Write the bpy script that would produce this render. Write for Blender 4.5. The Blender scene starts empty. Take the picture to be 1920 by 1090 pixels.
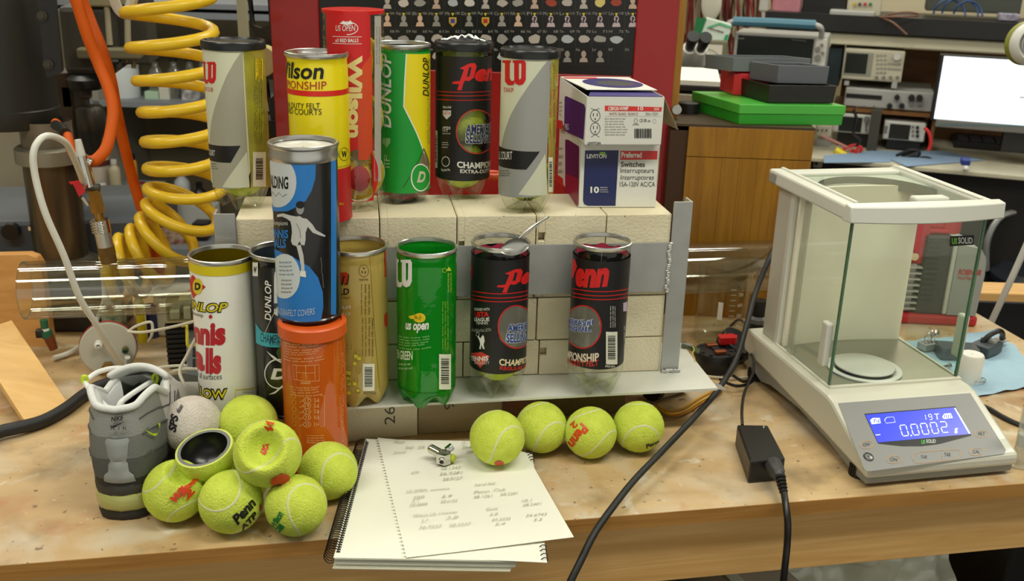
import bpy, bmesh, math, random
from math import sin, cos, tan, pi, radians, atan2, asin, sqrt, hypot
from mathutils import Vector, Matrix, noise
from mathutils.geometry import tessellate_polygon
random.seed(7)
SC = bpy.context.scene
COL = SC.collection
# ------------------------------------------------------------------ camera
FPX, PITCH, ROLL, CAMH, YAW = 1887.0, radians(19.26), radians(1.68), .630, radians(11.3)
_f0 = Vector((sin(YAW), cos(YAW), 0)); _rt = Vector((cos(YAW), -sin(YAW), 0))
FW = _f0*cos(PITCH) - Vector((0, 0, sin(PITCH))); _dn = -_rt.cross(FW)
IX = _rt*cos(ROLL) - _dn*sin(ROLL); IY = _rt*sin(ROLL) + _dn*cos(ROLL)
CAM = Vector((0, 0, CAMH))
cd = bpy.data.cameras.new('camera'); co = bpy.data.objects.new('camera', cd); COL.objects.link(co)
cd.sensor_width = 36; cd.lens = FPX/1920*36; cd.clip_start = .05; cd.clip_end = 60
co.matrix_world = Matrix(((IX.x, -IY.x, -FW.x, 0), (IX.y, -IY.y, -FW.y, 0), (IX.z, -IY.z, -FW.z, CAMH), (0, 0, 0, 1)))
cd.dof.use_dof = True; cd.dof.focus_distance = 1.22; cd.dof.aperture_fstop = 9
SC.camera = co
# ------------------------------------------------------------------ light and exposure
SC.view_settings.view_transform = 'Standard'; SC.view_settings.look = 'None'
SC.view_settings.exposure = 0.0; SC.view_settings.gamma = 1; SC.view_settings.use_curve_mapping = False
wd = bpy.data.worlds.new('room_light'); SC.world = wd; wd.use_nodes = True
wd.node_tree.nodes['Background'].inputs[0].default_value = (1.0, .965, .86, 1)
wd.node_tree.nodes['Background'].inputs[1].default_value = .66
def area(name, loc, sx, sy, power, rot=(0, 0, 0), col=(1, .975, .86)):
    l = bpy.data.lights.new(name, 'AREA'); l.shape = 'RECTANGLE'; l.size = sx; l.size_y = sy
    l.energy = power; l.color = col
    o = bpy.data.objects.new(name, l); COL.objects.link(o); o.location = loc; o.rotation_euler = rot
LAMPS = [(-.9, .55, 1.62), (.75, .55, 1.62), (-.9, 2.1, 1.62), (.75, 2.1, 1.62), (2.4, 1.3, 1.62), (2.2, 3.0, 1.62), (-.9, 3.6, 1.62), (.75, 3.6, 1.62)]
for i, (x, y, z) in enumerate(LAMPS):
    area('fluorescent_light', (x, y, z-.03), 1.2, .20, [16, 18, 13, 13, 15, 14, 14, 14][i])
SC.cycles.use_denoising = True
SC.cycles.max_bounces = 14; SC.cycles.transparent_max_bounces = 40; SC.cycles.glossy_bounces = 5
SC.cycles.transmission_bounces = 8; SC.cycles.diffuse_bounces = 4; SC.cycles.caustics_reflective = False
SC.cycles.sample_clamp_indirect = 4
# ------------------------------------------------------------------ pixel helpers (photo is 1920x1090)
def ray(x, y): return IX*((x-960)/FPX) + IY*((y-545)/FPX) + FW
def at(x, y, z=0):
    d = ray(x, y); return CAM + d*((z-CAMH)/d.z)
def atY(x, y, Y):
    d = ray(x, y); return CAM + d*(Y/d.y)
def atd(x, y, d): return CAM + ray(x, y)*d
def ppm(p): return FPX/(Vector(p)-CAM).dot(FW)
def proj(p):
    d = Vector(p)-CAM; w = d.dot(FW); return 960+FPX*d.dot(IX)/w, 545+FPX*d.dot(IY)/w
class Frame:                                    # an upright plane through a point, turned by yaw
    def __init__(s, px, py, Y, yaw):
        s.o = atY(px, py, Y); s.yaw = yaw
        s.a = Vector((cos(yaw), sin(yaw), 0)); s.n = Vector((-sin(yaw), cos(yaw), 0))
    def p(s, px, py, back=0):
        d = ray(px, py); o = s.o + s.n*back
        return CAM + d*((o-CAM).dot(s.n)/d.dot(s.n))
    def L(s, px, py, back=0):
        q = s.p(px, py, back) - s.o; return q.dot(s.a), q.z
# ------------------------------------------------------------------ materials
def lin(c): return tuple(((v/255)/12.92 if v/255 <= .04045 else ((v/255+.055)/1.055)**2.4) for v in c[:3]) + (1,)
_mats = {}
def mat(name, c=(200, 200, 200), rough=.5, metal=0, bump=0, bs=200, var=0, vs=12, c2=None, coat=0, emit=0, alpha=None, spec=.5, stretch=None, sheen=0, aniso=0):
    if name in _mats: return _mats[name]
    m = bpy.data.materials.new(name); m.use_nodes = True; nt = m.node_tree; N = nt.nodes; Lk = nt.links.new
    b = N['Principled BSDF']; c = lin(c)
    b.inputs['Base Color'].default_value = c; b.inputs['Roughness'].default_value = rough
    b.inputs['Metallic'].default_value = metal; b.inputs['Specular IOR Level'].default_value = spec
    b.inputs['Coat Weight'].default_value = coat; b.inputs['Coat Roughness'].default_value = .08
    if sheen: b.inputs['Sheen Weight'].default_value = sheen; b.inputs['Sheen Roughness'].default_value = .6; b.inputs['Sheen Tint'].default_value = c
    tc = N.new('ShaderNodeTexCoord'); mp = N.new('ShaderNodeMapping'); Lk(tc.outputs['Object'], mp.inputs[0])
    if stretch: mp.inputs['Scale'].default_value = stretch
    if var or c2:
        n = N.new('ShaderNodeTexNoise'); n.inputs['Scale'].default_value = vs; n.inputs['Detail'].default_value = 6
        Lk(mp.outputs[0], n.inputs['Vector'])
        r = N.new('ShaderNodeMapRange'); r.inputs[1].default_value = .35; r.inputs[2].default_value = .65
        Lk(n.outputs[0], r.inputs[0])
        mx = N.new('ShaderNodeMix'); mx.data_type = 'RGBA'; Lk(r.outputs[0], mx.inputs[0])
        d = lin(c2) if c2 else tuple(v*(1-var) for v in c[:3]) + (1,)
        mx.inputs[6].default_value = c; mx.inputs[7].default_value = d
        Lk(mx.outputs[2], b.inputs['Base Color'])
    if bump:
        n = N.new('ShaderNodeTexNoise'); n.inputs['Scale'].default_value = bs; n.inputs['Detail'].default_value = 4
        Lk(mp.outputs[0], n.inputs['Vector'])
        bp = N.new('ShaderNodeBump'); bp.inputs['Strength'].default_value = bump; bp.inputs['Distance'].default_value = .002
        Lk(n.outputs[0], bp.inputs['Height']); Lk(bp.outputs[0], b.inputs['Normal'])
    if emit:
        b.inputs['Emission Color'].default_value = c; b.inputs['Emission Strength'].default_value = emit
    if alpha is not None: b.inputs['Alpha'].default_value = alpha
    _mats[name] = m; return m
def clear(name, tint=(250, 252, 248), refl=.10, edge=.5, rough=.03, body=0, bcol=(255, 255, 255), wav=0):
    """thin clear sheet: see-through, mirror-like at grazing angles, optional milky body"""
    if name in _mats: return _mats[name]
    m = bpy.data.materials.new(name); m.use_nodes = True; nt = m.node_tree; N = nt.nodes; Lk = nt.links.new
    N.remove(N['Principled BSDF']); out = N['Material Output']
    tr = N.new('ShaderNodeBsdfTransparent'); tr.inputs[0].default_value = lin(tint)
    gl = N.new('ShaderNodeBsdfGlossy'); gl.inputs['Roughness'].default_value = rough
    lw = N.new('ShaderNodeLayerWeight'); lw.inputs[0].default_value = .35
    r = N.new('ShaderNodeMapRange'); r.inputs[3].default_value = refl; r.inputs[4].default_value = edge
    pw = N.new('ShaderNodeMath'); pw.operation = 'POWER'; pw.inputs[1].default_value = 1.8
    Lk(lw.outputs['Facing'], pw.inputs[0]); Lk(pw.outputs[0], r.inputs[0])
    if wav:
        tc = N.new('ShaderNodeTexCoord'); n = N.new('ShaderNodeTexNoise'); n.inputs['Scale'].default_value = 60
        Lk(tc.outputs['Object'], n.inputs['Vector']); bp = N.new('ShaderNodeBump'); bp.inputs['Strength'].default_value = wav
        bp.inputs['Distance'].default_value = .003; Lk(n.outputs[0], bp.inputs['Height']); Lk(bp.outputs[0], gl.inputs['Normal'])
    src = tr
    if body:
        df = N.new('ShaderNodeBsdfDiffuse'); df.inputs[0].default_value = lin(bcol)
        mb = N.new('ShaderNodeMixShader'); mb.inputs[0].default_value = body
        Lk(tr.outputs[0], mb.inputs[1]); Lk(df.outputs[0], mb.inputs[2]); src = mb
    mx = N.new('ShaderNodeMixShader'); Lk(r.outputs[0], mx.inputs[0]); Lk(src.outputs[0], mx.inputs[1]); Lk(gl.outputs[0], mx.inputs[2])
    Lk(mx.outputs[0], out.inputs[0]); _mats[name] = m; return m
def ink(c, rough=.4):                             # flat print
    k = 'print_%02x%02x%02x' % tuple(c)
    return mat(k, c, rough, coat=0)
# ------------------------------------------------------------------ meshes
class MB:
    def __init__(s): s.v = []; s.f = []; s.mi = []; s.sm = []
    def add(s, vs, fs, mi=0, smooth=False, M=None):
        o = len(s.v)
        s.v += [tuple(M @ Vector(v)) if M else tuple(v) for v in vs]
        for f in fs: s.f.append(tuple(o+i for i in f)); s.mi.append(mi); s.sm.append(smooth)
        return s
    def box(s, x0, x1, y0, y1, z0, z1, mi=0, M=None):
        vs = [(x, y, z) for z in (z0, z1) for y in (y0, y1) for x in (x0, x1)]
        return s.add(vs, [(0, 2, 3, 1), (4, 5, 7, 6), (0, 1, 5, 4), (2, 6, 7, 3), (0, 4, 6, 2), (1, 3, 7, 5)], mi, False, M)
    def hexa(s, b, t, mi=0):                       # 4 bottom + 4 top points, ccw
        return s.add(list(b)+list(t), [(3, 2, 1, 0), (4, 5, 6, 7), (0, 1, 5, 4), (1, 2, 6, 5), (2, 3, 7, 6), (3, 0, 4, 7)], mi)
    def lathe(s, prof, n=32, mi=0, M=None, cap0=False, cap1=False, mis=None):
        vs = []; fs = []; k = len(prof)
        for i in range(n):
            a = 2*pi*i/n; vs += [(r*cos(a), r*sin(a), z) for r, z in prof]
        o = len(s.v); s.v += [tuple(M @ Vector(v)) if M else v for v in vs]
        for i in range(n):
            j = (i+1) % n
            for q in range(k-1):
                s.f.append((o+i*k+q, o+j*k+q, o+j*k+q+1, o+i*k+q+1)); s.mi.append(mis[q] if mis else mi); s.sm.append(True)
        if cap0: s.f.append(tuple(o+i*k for i in reversed(range(n)))); s.mi.append(mis[0] if mis else mi); s.sm.append(False)
        if cap1: s.f.append(tuple(o+i*k+k-1 for i in range(n))); s.mi.append(mis[-1] if mis else mi); s.sm.append(False)
        return s
    def cyl(s, p0, p1, r0, r1=None, n=20, mi=0, cap=True):
        p0 = Vector(p0); p1 = Vector(p1); r1 = r0 if r1 is None else r1
        d = p1-p0; M = Matrix.Translation(p0) @ d.to_track_quat('Z', 'Y').to_matrix().to_4x4()
        return s.lathe([(r0, 0), (r1, d.length)], n, mi, M, cap, cap)
    def tube(s, pts, r, n=8, mi=0, smooth=4, cap=True, closed=False, radii=None):
        P = [Vector(p) for p in pts]
        if smooth > 1 and len(P) > 2: P = crom(P, smooth, closed)
        if radii: R = [radii[min(len(radii)-1, int(i*len(radii)/len(P)))] for i in range(len(P))]
        else: R = [r]*len(P)
        m = len(P); t = [(P[(i+1) % m if closed else min(i+1, m-1)]-P[(i-1) % m if closed else max(i-1, 0)]).normalized() for i in range(m)]
        u = t[0].orthogonal().normalized(); vs = []
        for i in range(m):
            u = (u - t[i]*u.dot(t[i])); u = u.normalized() if u.length > 1e-6 else t[i].orthogonal().normalized(); w = t[i].cross(u)
            vs += [P[i] + (u*cos(2*pi*k/n)+w*sin(2*pi*k/n))*R[i] for k in range(n)]
        fs = []
        for i in range(m if closed else m-1):
            a = i*n; b = ((i+1) % m)*n
            fs += [(a+k, a+(k+1) % n, b+(k+1) % n, b+k) for k in range(n)]
        s.add(vs, fs, mi, True)
        if cap and not closed: s.add(vs[:n], [tuple(reversed(range(n)))], mi); s.add(vs[-n:], [tuple(range(n))], mi)
        return s
    def prism(s, poly, z0, z1, mi=0, M=None, mi_top=None):
        n = len(poly); vs = [(x, y, z0) for x, y in poly]+[(x, y, z1) for x, y in poly]
        s.add(vs, [(i, (i+1) % n, n+(i+1) % n, n+i) for i in range(n)]+[tuple(reversed(range(n)))], mi, False, M)
        return s.add([v for v in vs[n:]], [tuple(range(n))], mi if mi_top is None else mi_top, False, M)
    def sphere(s, c, r, n=24, m=14, mi=0, sc=(1, 1, 1), M=None):
        prof = [(max(1e-5, r*sin(pi*i/m)), -r*cos(pi*i/m)) for i in range(m+1)]
        T = Matrix.Translation(Vector(c)) @ Matrix.Diagonal((*sc, 1))
        return s.lathe(prof, n, mi, M @ T if M else T)
    def torus(s, c, R, r, n=32, m=8, mi=0, M=None):
        T = Matrix.Translation(Vector(c)); T = M @ T if M else T
        return s.lathe([(R+r*cos(2*pi*i/m), r*sin(2*pi*i/m)) for i in range(m+1)], n, mi, T)
    def quad(s, a, b, c, d, mi=0): return s.add([a, b, c, d], [(0, 1, 2, 3)], mi)
    def build(s, name, mats, parent=None, bevel=0, ang=38, M=None, **tags):
        mats = mats if isinstance(mats, (list, tuple)) else [mats]
        me = bpy.data.meshes.new(name); org = Vector((0, 0, 0)); V = s.v
        if parent is None and M is None and V:
            xs = [v[0] for v in V]; ys = [v[1] for v in V]; zs = [v[2] for v in V]
            org = Vector(((min(xs)+max(xs))/2, (min(ys)+max(ys))/2, min(zs)))
            V = [(v[0]-org.x, v[1]-org.y, v[2]-org.z) for v in V]
        me.from_pydata(V, [], s.f); me.polygons.foreach_set('material_index', s.mi)
        me.polygons.foreach_set('use_smooth', s.sm)
        for m in mats: me.materials.append(m)
        me.update()
        if any(s.sm):
            try: me.set_sharp_from_angle(angle=radians(ang))
            except Exception: pass
        o = bpy.data.objects.new(name, me); COL.objects.link(o)
        if parent is not None: o.parent = parent
        elif M is None: o.location = org
        if M is not None: o.matrix_local = M
        if bevel:
            b = o.modifiers.new('bevel', 'BEVEL'); b.width = bevel; b.segments = 2; b.limit_method = 'ANGLE'; b.angle_limit = radians(40)
            b.harden_normals = False
        for k, v in tags.items():
            if v: o[k] = v
        return o
def crom(P, k, closed=False):
    out = []; m = len(P)
    for i in range(m if closed else m-1):
        g = (lambda j: P[j % m]) if closed else (lambda j: P[max(0, min(m-1, j))])
        a, b, c, d = g(i-1), g(i), g(i+1), g(i+2)
        for q in range(k):
            t = q/k; out.append(.5*((2*b)+(c-a)*t+(2*a-5*b+4*c-d)*t*t+(3*b-a-3*c+d)*t**3))
    if not closed: out.append(P[-1])
    return out
def thing(name, label, cat, loc=(0, 0, 0), rotz=0, group=None):
    o = bpy.data.objects.new(name, None); COL.objects.link(o); o.empty_display_size = .02
    o.location = loc; o.rotation_euler = (0, 0, rotz); o['label'] = label; o['category'] = cat
    if group: o['group'] = group
    return o
def tag(o, label, cat, group=None):
    o['label'] = label; o['category'] = cat
    if group: o['group'] = group
    return o
def struct(o): o['kind'] = 'structure'; return o
def dup(root, loc, rot=None, label=None):
    r = root.copy(); COL.objects.link(r); r.location = loc
    if rot is not None: r.rotation_euler = rot
    if label: r['label'] = label
    for ch in root.children:
        c = ch.copy(); COL.objects.link(c); c.parent = r
        for g in ch.children:
            d = g.copy(); COL.objects.link(d); d.parent = c
    return r
# ------------------------------------------------------------------ flat print laid on surfaces
_txt = {}
def text_mesh(body, shear=0, bold=0, space=1):
    k = (body, shear, bold, space)
    if k not in _txt:
        cu = bpy.data.curves.new('lettering', 'FONT'); cu.body = body; cu.size = 1; cu.shear = shear; cu.offset = bold
        cu.space_character = space; cu.resolution_u = 3; cu.fill_mode = 'FRONT'
        ob = bpy.data.objects.new('lettering', cu); me = bpy.data.meshes.new_from_object(ob)
        V = [(v.co.x, v.co.y) for v in me.vertices]; F = [tuple(p.vertices) for p in me.polygons]
        bpy.data.objects.remove(ob); bpy.data.curves.remove(cu); bpy.data.meshes.remove(me)
        xs = [v[0] for v in V] or [0]; ys = [v[1] for v in V] or [0]
        _txt[k] = (V, F, min(xs), max(xs), min(ys), max(ys))
    return _txt[k]
class Dec:
    """2D print in metres (u right, v up); wrapped by a mapping when built. P turns photo pixels into (u, v)."""
    def __init__(s, P=lambda x, y: (x, y)): s.P = P; s.fs = {}
    def _add(s, V, F, c, lay, name='print'):
        L = s.fs.setdefault(name, {}).setdefault(tuple(c) if not hasattr(c, 'name') else c, ([], []))
        o = len(L[0]); L[0].extend((u, v, lay) for u, v in V); L[1].extend(tuple(o+i for i in f) for f in F)
    def poly(s, pts, c, lay=1, name='print', raw=False):
        V = list(pts) if raw else [s.P(*p) for p in pts]
        F = tessellate_polygon([[Vector((u, v, 0)) for u, v in V]])
        s._add(V, [tuple(f) for f in F], c, lay, name)
    def rect(s, x0, y0, x1, y1, c, lay=1, name='print', raw=False): s.poly([(x0, y0), (x1, y0), (x1, y1), (x0, y1)], c, lay, name, raw)
    def ell(s, x, y, rx, ry, c, lay=1, name='print', n=28, a0=0, a1=2*pi, raw=False, rot=0):
        s.poly([(x+rx*cos(t)*cos(rot)-ry*sin(t)*sin(rot), y+rx*cos(t)*sin(rot)+ry*sin(t)*cos(rot)) for t in [a0+(a1-a0)*i/n for i in range(n)]], c, lay, name, raw)
    def line(s, pts, w, c, lay=1, name='print', raw=False, closed=False):  # w in metres
        P = [Vector(p if raw else s.P(*p)) for p in pts]
        if closed: P.append(P[0])
        V = []; 
        for i, p in enumerate(P):
            d = (P[min(i+1, len(P)-1)]-P[max(i-1, 0)])
            if closed and i in (0, len(P)-1): d = P[1]-P[-2]
            d = d.normalized() if d.length else Vector((1, 0)); n = Vector((-d.y, d.x))*w/2
            V += [tuple(p+n), tuple(p-n)]
        s._add(V, [(2*i, 2*i+1, 2*i+3, 2*i+2) for i in range(len(P)-1)], c, lay, name)
    def ring(s, x, y, rx, ry, w, c, lay=1, name='print', a0=0, a1=2*pi, n=30, rot=0):
        s.line([(x+rx*cos(t)*cos(rot)-ry*sin(t)*sin(rot), y+rx*cos(t)*sin(rot)+ry*sin(t)*cos(rot)) for t in [a0+(a1-a0)*i/n for i in range(n+1)]], w, c, lay, name)
    def textd(s, body, x, y, dx, dy, h, c, lay=2, shear=0, bold=0, name='lettering', space=1):
        """words starting at pixel (x, y) on the baseline, running along (dx, dy), h pixels tall"""
        L = hypot(dx, dy); ux, uy = dy/L*h, -dx/L*h
        s.text(body, 0, 0, 0, 0, c, lay, 0, shear, bold, name, space=space, quad=[(x+ux, y+uy), (x+dx+ux, y+dy+uy), (x, y), (x+dx, y+dy)])
    def text(s, body, x0, y0, x1, y1, c, lay=2, rot=0, shear=0, bold=.0, name='lettering', raw=False, space=1, quad=None):
        """fit the words in the box of corner pixels (x0,y0) top-left, (x1,y1) bottom-right; rot 90 reads upward"""
        V, F, a, b, d, e = text_mesh(body, shear, bold, space)
        A, B = (x0, y0), (x1, y1)
        out = []
        cs = [s.P(x0, y0), s.P(x1, y0), s.P(x0, y1), s.P(x1, y1)] if not raw else [(x0, y0), (x1, y0), (x0, y1), (x1, y1)]
        if quad: cs = [s.P(*q) for q in quad]
        tl, tr, bl, br = cs
        for X, Y in V:
            p = (X-a)/max(1e-6, b-a); q = (Y-d)/max(1e-6, e-d)
            if rot == 90: p, q = 1-q, p
            elif rot == -90: p, q = q, 1-p
            elif rot == 180: p, q = 1-p, 1-q
            u = (tl[0]*(1-p)+tr[0]*p)*q + (bl[0]*(1-p)+br[0]*p)*(1-q)
            v = (tl[1]*(1-p)+tr[1]*p)*q + (bl[1]*(1-p)+br[1]*p)*(1-q)
            out.append((u, v))
        s._add(out, F, c, lay, name)
    def lines(s, x0, y0, x1, y1, n, c, lay=2, rot=0, name='lettering'):
        """n lines of tiny unreadable print"""
        W = 'lorna meter oils tune carpet sonar unit stone lace norm tea solo mint ear'.split()
        for i in range(n):
            t = ' '.join(random.choice(W) for _ in range(4))
            if rot: xa = x0+(x1-x0)*i/n; s.text(t, xa, y0, xa+(x1-x0)/n*.6, y1, c, lay, 90, name=name)
            else: ya = y0+(y1-y0)*i/n; s.text(t, x0, ya, x1-(x1-x0)*random.random()*.25, ya+(y1-y0)/n*.6, c, lay, name=name)
    def barcode(s, x0, y0, x1, y1, lay=2, vert=False, name='barcode', back=True):
        if back: s.rect(x0, y0, x1, y1, (222, 224, 205), lay, name)
        mx, my = (x1-x0)*.12, (y1-y0)*.12; rr = random.Random(3); t = 0
        while t < .95:
            w = rr.choice([.02, .03, .05])
            if vert: s.rect(x0+mx*1.3, y0+my+(y1-y0-2*my)*t, x1-mx*1.5, y0+my+(y1-y0-2*my)*(t+w), (25, 25, 25), lay+1, name)
            else: s.rect(x0+mx+(x1-x0-2*mx)*t, y0+my, x0+mx+(x1-x0-2*mx)*(t+w), y1-my*1.6, (25, 25, 25), lay+1, name)
            t += w+rr.choice([.02, .035])
    def build(s, mp, parent, cut=None, cutv=None, eps=.00012, rough=.4, thin=True):
        """one object per print name; mp(u, v, height) -> local point"""
        res = []
        for name, cols in s.fs.items():
            bm = bmesh.new(); mats = []
            for k, (V, F) in cols.items():
                mats.append(k if hasattr(k, 'name') else ink(k, rough)); mi = len(mats)-1
                vs = [bm.verts.new(v) for v in V]
                for f in F:
                    if len(set(f)) < 3: continue
                    try: fc = bm.faces.new([vs[i] for i in f]); fc.material_index = mi
                    except ValueError: pass
            for ax, st in ((0, cut), (1, cutv)):
                if not st: continue
                xs = [v.co[ax] for v in bm.verts]
                if not xs: continue
                lo, hi = min(xs), max(xs); q = math.floor(lo/st)+1
                while q*st < hi:
                    co_ = [0, 0, 0]; no = [0, 0, 0]; co_[ax] = q*st; no[ax] = 1
                    bmesh.ops.bisect_plane(bm, geom=bm.verts[:]+bm.edges[:]+bm.faces[:], dist=1e-7, plane_co=co_, plane_no=no); q += 1
            for v in bm.verts: v.co = mp(v.co.x, v.co.y, eps*v.co.z)
            me = bpy.data.meshes.new(name); bm.to_mesh(me); bm.free()
            for m in mats: me.materials.append(m)
            o = bpy.data.objects.new(name, me); COL.objects.link(o); o.parent = parent; res.append(o)
            if name in ('lettering', 'barcode', 'block_pattern', 'ball_icons', 'racket_icons', 'segments', 'handwriting', 'scale_marks'): o['kind'] = 'stuff'
        return res
class Plane:
    """flat face through o with axes a (right) and b (up); P turns photo pixels into (u, v) on it"""
    def __init__(s, o, a, b): s.o = Vector(o); s.a = Vector(a).normalized(); s.b = Vector(b).normalized(); s.n = s.b.cross(s.a).normalized()*-1
    def P(s, px, py):
        d = ray(px, py); q = CAM+d*((s.o-CAM).dot(s.n)/d.dot(s.n))-s.o; return q.dot(s.a), q.dot(s.b)
    def W(s, px, py, h=0): u, v = s.P(px, py); return s.o+s.a*u+s.b*v+s.n*h
    def mp(s, inv=None, lift=0):
        def f(u, v, h):
            w = s.o+s.a*u+s.b*v+s.n*(h+lift); return inv @ w if inv else w
        return f
def face_map(M):                                   # flat print: u,v on the x,z plane of M, lifted toward -y
    return lambda u, v, h: M @ Vector((u, -h, v))
# ------------------------------------------------------------------ palette
M_alu = mat('brushed_aluminium', (196, 198, 194), .34, .9, bump=.08, bs=400, stretch=(1, .05, 1), var=.10, vs=30)
M_steel = mat('grey_steel', (178, 180, 176), .45, .55, bump=.05, bs=300, var=.12, vs=25)
M_weld = mat('weld_bead', (205, 206, 200), .4, .8, bump=1, bs=300)
M_rim = mat('can_rim_metal', (205, 205, 200), .28, .95)
M_white = mat('white_plastic', (226, 226, 216), .4)
M_black = mat('black_plastic', (22, 22, 21), .38)
M_black2 = mat('black_rubber', (28, 29, 28), .55)
M_chrome = mat('chrome', (215, 215, 212), .12, 1)
M_red = mat('red_plastic', (190, 22, 26), .4)
M_brass = mat('brass', (165, 125, 60), .3, .9)
M_pet = clear('clear_pet', (250, 252, 247), .06, .6, .05, wav=.4)
M_petlid = mat('black_lid_plastic', (24, 26, 28), .3)
# ------------------------------------------------------------------ room shell
M_wallp = mat('painted_wall', (186, 180, 160), .8, bump=.1, bs=80, var=.06)
M_floor = mat('dark_floor', (58, 54, 50), .6, var=.3, vs=3)
struct(MB().box(-4, 6, -2.2, 7, -.95, -.90).build('floor', M_floor))
struct(MB().box(-4, 6, -2.2, 7, 1.75, 1.8).build('ceiling', mat('ceiling_paint', (225, 222, 208), .9)))
struct(MB().box(-4, 6, 5.6, 5.7, -.9, 1.75).build('wall_back', M_wallp))
struct(MB().box(-2.6, -2.5, -2.2, 5.6, -.9, 1.75).build('wall_left', M_wallp))
struct(MB().box(5.4, 5.5, -2.2, 5.6, -.9, 1.75).build('wall_right', M_wallp))
for i, (x, y, z) in enumerate(LAMPS):
    l = thing('ceiling_lamp', 'ceiling fluorescent fixture above the workshop, out of the frame', 'lamp', (x, y, z), 0, 'ceiling fluorescent fixtures')
    MB().box(-.66, .66, -.14, .14, 0, .13).build('housing', M_white, l)
    for s in (-1, 1): MB().cyl((-.6, s*.06, .0), (.6, s*.06, .0), .013, n=12).build('tube', mat('lamp_tube', (255, 250, 235), .5, emit=3), l)
# ------------------------------------------------------------------ workbench
def wood(name, c1, c2, sc=(1, 14, 14), rough=.5, bump=.15, dark=None, stains=False):
    m = bpy.data.materials.new(name); m.use_nodes = True; nt = m.node_tree; N = nt.nodes; Lk = nt.links.new
    b = N['Principled BSDF']; b.inputs['Roughness'].default_value = rough
    tc = N.new('ShaderNodeTexCoord'); mp = N.new('ShaderNodeMapping'); mp.inputs['Scale'].default_value = sc
    Lk(tc.outputs['Object'], mp.inputs[0])
    n = N.new('ShaderNodeTexNoise'); n.inputs['Scale'].default_value = 4; n.inputs['Detail'].default_value = 8; n.inputs['Distortion'].default_value = 1.2
    Lk(mp.outputs[0], n.inputs['Vector'])
    mx = N.new('ShaderNodeMix'); mx.data_type = 'RGBA'; mx.inputs[6].default_value = lin(c1); mx.inputs[7].default_value = lin(c2)
    r = N.new('ShaderNodeMapRange'); r.inputs[1].default_value = .35; r.inputs[2].default_value = .68
    Lk(n.outputs[0], r.inputs[0]); Lk(r.outputs[0], mx.inputs[0]); last = mx.outputs[2]
    def layer(scale, lo, hi, col, stretch=(1, 1, 1), amt=1.0, det=5, off=0, dist=0):
        nonlocal last
        q = N.new('ShaderNodeMapping'); q.inputs['Scale'].default_value = stretch; q.inputs['Location'].default_value = (off, off*1.7, 0)
        Lk(tc.outputs['Object'], q.inputs[0])
        t = N.new('ShaderNodeTexNoise'); t.inputs['Scale'].default_value = scale; t.inputs['Detail'].default_value = det; t.inputs['Distortion'].default_value = dist
        Lk(q.outputs[0], t.inputs['Vector'])
        g = N.new('ShaderNodeMapRange'); g.inputs[1].default_value = lo; g.inputs[2].default_value = hi; g.inputs[4].default_value = amt
        Lk(t.outputs[0], g.inputs[0]); x = N.new('ShaderNodeMix'); x.data_type = 'RGBA'
        Lk(g.outputs[0], x.inputs[0]); Lk(last, x.inputs[6]); x.inputs[7].default_value = lin(col); last = x.outputs[2]
    if stains:
        layer(3.2, .50, .68, (176, 140, 92), amt=.55)
        layer(7, .52, .70, (150, 118, 78), amt=.65, off=3, dist=1)
        layer(10, .50, .70, (206, 200, 182), amt=.6, off=9, det=9, dist=.6); layer(26, .62, .70, (222, 218, 202), amt=.5, off=19, det=9, dist=.6)
        layer(12, .56, .72, (112, 96, 68), amt=.6, off=5, det=8)
        layer(9, .60, .74, (176, 104, 66), amt=.6, off=14, det=7, dist=.8)
        layer(42, .69, .74, (84, 66, 44), amt=.7, off=20, det=3)
        layer(110, .69, .73, (52, 40, 28), amt=.75, off=31, det=2)
        layer(90, .70, .74, (214, 208, 188), amt=.6, off=41, det=3)
    Lk(last, b.inputs['Base Color'])
    bp = N.new('ShaderNodeBump'); bp.inputs['Strength'].default_value = bump; bp.inputs['Distance'].default_value = .002
    Lk(n.outputs[0], bp.inputs['Height']); Lk(bp.outputs[0], b.inputs['Normal'])
    return m
M_top = wood('worn_bench_top', (204, 176, 130), (184, 154, 108), (1.2, 5, 1), .5, .10, stains=True)
M_rail = wood('pine_rail', (228, 184, 118), (210, 162, 94), (.9, 14, 16), .5, .2)
M_edge = wood('bench_edge', (184, 134, 66), (164, 114, 50), (.9, 14, 16), .5, .2)
M_board = wood('light_board', (228, 186, 118), (214, 168, 100), (1, 9, 12), .45, .12)
M_board2 = wood('plywood', (214, 160, 92), (196, 140, 72), (2, 9, 9), .5, .12)
M_orange = wood('orange_pine', (156, 110, 24), (134, 90, 14), (16, 16, 1.2), .45, .15)
bench = thing('workbench', 'worn wooden workbench with stained top carrying all the cans and balls', 'workbench', (.3, 1.25, -.9))
WB = Matrix.Translation((-.3, -1.25, .9))
def wbp(mb, name, m, **k):
    mb.v = [tuple(WB @ Vector(v)) for v in mb.v]; return mb.build(name, m, bench, **k)
YF = .974
wbp(MB().box(-1.35, 1.187, YF, 1.86, -.018, 0), 'tabletop', [M_top])
wbp(MB().box(-1.35, 1.187, YF-.0006, YF, -.0185, -.0004), 'front_edge', [M_edge])
wbp(MB().box(-1.35, 1.187, YF+.012, YF+.05, -.105, -.018), 'front_rail', [M_rail], bevel=.001)
wbp(MB().box(1.14, 1.18, YF+.05, 1.8, -.105, -.018), 'side_rail', [M_rail], bevel=.001)
for x in (-1.3, 1.07):
    for y in (YF+.055, 1.7): wbp(MB().box(x, x+.07, y, y+.07, -.9, -.018), 'leg', [M_rail], bevel=.002)
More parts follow.
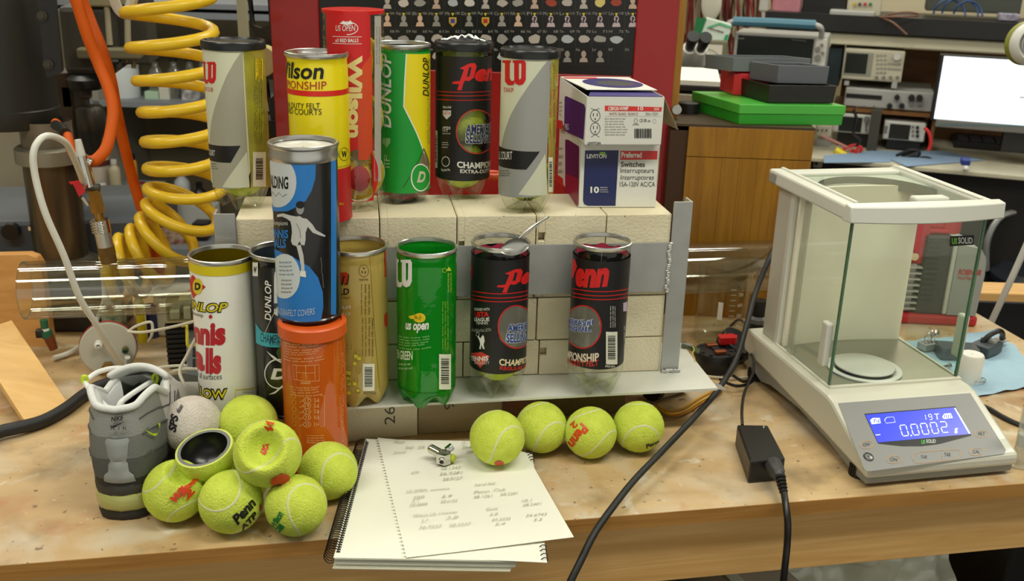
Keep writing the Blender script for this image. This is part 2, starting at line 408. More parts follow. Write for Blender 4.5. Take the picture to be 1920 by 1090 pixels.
# ------------------------------------------------------------------ brick wall, frame, loose bricks
def brick_mat(name, c, c2):
    m = mat(name, c, .95, bump=.5, bs=260, var=0, c2=c2, vs=9); nt = m.node_tree; N = nt.nodes; Lk = nt.links.new
    b = N['Principled BSDF']; src = b.inputs['Base Color'].links[0].from_socket
    tc = N.new('ShaderNodeTexCoord'); v = N.new('ShaderNodeTexNoise'); v.inputs['Scale'].default_value = 150; v.inputs['Detail'].default_value = 2
    Lk(tc.outputs['Object'], v.inputs['Vector']); r = N.new('ShaderNodeMapRange'); r.inputs[1].default_value = .72; r.inputs[2].default_value = .76
    Lk(v.outputs[0], r.inputs[0]); x = N.new('ShaderNodeMix'); x.data_type = 'RGBA'; x.inputs[7].default_value = lin((120, 100, 66))
    Lk(r.outputs[0], x.inputs[0]); Lk(src, x.inputs[6]); Lk(x.outputs[2], b.inputs['Base Color']); return m
M_fb = brick_mat('fire_brick', (226, 217, 188), (212, 202, 168))
M_fb2 = brick_mat('fire_brick_grey', (168, 152, 120), (150, 132, 100))
M_fb3 = brick_mat('fire_brick_olive', (128, 112, 60), (108, 92, 48))
KY = atan2(1.219-1.241, .558)
kil = thing('kiln_wall', 'wall of cream soft firebricks with a can row on its top', 'brick wall', (-.103, 1.2425, .069), KY)
KW, KD, KH = .560, .116, .2255
def kbrick(x0, x1, z0, z1, notch=None, m=M_fb, y0=0, y1=KD):
    g = .0007
    b = MB(); x0 += g; x1 -= g; z0 += g; z1 -= g
    if notch:                                        # recessed step in the brick's face
        nx0, nx1, nz0, nz1 = notch
        b.box(x0, nx0, y0, y1, z0, z1).box(nx1, x1, y0, y1, z0, z1)
        if nz0 > z0: b.box(nx0, nx1, y0, y1, z0, nz0)
        if nz1 < z1: b.box(nx0, nx1, y0, y1, nz1, z1)
        b.box(nx0, nx1, y0+.012, y1, nz0, nz1)
    else: b.box(x0, x1, y0, y1, z0, z1)
    b.build('brick', [m], kil, bevel=.0012)
KF = Frame(1246, 699, 1.2195, KY)
def kx(px, py): p = KF.p(px, py); return (p-Vector((-.103, 1.2425, 0))).dot(KF.a), p.z-.069
xs = [0, kx(712, 430)[0], kx(857, 430)[0], kx(1006, 420)[0], kx(1137, 430)[0], KW]
for i in range(5):
    nt_ = {0: (xs[1]-.003, xs[1]-.0015, .165, .175)}.get(i)
    if i in (1, 2): nt_ = (xs[i]+.002, xs[i]+.010, KH-.045, KH-.034)
    if i == 3: nt_ = (xs[3]+.003, xs[3]+.012, KH-.035, KH-.024)
    kbrick(xs[i], xs[i+1], .112, KH, nt_ if i else None, y0=random.uniform(0, .0008))
low = [0, .10, kx(920, 600)[0], kx(1003, 690)[0], kx(1160, 600)[0], KW]
for i in range(5):
    kbrick(low[i], low[i+1], .051, .112, y0=random.uniform(0, .001))
low = [0, .16, kx(735, 690)[0]+.02, kx(868, 700)[0], kx(1010, 690)[0], KW]
for i in range(5):
    kbrick(low[i], low[i+1], 0, .051, (low[i]+.001, low[i]+.010, .028, .040) if i == 4 else None, y0=random.uniform(0, .001))
fr = thing('welded_rack', 'welded aluminium frame with shelf, band and posts holding the brick wall', 'metal frame', (-.103, 1.2425, 0), KY)
FI = (Matrix.Translation((-.103, 1.2425, 0)) @ Matrix.Rotation(KY, 4, 'Z')).inverted()
def fl(v): return tuple(FI @ Vector(v))
sh = [(-.148, 1.163), (.516, 1.155), (.522, 1.318), (-.148, 1.345)]
MB().prism([fl((x, y, 0))[:2] for x, y in sh], .0655, .0688).build('shelf_plate', mat('shelf_aluminium', (218, 219, 208), .42, .18, bump=.15, bs=60, var=.12, vs=10), fr)
sh2 = [(.44, 1.20), (.53, 1.157), (.528, 1.175), (.47, 1.24)]
MB().prism([fl((x, y, 0))[:2] for x, y in sh2], .0635, .0645).build('backing_sheet', M_alu, fr)
b = MB().box(-.025, .0005, -.0035, -.0005, .069, .3015).box(-.025, -.022, -.0005, .022, .069, .3015)
b.build('post', [M_steel], fr, bevel=.0004)
b = MB().box(KW, KW+.0255, -.0035, -.0005, .069, .311).box(KW+.0225, KW+.0255, -.0005, .022, .069, .311)
b.build('post', [M_steel], fr, bevel=.0004)
MB().box(0, KW, -.0032, -.0005, .187, .2555).build('band', [M_steel], fr, bevel=.0003)
b = MB(); rr = random.Random(2)
for i in range(26): b.sphere((KW-.001+rr.uniform(-.0015, .0015), -.0045, .187+i*.0027), .0024, 8, 6, sc=(1.2, .7, .8))
b.build('weld_bead', M_weld, fr)
b = MB()
for i in range(14): b.sphere((KW+.002+i*.0018, -.006+rr.uniform(-.002, .001), .0695+rr.uniform(0, .002)), .003, 8, 6, sc=(.7, 1, 1))
b.build('weld_bead', M_weld, fr)
for i, (x0, x1, y, m, lab, txt) in enumerate([(-.105, .004, 1.215, M_fb, 'cream firebrick under the shelf, mostly behind the orange can', None),
        (.006, .118, 1.2, M_fb, 'cream firebrick marked 26 under the metal shelf beside the notepad', '26'),
        (.119, .232, 1.206, M_fb2, 'greyish firebrick marked 95 lying under the metal shelf', '95'),
        (.30, .415, 1.235, M_fb3, 'olive brown firebrick under the shelf behind the row of balls', None)]):
    t = thing('firebrick', lab, 'brick', ((x0+x1)/2, y, 0), [0, .06, -.035, 0][i])
    w = (x1-x0)/2
    MB().box(-w, w, 0, .1, 0, .0635 if m is M_fb else .063).build('brick_body', m, t, bevel=.0015)
    if txt:
        d = Dec(); ux = .012 if txt == '26' else -.022; vz = .034 if txt == '26' else .048
        d.text(txt, ux, vz+.013, ux+.014, vz-.013, (70, 66, 58), 1, rot=90 if txt == '26' else 90, raw=True)
        d.build(face_map(Matrix.Identity(4)), t, eps=.0003)
# ------------------------------------------------------------------ cans
class Can:
    def __init__(s, name, label, px, py, ztop, h, R, group=None, cat='can'):
        """rim centre seen at photo pixel px,py; top at height ztop"""
        p = at(px, py, ztop); s.c = Vector((p.x, p.y, ztop-h)); s.R = R; s.h = h
        s.rz = atan2(p.y, p.x)-pi/2
        s.t = thing(name, label, cat, s.c, s.rz, group)
        s.a0 = proj(s.c); s.a1 = proj(s.c+Vector((0, 0, h)))
        s.s = ppm(s.c+Vector((0, 0, h/2)))
    def hit(s, px, py, R):
        d = ray(px, py); ox, oy = CAM.x-s.c.x, CAM.y-s.c.y
        A = d.x*d.x+d.y*d.y; B = ox*d.x+oy*d.y; C_ = ox*ox+oy*oy-R*R; D = B*B-A*C_
        if D < 0: return None
        t = (-B-sqrt(D))/A; return CAM+d*t
    def P(s, px, py):
        R = s.R; ax = s.a0[0]+(s.a1[0]-s.a0[0])*(py-s.a0[1])/(s.a1[1]-s.a0[1]); extra = 0; x = px
        q = s.hit(x, py, R)
        lim = R*s.s*.985
        if q is None or abs(x-ax) > lim:
            x2 = ax+max(-lim, min(lim, x-ax)); extra = (x-x2)/s.s*1.5; x = x2; q = s.hit(x, py, R)
            if q is None: q = s.hit(ax+(x-ax)*.97, py, R)
        dx, dy = q.x-s.c.x, q.y-s.c.y; c, n = cos(-s.rz), sin(-s.rz); lx, ly = c*dx-n*dy, n*dx+c*dy
        return R*atan2(lx, -ly)+extra, q.z-s.c.z
    def mp(s): return lambda u, v, h: Vector(((s.R+h)*sin(u/s.R), -(s.R+h)*cos(u/s.R), v))
    def dec(s): return Dec(s.P)
    def put(s, d, label='label', off=.0003):
        R = s.R+off
        f = lambda u, v, h: Vector(((R+h)*sin(u/s.R), -(R+h)*cos(u/s.R), v))
        return d.build(f, s.t, cut=.003, eps=.00012)
def vat(can, py):                                   # height up the can seen at pixel row py on its axis
    ax = can.a0[0]+(can.a1[0]-can.a0[0])*(py-can.a0[1])/(can.a1[1]-can.a0[1]); return can.P(ax, py)[1]
def metal_body(can, body, inner=None, rim=.0375, rimh=.004, name='body', lid=None):
    R, h = can.R, can.h
    prof = [(0.001, .004), (R-.006, .004), (R-.003, .0), (R+.0006, .0005), (R+.0006, .003), (R-.0006, .0045), (R, .008), (R, h-.018), (R-.0008, h-.015), (R-.0008, h-.009), (R, h-.007), (R, h-.005)]
    MB().lathe(prof, 56).build(name, body, can.t)
    rp = [(R-.0002, h-.0055), (rim, h-.005), (rim+.0009, h-.003), (rim+.0003, h-.0005), (rim-.0012, h), (rim-.0025, h-.0006), (rim-.003, h-.003), (rim-.0038, h-.005)]
    MB().lathe(rp, 64).build('rim', M_rim, can.t)
    if lid: MB().lathe([(R-.001, h-.006), (R-.004, h-.0065), (.001, h-.0065)], 48).build('lid', lid, can.t)
    else: MB().lathe([(rim-.0038, h-.005), (R-.003, h-.009), (R-.0026, .006), (.001, .006)], 48).build('inner_wall', inner or M_rim, can.t)
def pet_body(can, m=M_pet, feet=5, rim=True, lid=None, cone=.03, amp=.34, name='bottle', top_r=None, smoothtop=True):
    R, h = can.R, can.h; b = MB(); n = 60
    zs = [0, .0015, .004, .008, .013, .019, .026, cone+.004]; rows = []
    for z in zs: rows.append((z, 1-min(1, z/cone)))
    top = [(R, .09), (R, h*.6), (R, h-.026), (R-.0008, h-.020), (R-.0012, h-.016), (R-.0002, h-.012), (R-.0012, h-.006), (R-.0015, h-.001)]
    vs = []
    for z, k in rows:
        for i in range(n):
            a = 2*pi*i/n; lobe = (.5-.5*cos(feet*a))**.8
            rf = R*(1-(.30 if cone > .025 else .20)*k**1.6)                     # foot outline
            rg = R*(1-((.30 if cone > .025 else .20)+amp*1.6)*k**1.4)
            r = rg+(rf-rg)*lobe; vs.append((r*cos(a), r*sin(a), z+(1-lobe)*k*.012))
    for r, z in top:
        for i in range(n): a = 2*pi*i/n; vs.append((r*cos(a), r*sin(a), z))
    k = len(rows)+len(top); fs = [(q*n+i, q*n+(i+1) % n, (q+1)*n+(i+1) % n, (q+1)*n+i) for q in range(k-1) for i in range(n)]
    o = len(vs); vs += [(0, 0, .016)]; fs += [(o, (i+1) % n, i) for i in range(n)]
    b.add(vs, fs, 0, True).build(name, m, can.t, ang=60)
    if rim:
        r = R+.0002
        MB().lathe([(r-.0012, h-.006), (r, h-.0055), (r+.0012, h-.003), (r+.0006, h-.0006), (r-.0008, h), (r-.002, h-.0008), (r-.0026, h-.005)], 64).build('rim', M_rim, can.t)
    if lid:
        r = R+.0014
        MB().lathe([(r, h-.009), (r+.0006, h-.0085), (r+.0006, h-.001), (r-.0006, h+.001), (r-.004, h+.0014), (r-.005, h-.001), (.001, h-.001)], 56).build('lid', lid, can.t)
def sheet(can, d, v0, v1, c, u0=None, u1=None, holes=(), name='label', lay=0):
    R = can.R; u0 = -pi*R+.0005 if u0 is None else u0; u1 = pi*R-.0005 if u1 is None else u1
    outer = [(u0, v0), (u1, v0), (u1, v1), (u0, v1)]; hl = []
    for (u, v, ru, rv) in holes: hl.append([(u+ru*cos(-2*pi*i/32), v+rv*sin(-2*pi*i/32)) for i in range(32)])
    loops = [outer]+hl; V = [p for l in loops for p in l]
    F = tessellate_polygon([[Vector((*p, 0)) for p in l] for l in loops])
    d._add(V, [tuple(f) for f in F], c, lay, name)
def wilson_w(d, x0, y0, x1, y1, c, lay=2, name='emblem'):
    """two-legged slab W drawn in the box"""
    X = lambda t: x0+(x1-x0)*t; Y = lambda t: y0+(y1-y0)*t
    d.poly([(X(-.08), Y(0)), (X(.32), Y(0)), (X(.32), Y(.09)), (X(.27), Y(.10)), (X(.27), Y(.72)), (X(.36), Y(.83)), (X(.50), Y(.80)), (X(.50), Y(.95)),
            (X(.40), Y(1.0)), (X(.18), Y(.99)), (X(.04), Y(.84)), (X(.04), Y(.10)), (X(-.08), Y(.09))], c, lay, name)
    d.poly([(X(.42), Y(0)), (X(.72), Y(0)), (X(.72), Y(.72)), (X(.76), Y(.78)), (X(.83), Y(.70)), (X(.84), Y(.12)), (X(.66), Y(.12)), (X(.66), Y(0)), (X(.98), Y(0)), (X(1.06), Y(.12)),
            (X(1.05), Y(.78)), (X(.93), Y(.95)), (X(.74), Y(1.0)), (X(.55), Y(.93)), (X(.49), Y(.80)), (X(.49), Y(.10)), (X(.42), Y(.09))], c, lay, name)
CREAM = (205, 207, 180); GREYL = (158, 157, 138); RED = (196, 24, 28); BLK = (20, 20, 20); WHT = (228, 228, 218)
# ------------------------------------------------------------------ tennis balls
def felt(name, c, c2):
    return mat(name, c, .95, bump=.9, bs=420, c2=c2, vs=70, sheen=.35, spec=.15)
M_felt = felt('yellow_felt', (204, 220, 84), (192, 208, 70))
M_felt2 = felt('bright_yellow_felt', (208, 224, 92), (196, 212, 78))
M_seam = mat('ball_seam', (208, 212, 164), .8, bump=.3, bs=300)
M_rubber = mat('ball_rubber', (30, 30, 32), .35, bump=.1, bs=50)
BR = .0333
def seam_pts(R, n=120):
    a, b = .75, .25; c = 2*sqrt(a*b); out = []
    for i in range(n):
        t = 2*pi*i/n; out.append(Vector((a*cos(t)+b*cos(3*t), a*sin(t)-b*sin(3*t), c*sin(2*t))).normalized()*R)
    return out
def seam_mb(R, w=.0032, warp=None):
    P = seam_pts(R+.00012); b = MB(); vs = []; n = len(P)
    for i in range(n):
        t = (P[(i+1) % n]-P[i-1]).normalized(); s = t.cross(P[i].normalized())
        for k, dz in ((-.62, -.0007), (-.3, -.0001), (0, .00015), (.3, -.0001), (.62, -.0007)): vs.append((P[i]+s*w*k).normalized()*(R+dz+.0002))
    if warp: vs = [warp(v) for v in vs]
    fs = [(i*5+k, ((i+1) % n)*5+k, ((i+1) % n)*5+k+1, i*5+k+1) for i in range(n) for k in range(4)]
    return b.add(vs, fs, 0, True)
def ico(R, sub=4, warp=None):
    bm = bmesh.new(); bmesh.ops.create_icosphere(bm, subdivisions=sub, radius=R); b = MB()
    vs = [v.co.copy() for v in bm.verts]; fs = [tuple(v.index for v in f.verts) for f in bm.faces]; bm.free()
    if warp: vs = [warp(v) for v in vs]
    return b.add(vs, fs, 0, True)
def fuzz_mb(R, n, warp=None, seed=1, ln=.0011):
    rr = random.Random(seed); vs = []; fs = []
    for i in range(n):
        d = Vector((rr.gauss(0, 1), rr.gauss(0, 1), rr.gauss(0, 1))).normalized(); t = d.cross(Vector((rr.gauss(0, 1), rr.gauss(0, 1), rr.gauss(0, 1)))).normalized()
        p = d*R*.998
        q = d*(R+ln*rr.uniform(.3, 1))+t*ln*rr.uniform(.3, 1.3)
        s = d.cross(t)*.00013
        a = len(vs); tri = [p-s, p+s, q]
        if warp: w = warp(p); off = w-p; tri = [v+off for v in tri]
        vs += tri; fs.append((a, a+1, a+2))
    return MB().add(vs, fs)
_ball_src = {}
def base_ball(R, m, fz):
    k = (R, m.name, fz)
    if k not in _ball_src:
        f = ico(R, 4 if fz else 3).build('felt', m, M=Matrix.Identity(4)); s = seam_mb(R).build('seam', M_seam, M=Matrix.Identity(4))
        z = None
        if fz: z = fuzz_mb(R, 5200).build('fuzz', m, M=Matrix.Identity(4)); z['kind'] = 'stuff'
        for o in (f, s, z):
            if o: COL.objects.unlink(o)
        _ball_src[k] = (f, s, z)
    return _ball_src[k]
def ball(c, rot, label, group, m=None, R=BR, seam=True, fz=True, name='tennis_ball'):
    c = Vector(c); t = thing(name, label, 'ball', c, 0, group)
    for i, o in enumerate(base_ball(R, m or M_felt2, fz)):
        if o is None or (i == 1 and not seam): continue
        q = o.copy(); COL.objects.link(q); q.parent = t; q.rotation_euler = rot
    return t
def seam_rot(dirv, spin=0):
    """turn a ball so that its broad bulge (+x lobe) faces dirv"""
    q = Vector(dirv).to_track_quat('X', 'Z'); from mathutils import Quaternion
    return (Quaternion(Vector(dirv).normalized(), spin) @ q).to_euler()
def facing(c, px, py, R=BR):
    """direction from ball centre to the surface point seen at a photo pixel"""
    d = ray(px, py).normalized(); o = CAM-Vector(c); B = o.dot(d); D = B*B-(o.dot(o)-R*R)
    if D < 0: return (CAM+d*(-B)-Vector(c)).normalized()
    return (CAM+d*(-B-sqrt(D))-Vector(c)).normalized()
class BallDec(Dec):
    """print on a ball, drawn in photo pixels, laid on the sphere"""
    def __init__(s, c, R=BR):
        s.c = Vector(c); s.R = R; s.n = (CAM-s.c).normalized(); s.e = s.n.cross(IY).normalized()*-1
        if s.e.dot(IX) < 0: s.e = -s.e
        s.g = s.e.cross(s.n); 
        if s.g.dot(IY) < 0: s.g = -s.g
        super().__init__(s.PP)
    def PP(s, x, y): f = facing(s.c, x, y, s.R)*s.R; return f.dot(s.e), -f.dot(s.g)
    def put(s, t, warp=None):
        def mp(u, v, h):
            r2 = u*u+v*v; R = s.R
            if r2 > (R*.995)**2: k = R*.995/sqrt(r2); u *= k; v *= k; r2 = u*u+v*v
            p = s.e*u-s.g*v+s.n*sqrt(R*R-r2); p = p*(R+(.0021 if warp else .00025)+h)/R
            return warp(p) if warp else p
        return s.build(mp, t, cut=.003, cutv=.003, eps=.0001)
def inner_balls(can, n, z0=.012, m=None, R=.0318, group=None, what=''):
    for i in range(n):
        c = can.c+Vector((0, 0, z0+R+i*R*1.99))
        lab = ('lowest', 'middle', 'topmost')[i]+' tennis ball inside '+what
        ball(c, (i*1.3+.4, .8+i, .3*i), lab, group, m=m or M_felt, R=R, fz=False)
# ------------------------------------------------------------------ top row cans
M_lidblk = M_petlid
ZT = .2945
# -- light grey and cream can at the left end
w1 = Can('tennis_ball_can', 'ball can with cream and grey label with lid, leftmost of the top row', 437, 76, ZT+.208, .208, .0372, 'tennis ball cans on the brick wall')
pet_body(w1, lid=M_petlid, rim=False)
d = w1.dec(); vb, vt = vat(w1, 351), vat(w1, 92); R_ = w1.R
ub = w1.P(463, 220)[0]
sheet(w1, d, vb, vt, CREAM, -pi*R_*.62, ub)
cur = [(454, 95), (440, 115), (425, 142), (412, 175), (402, 205), (396, 232), (393, 262), (393, 272), (396, 303), (399, 351), (467, 351), (463, 285), (459, 200), (455, 120)]
d.poly(cur, GREYL, 1, 'label')
d.poly([(463, 284), (417, 351), (468, 351)], CREAM, 2, 'label')
d.poly([(385, 271), (451, 273), (433, 305), (386, 302)], BLK, 3, 'label')
d.text('ALL COURT', 377, 282, 404, 293, WHT, 4)
wilson_w(d, 378, 116, 404, 157, RED, 3)
d.text('TOUR CLUB', 375, 164, 400, 172, RED, 3)
d.lines(395, 306, 410, 319, 3, (70, 70, 60), 4)
d.rect(474, 285, 498, 350, (222, 222, 196), 1, 'barcode'); d.barcode(476, 290, 496, 345, 2, vert=True, back=False)
d.lines(476, 110, 492, 270, 4, (70, 90, 20), 1, rot=90)
d.rect(479, 110, 492, 150, (226, 196, 40), 0, 'label')
d.poly([(463, 340), (470, 320), (470, 352), (466, 352)], BLK, 1)
M_yf = clear('yellow_film', (236, 226, 120), .03, .3, .1, body=.4, bcol=(206, 200, 90)); d.poly([(454, 93), (500, 93), (509, 351), (468, 351), (463, 285), (459, 200)], M_yf, 0, 'back_label'); w1.put(d)
inner_balls(w1, 3, .012, group='balls inside the grey and cream can', what='the cream and grey can at the left end')
# -- yellow metal can
yc = Can('tennis_ball_can', 'yellow metal ball can with black script, thin capitals and a red foot band', 594, 96, ZT+.203, .203, .0362, 'tennis ball cans on the brick wall')
M_yel = mat('yellow_can_paint', (226, 208, 8), .28, coat=.4); metal_body(yc, M_yel)
d = yc.dec(); v0 = vat(yc, 320)
R_ = yc.R
sheet(yc, d, .006, v0, (190, 20, 28), name='label'); MB().lathe([(yc.R-.002, -.0001), (yc.R+.0009, .0003), (yc.R+.0009, .003), (yc.R+.0002, .0065)], 48).build('foot_ring', mat('red_can_paint', (190, 20, 28), .3), yc.t)
d.rect(-pi*R_, vat(yc, 181), pi*R_, vat(yc, 171), (206, 34, 20), 1, 'label', raw=True)
d.text('Wilson', 513, 117, 607, 148, BLK, 2, bold=.022, shear=.12)
d.text('CHAMPIONSHIP', 497, 152, 612, 167, (170, 40, 20), 2)
d.text('EXTRA DUTY FELT', 521, 193, 600, 203, (40, 38, 10), 2); d.text('FOR HARD COURTS', 508, 204, 603, 215, (40, 38, 10), 2)
d.ring(645, 289, 9, 12, .0006, (60, 60, 10), 2); d.text('W', 640, 283, 650, 295, (40, 40, 10), 2, bold=.03)
d.line([(628, 314), (656, 307)], .0004, (90, 70, 0), 2); d.text('3 BALLS', 634, 380, 644, 384, (226, 208, 8), 2)
yc.put(d)
# -- tall red can
rc = Can('tennis_ball_can', 'tall clear can with red label and pale sideways script, behind the yellow can', 662, 17, ZT+.249, .249, .0378, 'tennis ball cans on the brick wall')
pet_body(rc, rim=False, amp=.05, cone=.02)
M_redlid = mat('clear_red_lid', (205, 24, 24), .25)
MB().lathe([(rc.R+.0004, .2450), (rc.R+.0006, .249), (rc.R-.004, .2495), (.001, .2485)], 48).build('lid', M_redlid, rc.t)
d = rc.dec(); vb, vt = vat(rc, 378), vat(rc, 22); u0, u1 = rc.P(617, 200)[0], rc.P(697, 200)[0]
sheet(rc, d, vb, vt, (196, 26, 26), u0, u1, holes=[(rc.P(675, 330)[0], rc.P(675, 330)[1], .026, .034)])
d.poly([(697, 100), (668, 140), (672, 300), (690, 300), (698, 280)], (206, 70, 22), 1, 'label')
d.ring(651, 53, 20, 12, .0009, WHT, 2, 'emblem', -2.2, 1.6); d.text('US OPEN', 630, 47, 666, 58, WHT, 3, shear=.1)
d.poly([(637, 44), (644, 39), (651, 43), (657, 38), (662, 45), (650, 47)], WHT, 2, 'emblem')
d.line([(624, 68), (678, 69)], .0006, WHT, 2); d.line([(624, 81), (678, 82)], .0006, WHT, 2); d.text('x3 RED BALLS', 629, 72, 672, 79, WHT, 2, bold=.02)
d.text('Wilson', 652, 104, 679, 258, (226, 210, 140), 3, rot=-90, bold=.05, name='lettering')
d.rect(702, 30, 714, 340, (176, 172, 160), 0, 'back_label'); d.lines(704, 50, 714, 120, 2, (110, 105, 95), 1, rot=90)
rc.put(d)
cb = rc.c+Vector((0, 0, .010+.0355)); 
t = ball(cb, (.4, .2, 0), 'yellow and red soft ball at the bottom of the tall red can', None, m=mat('yellow_red_felt', (206, 170, 30), .9, bump=.6, bs=300), R=.0355, fz=False)
bd = BallDec(cb, .0355); bd.ell(674, 335, 20, 24, (170, 20, 20)); bd.put(t)
for k in (1, 2):
    ball(cb+Vector((0, 0, k*.0708)), (k, .2, 0), ['', 'middle', 'topmost'][k]+' soft ball hidden by the label of the tall red can', None, m=_mats['yellow_red_felt'], R=.0355, fz=False)
# -- green and yellow can
gc = Can('tennis_ball_can', 'clear empty can with green and yellow label and silvery rim', 754, 80, ZT+.206, .206, .0358, 'tennis ball cans on the brick wall')
pet_body(gc, rim=True, amp=.0, cone=.012)
MB().lathe([(.018, .0005), (.0205, .003), (.019, .0045), (.001, .003)], 36).build('base_ring', M_chrome, gc.t)
d = gc.dec(); vb, vt = vat(gc, 363), vat(gc, 99); R_ = gc.R
GRN = (16, 148, 48); YEL = (226, 208, 20)
sheet(gc, d, vb, vt, GRN)
cv = [(762, 101), (759, 150), (757, 200), (768, 222), (782, 252), (794, 285), (801, 315), (805, 345)]
d.poly(cv+[(807, 345), (812, 300), (814, 101)], YEL, 1, 'label')
d.line(cv, .0016, WHT, 2, 'label')
d.line([(703, 101), (704, 200), (708, 270)], .0010, (200, 208, 60), 1, 'label')
d.text('DUNLOP', 715, 99, 734, 240, WHT, 3, rot=90, bold=.02, shear=.25, name='lettering')
d.text('DUNLOP', 792, 108, 803, 181, (60, 60, 10), 3, rot=90, bold=.02, shear=.25, name='lettering')
d.lines(800, 110, 808, 270, 3, (120, 120, 60), 2, rot=90)
d.poly([(718, 259), (732, 259), (732, 268), (725, 277), (718, 268)], (150, 196, 130), 2, 'emblem')
d.text('ITF*', 720, 290, 731, 314, WHT, 2, rot=90, name='lettering')
d.poly([(794, 278), (804, 306), (804, 330), (778, 330)], (116, 104, 76), 2, 'emblem'); d.line([(794, 278), (756, 352)], .0009, (40, 50, 10), 2, 'emblem')
d.line([(794, 278), (805, 310)], .0006, (40, 50, 10), 3, 'emblem')
d.ell(788, 333, 17, 25, GRN, 3, 'emblem'); d.ring(788, 333, 17, 25, .0015, WHT, 4, 'emblem'); d.text('D', 781, 321, 797, 342, (190, 190, 160), 5, bold=.04, rot=0, shear=.3, name='emblem')
gc.put(d)
# -- black can with ball window (top row)
def window(d, can, x, y, rx, ry, ringc=(196, 40, 30)):
    d.ring(x, y, rx, ry, .0012, ringc, 3, 'emblem')
def penn(d, x0, y0, x1, y1, c=(206, 30, 30), lay=3):
    """red slanted script"""
    w = x1-x0; h = y1-y0
    X = lambda t: x0+w*t; Y = lambda t: y0+h*t
    # tall looped first letter with a crossed stem
    d.poly([(X(.10), Y(.20)), (X(.30), Y(.02)), (X(.42), Y(.0)), (X(.46), Y(.12)), (X(.40), Y(.55)), (X(.30), Y(.68)), (X(.21), Y(.66)), (X(.17), Y(.82)), (X(.14), Y(1.02)), (X(.05), Y(1.02)), (X(.09), Y(.80)), (X(-.06), Y(.78)), (X(-.04), Y(.70)), (X(.11), Y(.67)), (X(.19), Y(.26))], c, lay, 'lettering')
    d.poly([(X(.30), Y(.16)), (X(.35), Y(.16)), (X(.31), Y(.50)), (X(.25), Y(.52))], BLK, lay+1, 'lettering')
    d.text('enn', X(.42), Y(.22), X(1.0), Y(.70), c, lay, bold=.055, shear=.28, name='lettering')
pk = Can('tennis_ball_can', 'clear ball can with black label, round window and crumpled foil on its black lid', 870, 78, ZT+.207, .207, .0368, 'tennis ball cans on the brick wall')
pet_body(pk, lid=M_petlid, rim=False)
b = MB(); rr = random.Random(5); vs = []; n = 14
for i in range(n):
    for j in range(5):
        vs.append((-.03+.058*i/(n-1), -.012+.018*j/4+rr.uniform(-.002, .002), .2085+abs(sin(i*1.3+j))*.005*sin(pi*i/13)+rr.uniform(0, .004)*(1 if 3 < i < 11 else .4)))
b.add(vs, [(i*5+j, (i+1)*5+j, (i+1)*5+j+1, i*5+j+1) for i in range(n-1) for j in range(4)]).build('torn_foil', mat('torn_foil', (226, 228, 226), .35, .6), pk.t)
b = MB().tube([(.018, -.02, .208), (.021, -.022, .2135), (.026, -.018, .2125), (.032, -.016, .209), (.036, -.012, .203)], .0008, 6); b.build('pull_wire', M_chrome, pk.t)
d = pk.dec(); vb, vt = vat(pk, 340), vat(pk, 107); wc = pk.P(893, 247)
k = 1/pk.s
sheet(pk, d, vb, vt, BLK, holes=[(wc[0], wc[1], .0275, .0285)])
d.ring(893, 247, 37, 41, .0016, (190, 60, 30), 3, 'emblem')
penn(d, 853, 118, 941, 168)
for y in (171, 178, 186): d.line([(pk.a1[0]-54+i*9, y+ (i-6)**2*-.06+2) for i in range(13)], .0010, (190, 28, 28), 2, 'label')
d.text("AMERICA'S #1", 872, 231, 931, 253, (200, 204, 190), 3, bold=.09, shear=.1); d.text("SELLING BALL.", 872, 248, 935, 269, (200, 204, 190), 3, bold=.09, shear=.1); d.text("AMERICA'S #1", 873, 232, 930, 252, (36, 44, 90), 4, bold=.03, shear=.1, name='lettering'); d.text("SELLING BALL.", 873, 249, 934, 268, (36, 44, 90), 4, bold=.03, shear=.1)
d.text('CHAMPIONSHIP', 857, 302, 936, 314, WHT, 3, bold=.03, name='lettering'); d.text('EXTRA-DUTY FELT', 863, 317, 934, 324, WHT, 3, bold=.02)
d.poly([(831, 207), (846, 207), (846, 216), (838, 224), (831, 216)], (190, 190, 186), 2, 'emblem'); d.text('USTA', 832, 209, 845, 215, (180, 30, 30), 3)
d.text('Official Ball', 831, 199, 846, 203, WHT, 2); d.text('ITF*', 831, 237, 845, 247, WHT, 2); d.lines(830, 249, 845, 253, 1, WHT, 2); d.lines(829, 266, 843, 279, 3, WHT, 2)
d.ring(836, 303, 7, 9, .0007, WHT, 2, 'emblem'); d.text('Recycle Me', 828, 316, 844, 322, WHT, 2)
d.barcode(816, 245, 821, 315, 2, vert=True)
pk.put(d)
inner_balls(pk, 3, .012, group='balls inside the black windowed can', what='the black can with foil on its lid')
# -- cream and silver can on the right
w2 = Can('tennis_ball_can', 'clear ball can with cream and silver label and black lid, beside the switch boxes', 995, 92, ZT+.206, .206, .0362, 'tennis ball cans on the brick wall')
pet_body(w2, lid=M_petlid, rim=False)
d = w2.dec(); vb, vt = vat(w2, 364), vat(w2, 104); R_ = w2.R
sheet(w2, d, vb, vt, CREAM, -pi*R_*.62, w2.P(1028, 220)[0])
cur = [(1034, 103), (1015, 128), (995, 155), (975, 185), (958, 215), (947, 245), (940, 275), (936, 312), (935, 364), (1026, 364), (1024, 300), (1030, 200)]
d.poly(cur, (150, 152, 146), 1, 'label'); d.poly([(1022, 288), (972, 365), (1026, 365)], CREAM, 2, 'label')
d.poly([(925, 273), (1012, 284), (987, 318), (924, 310)], BLK, 3, 'label'); d.text('ALL COURT', 934, 284, 961, 299, WHT, 4)
wilson_w(d, 946, 113, 984, 160, RED, 3); d.text('TITANIUM', 945, 164, 963, 173, RED, 3)
d.lines(936, 318, 960, 332, 3, (70, 70, 60), 4)
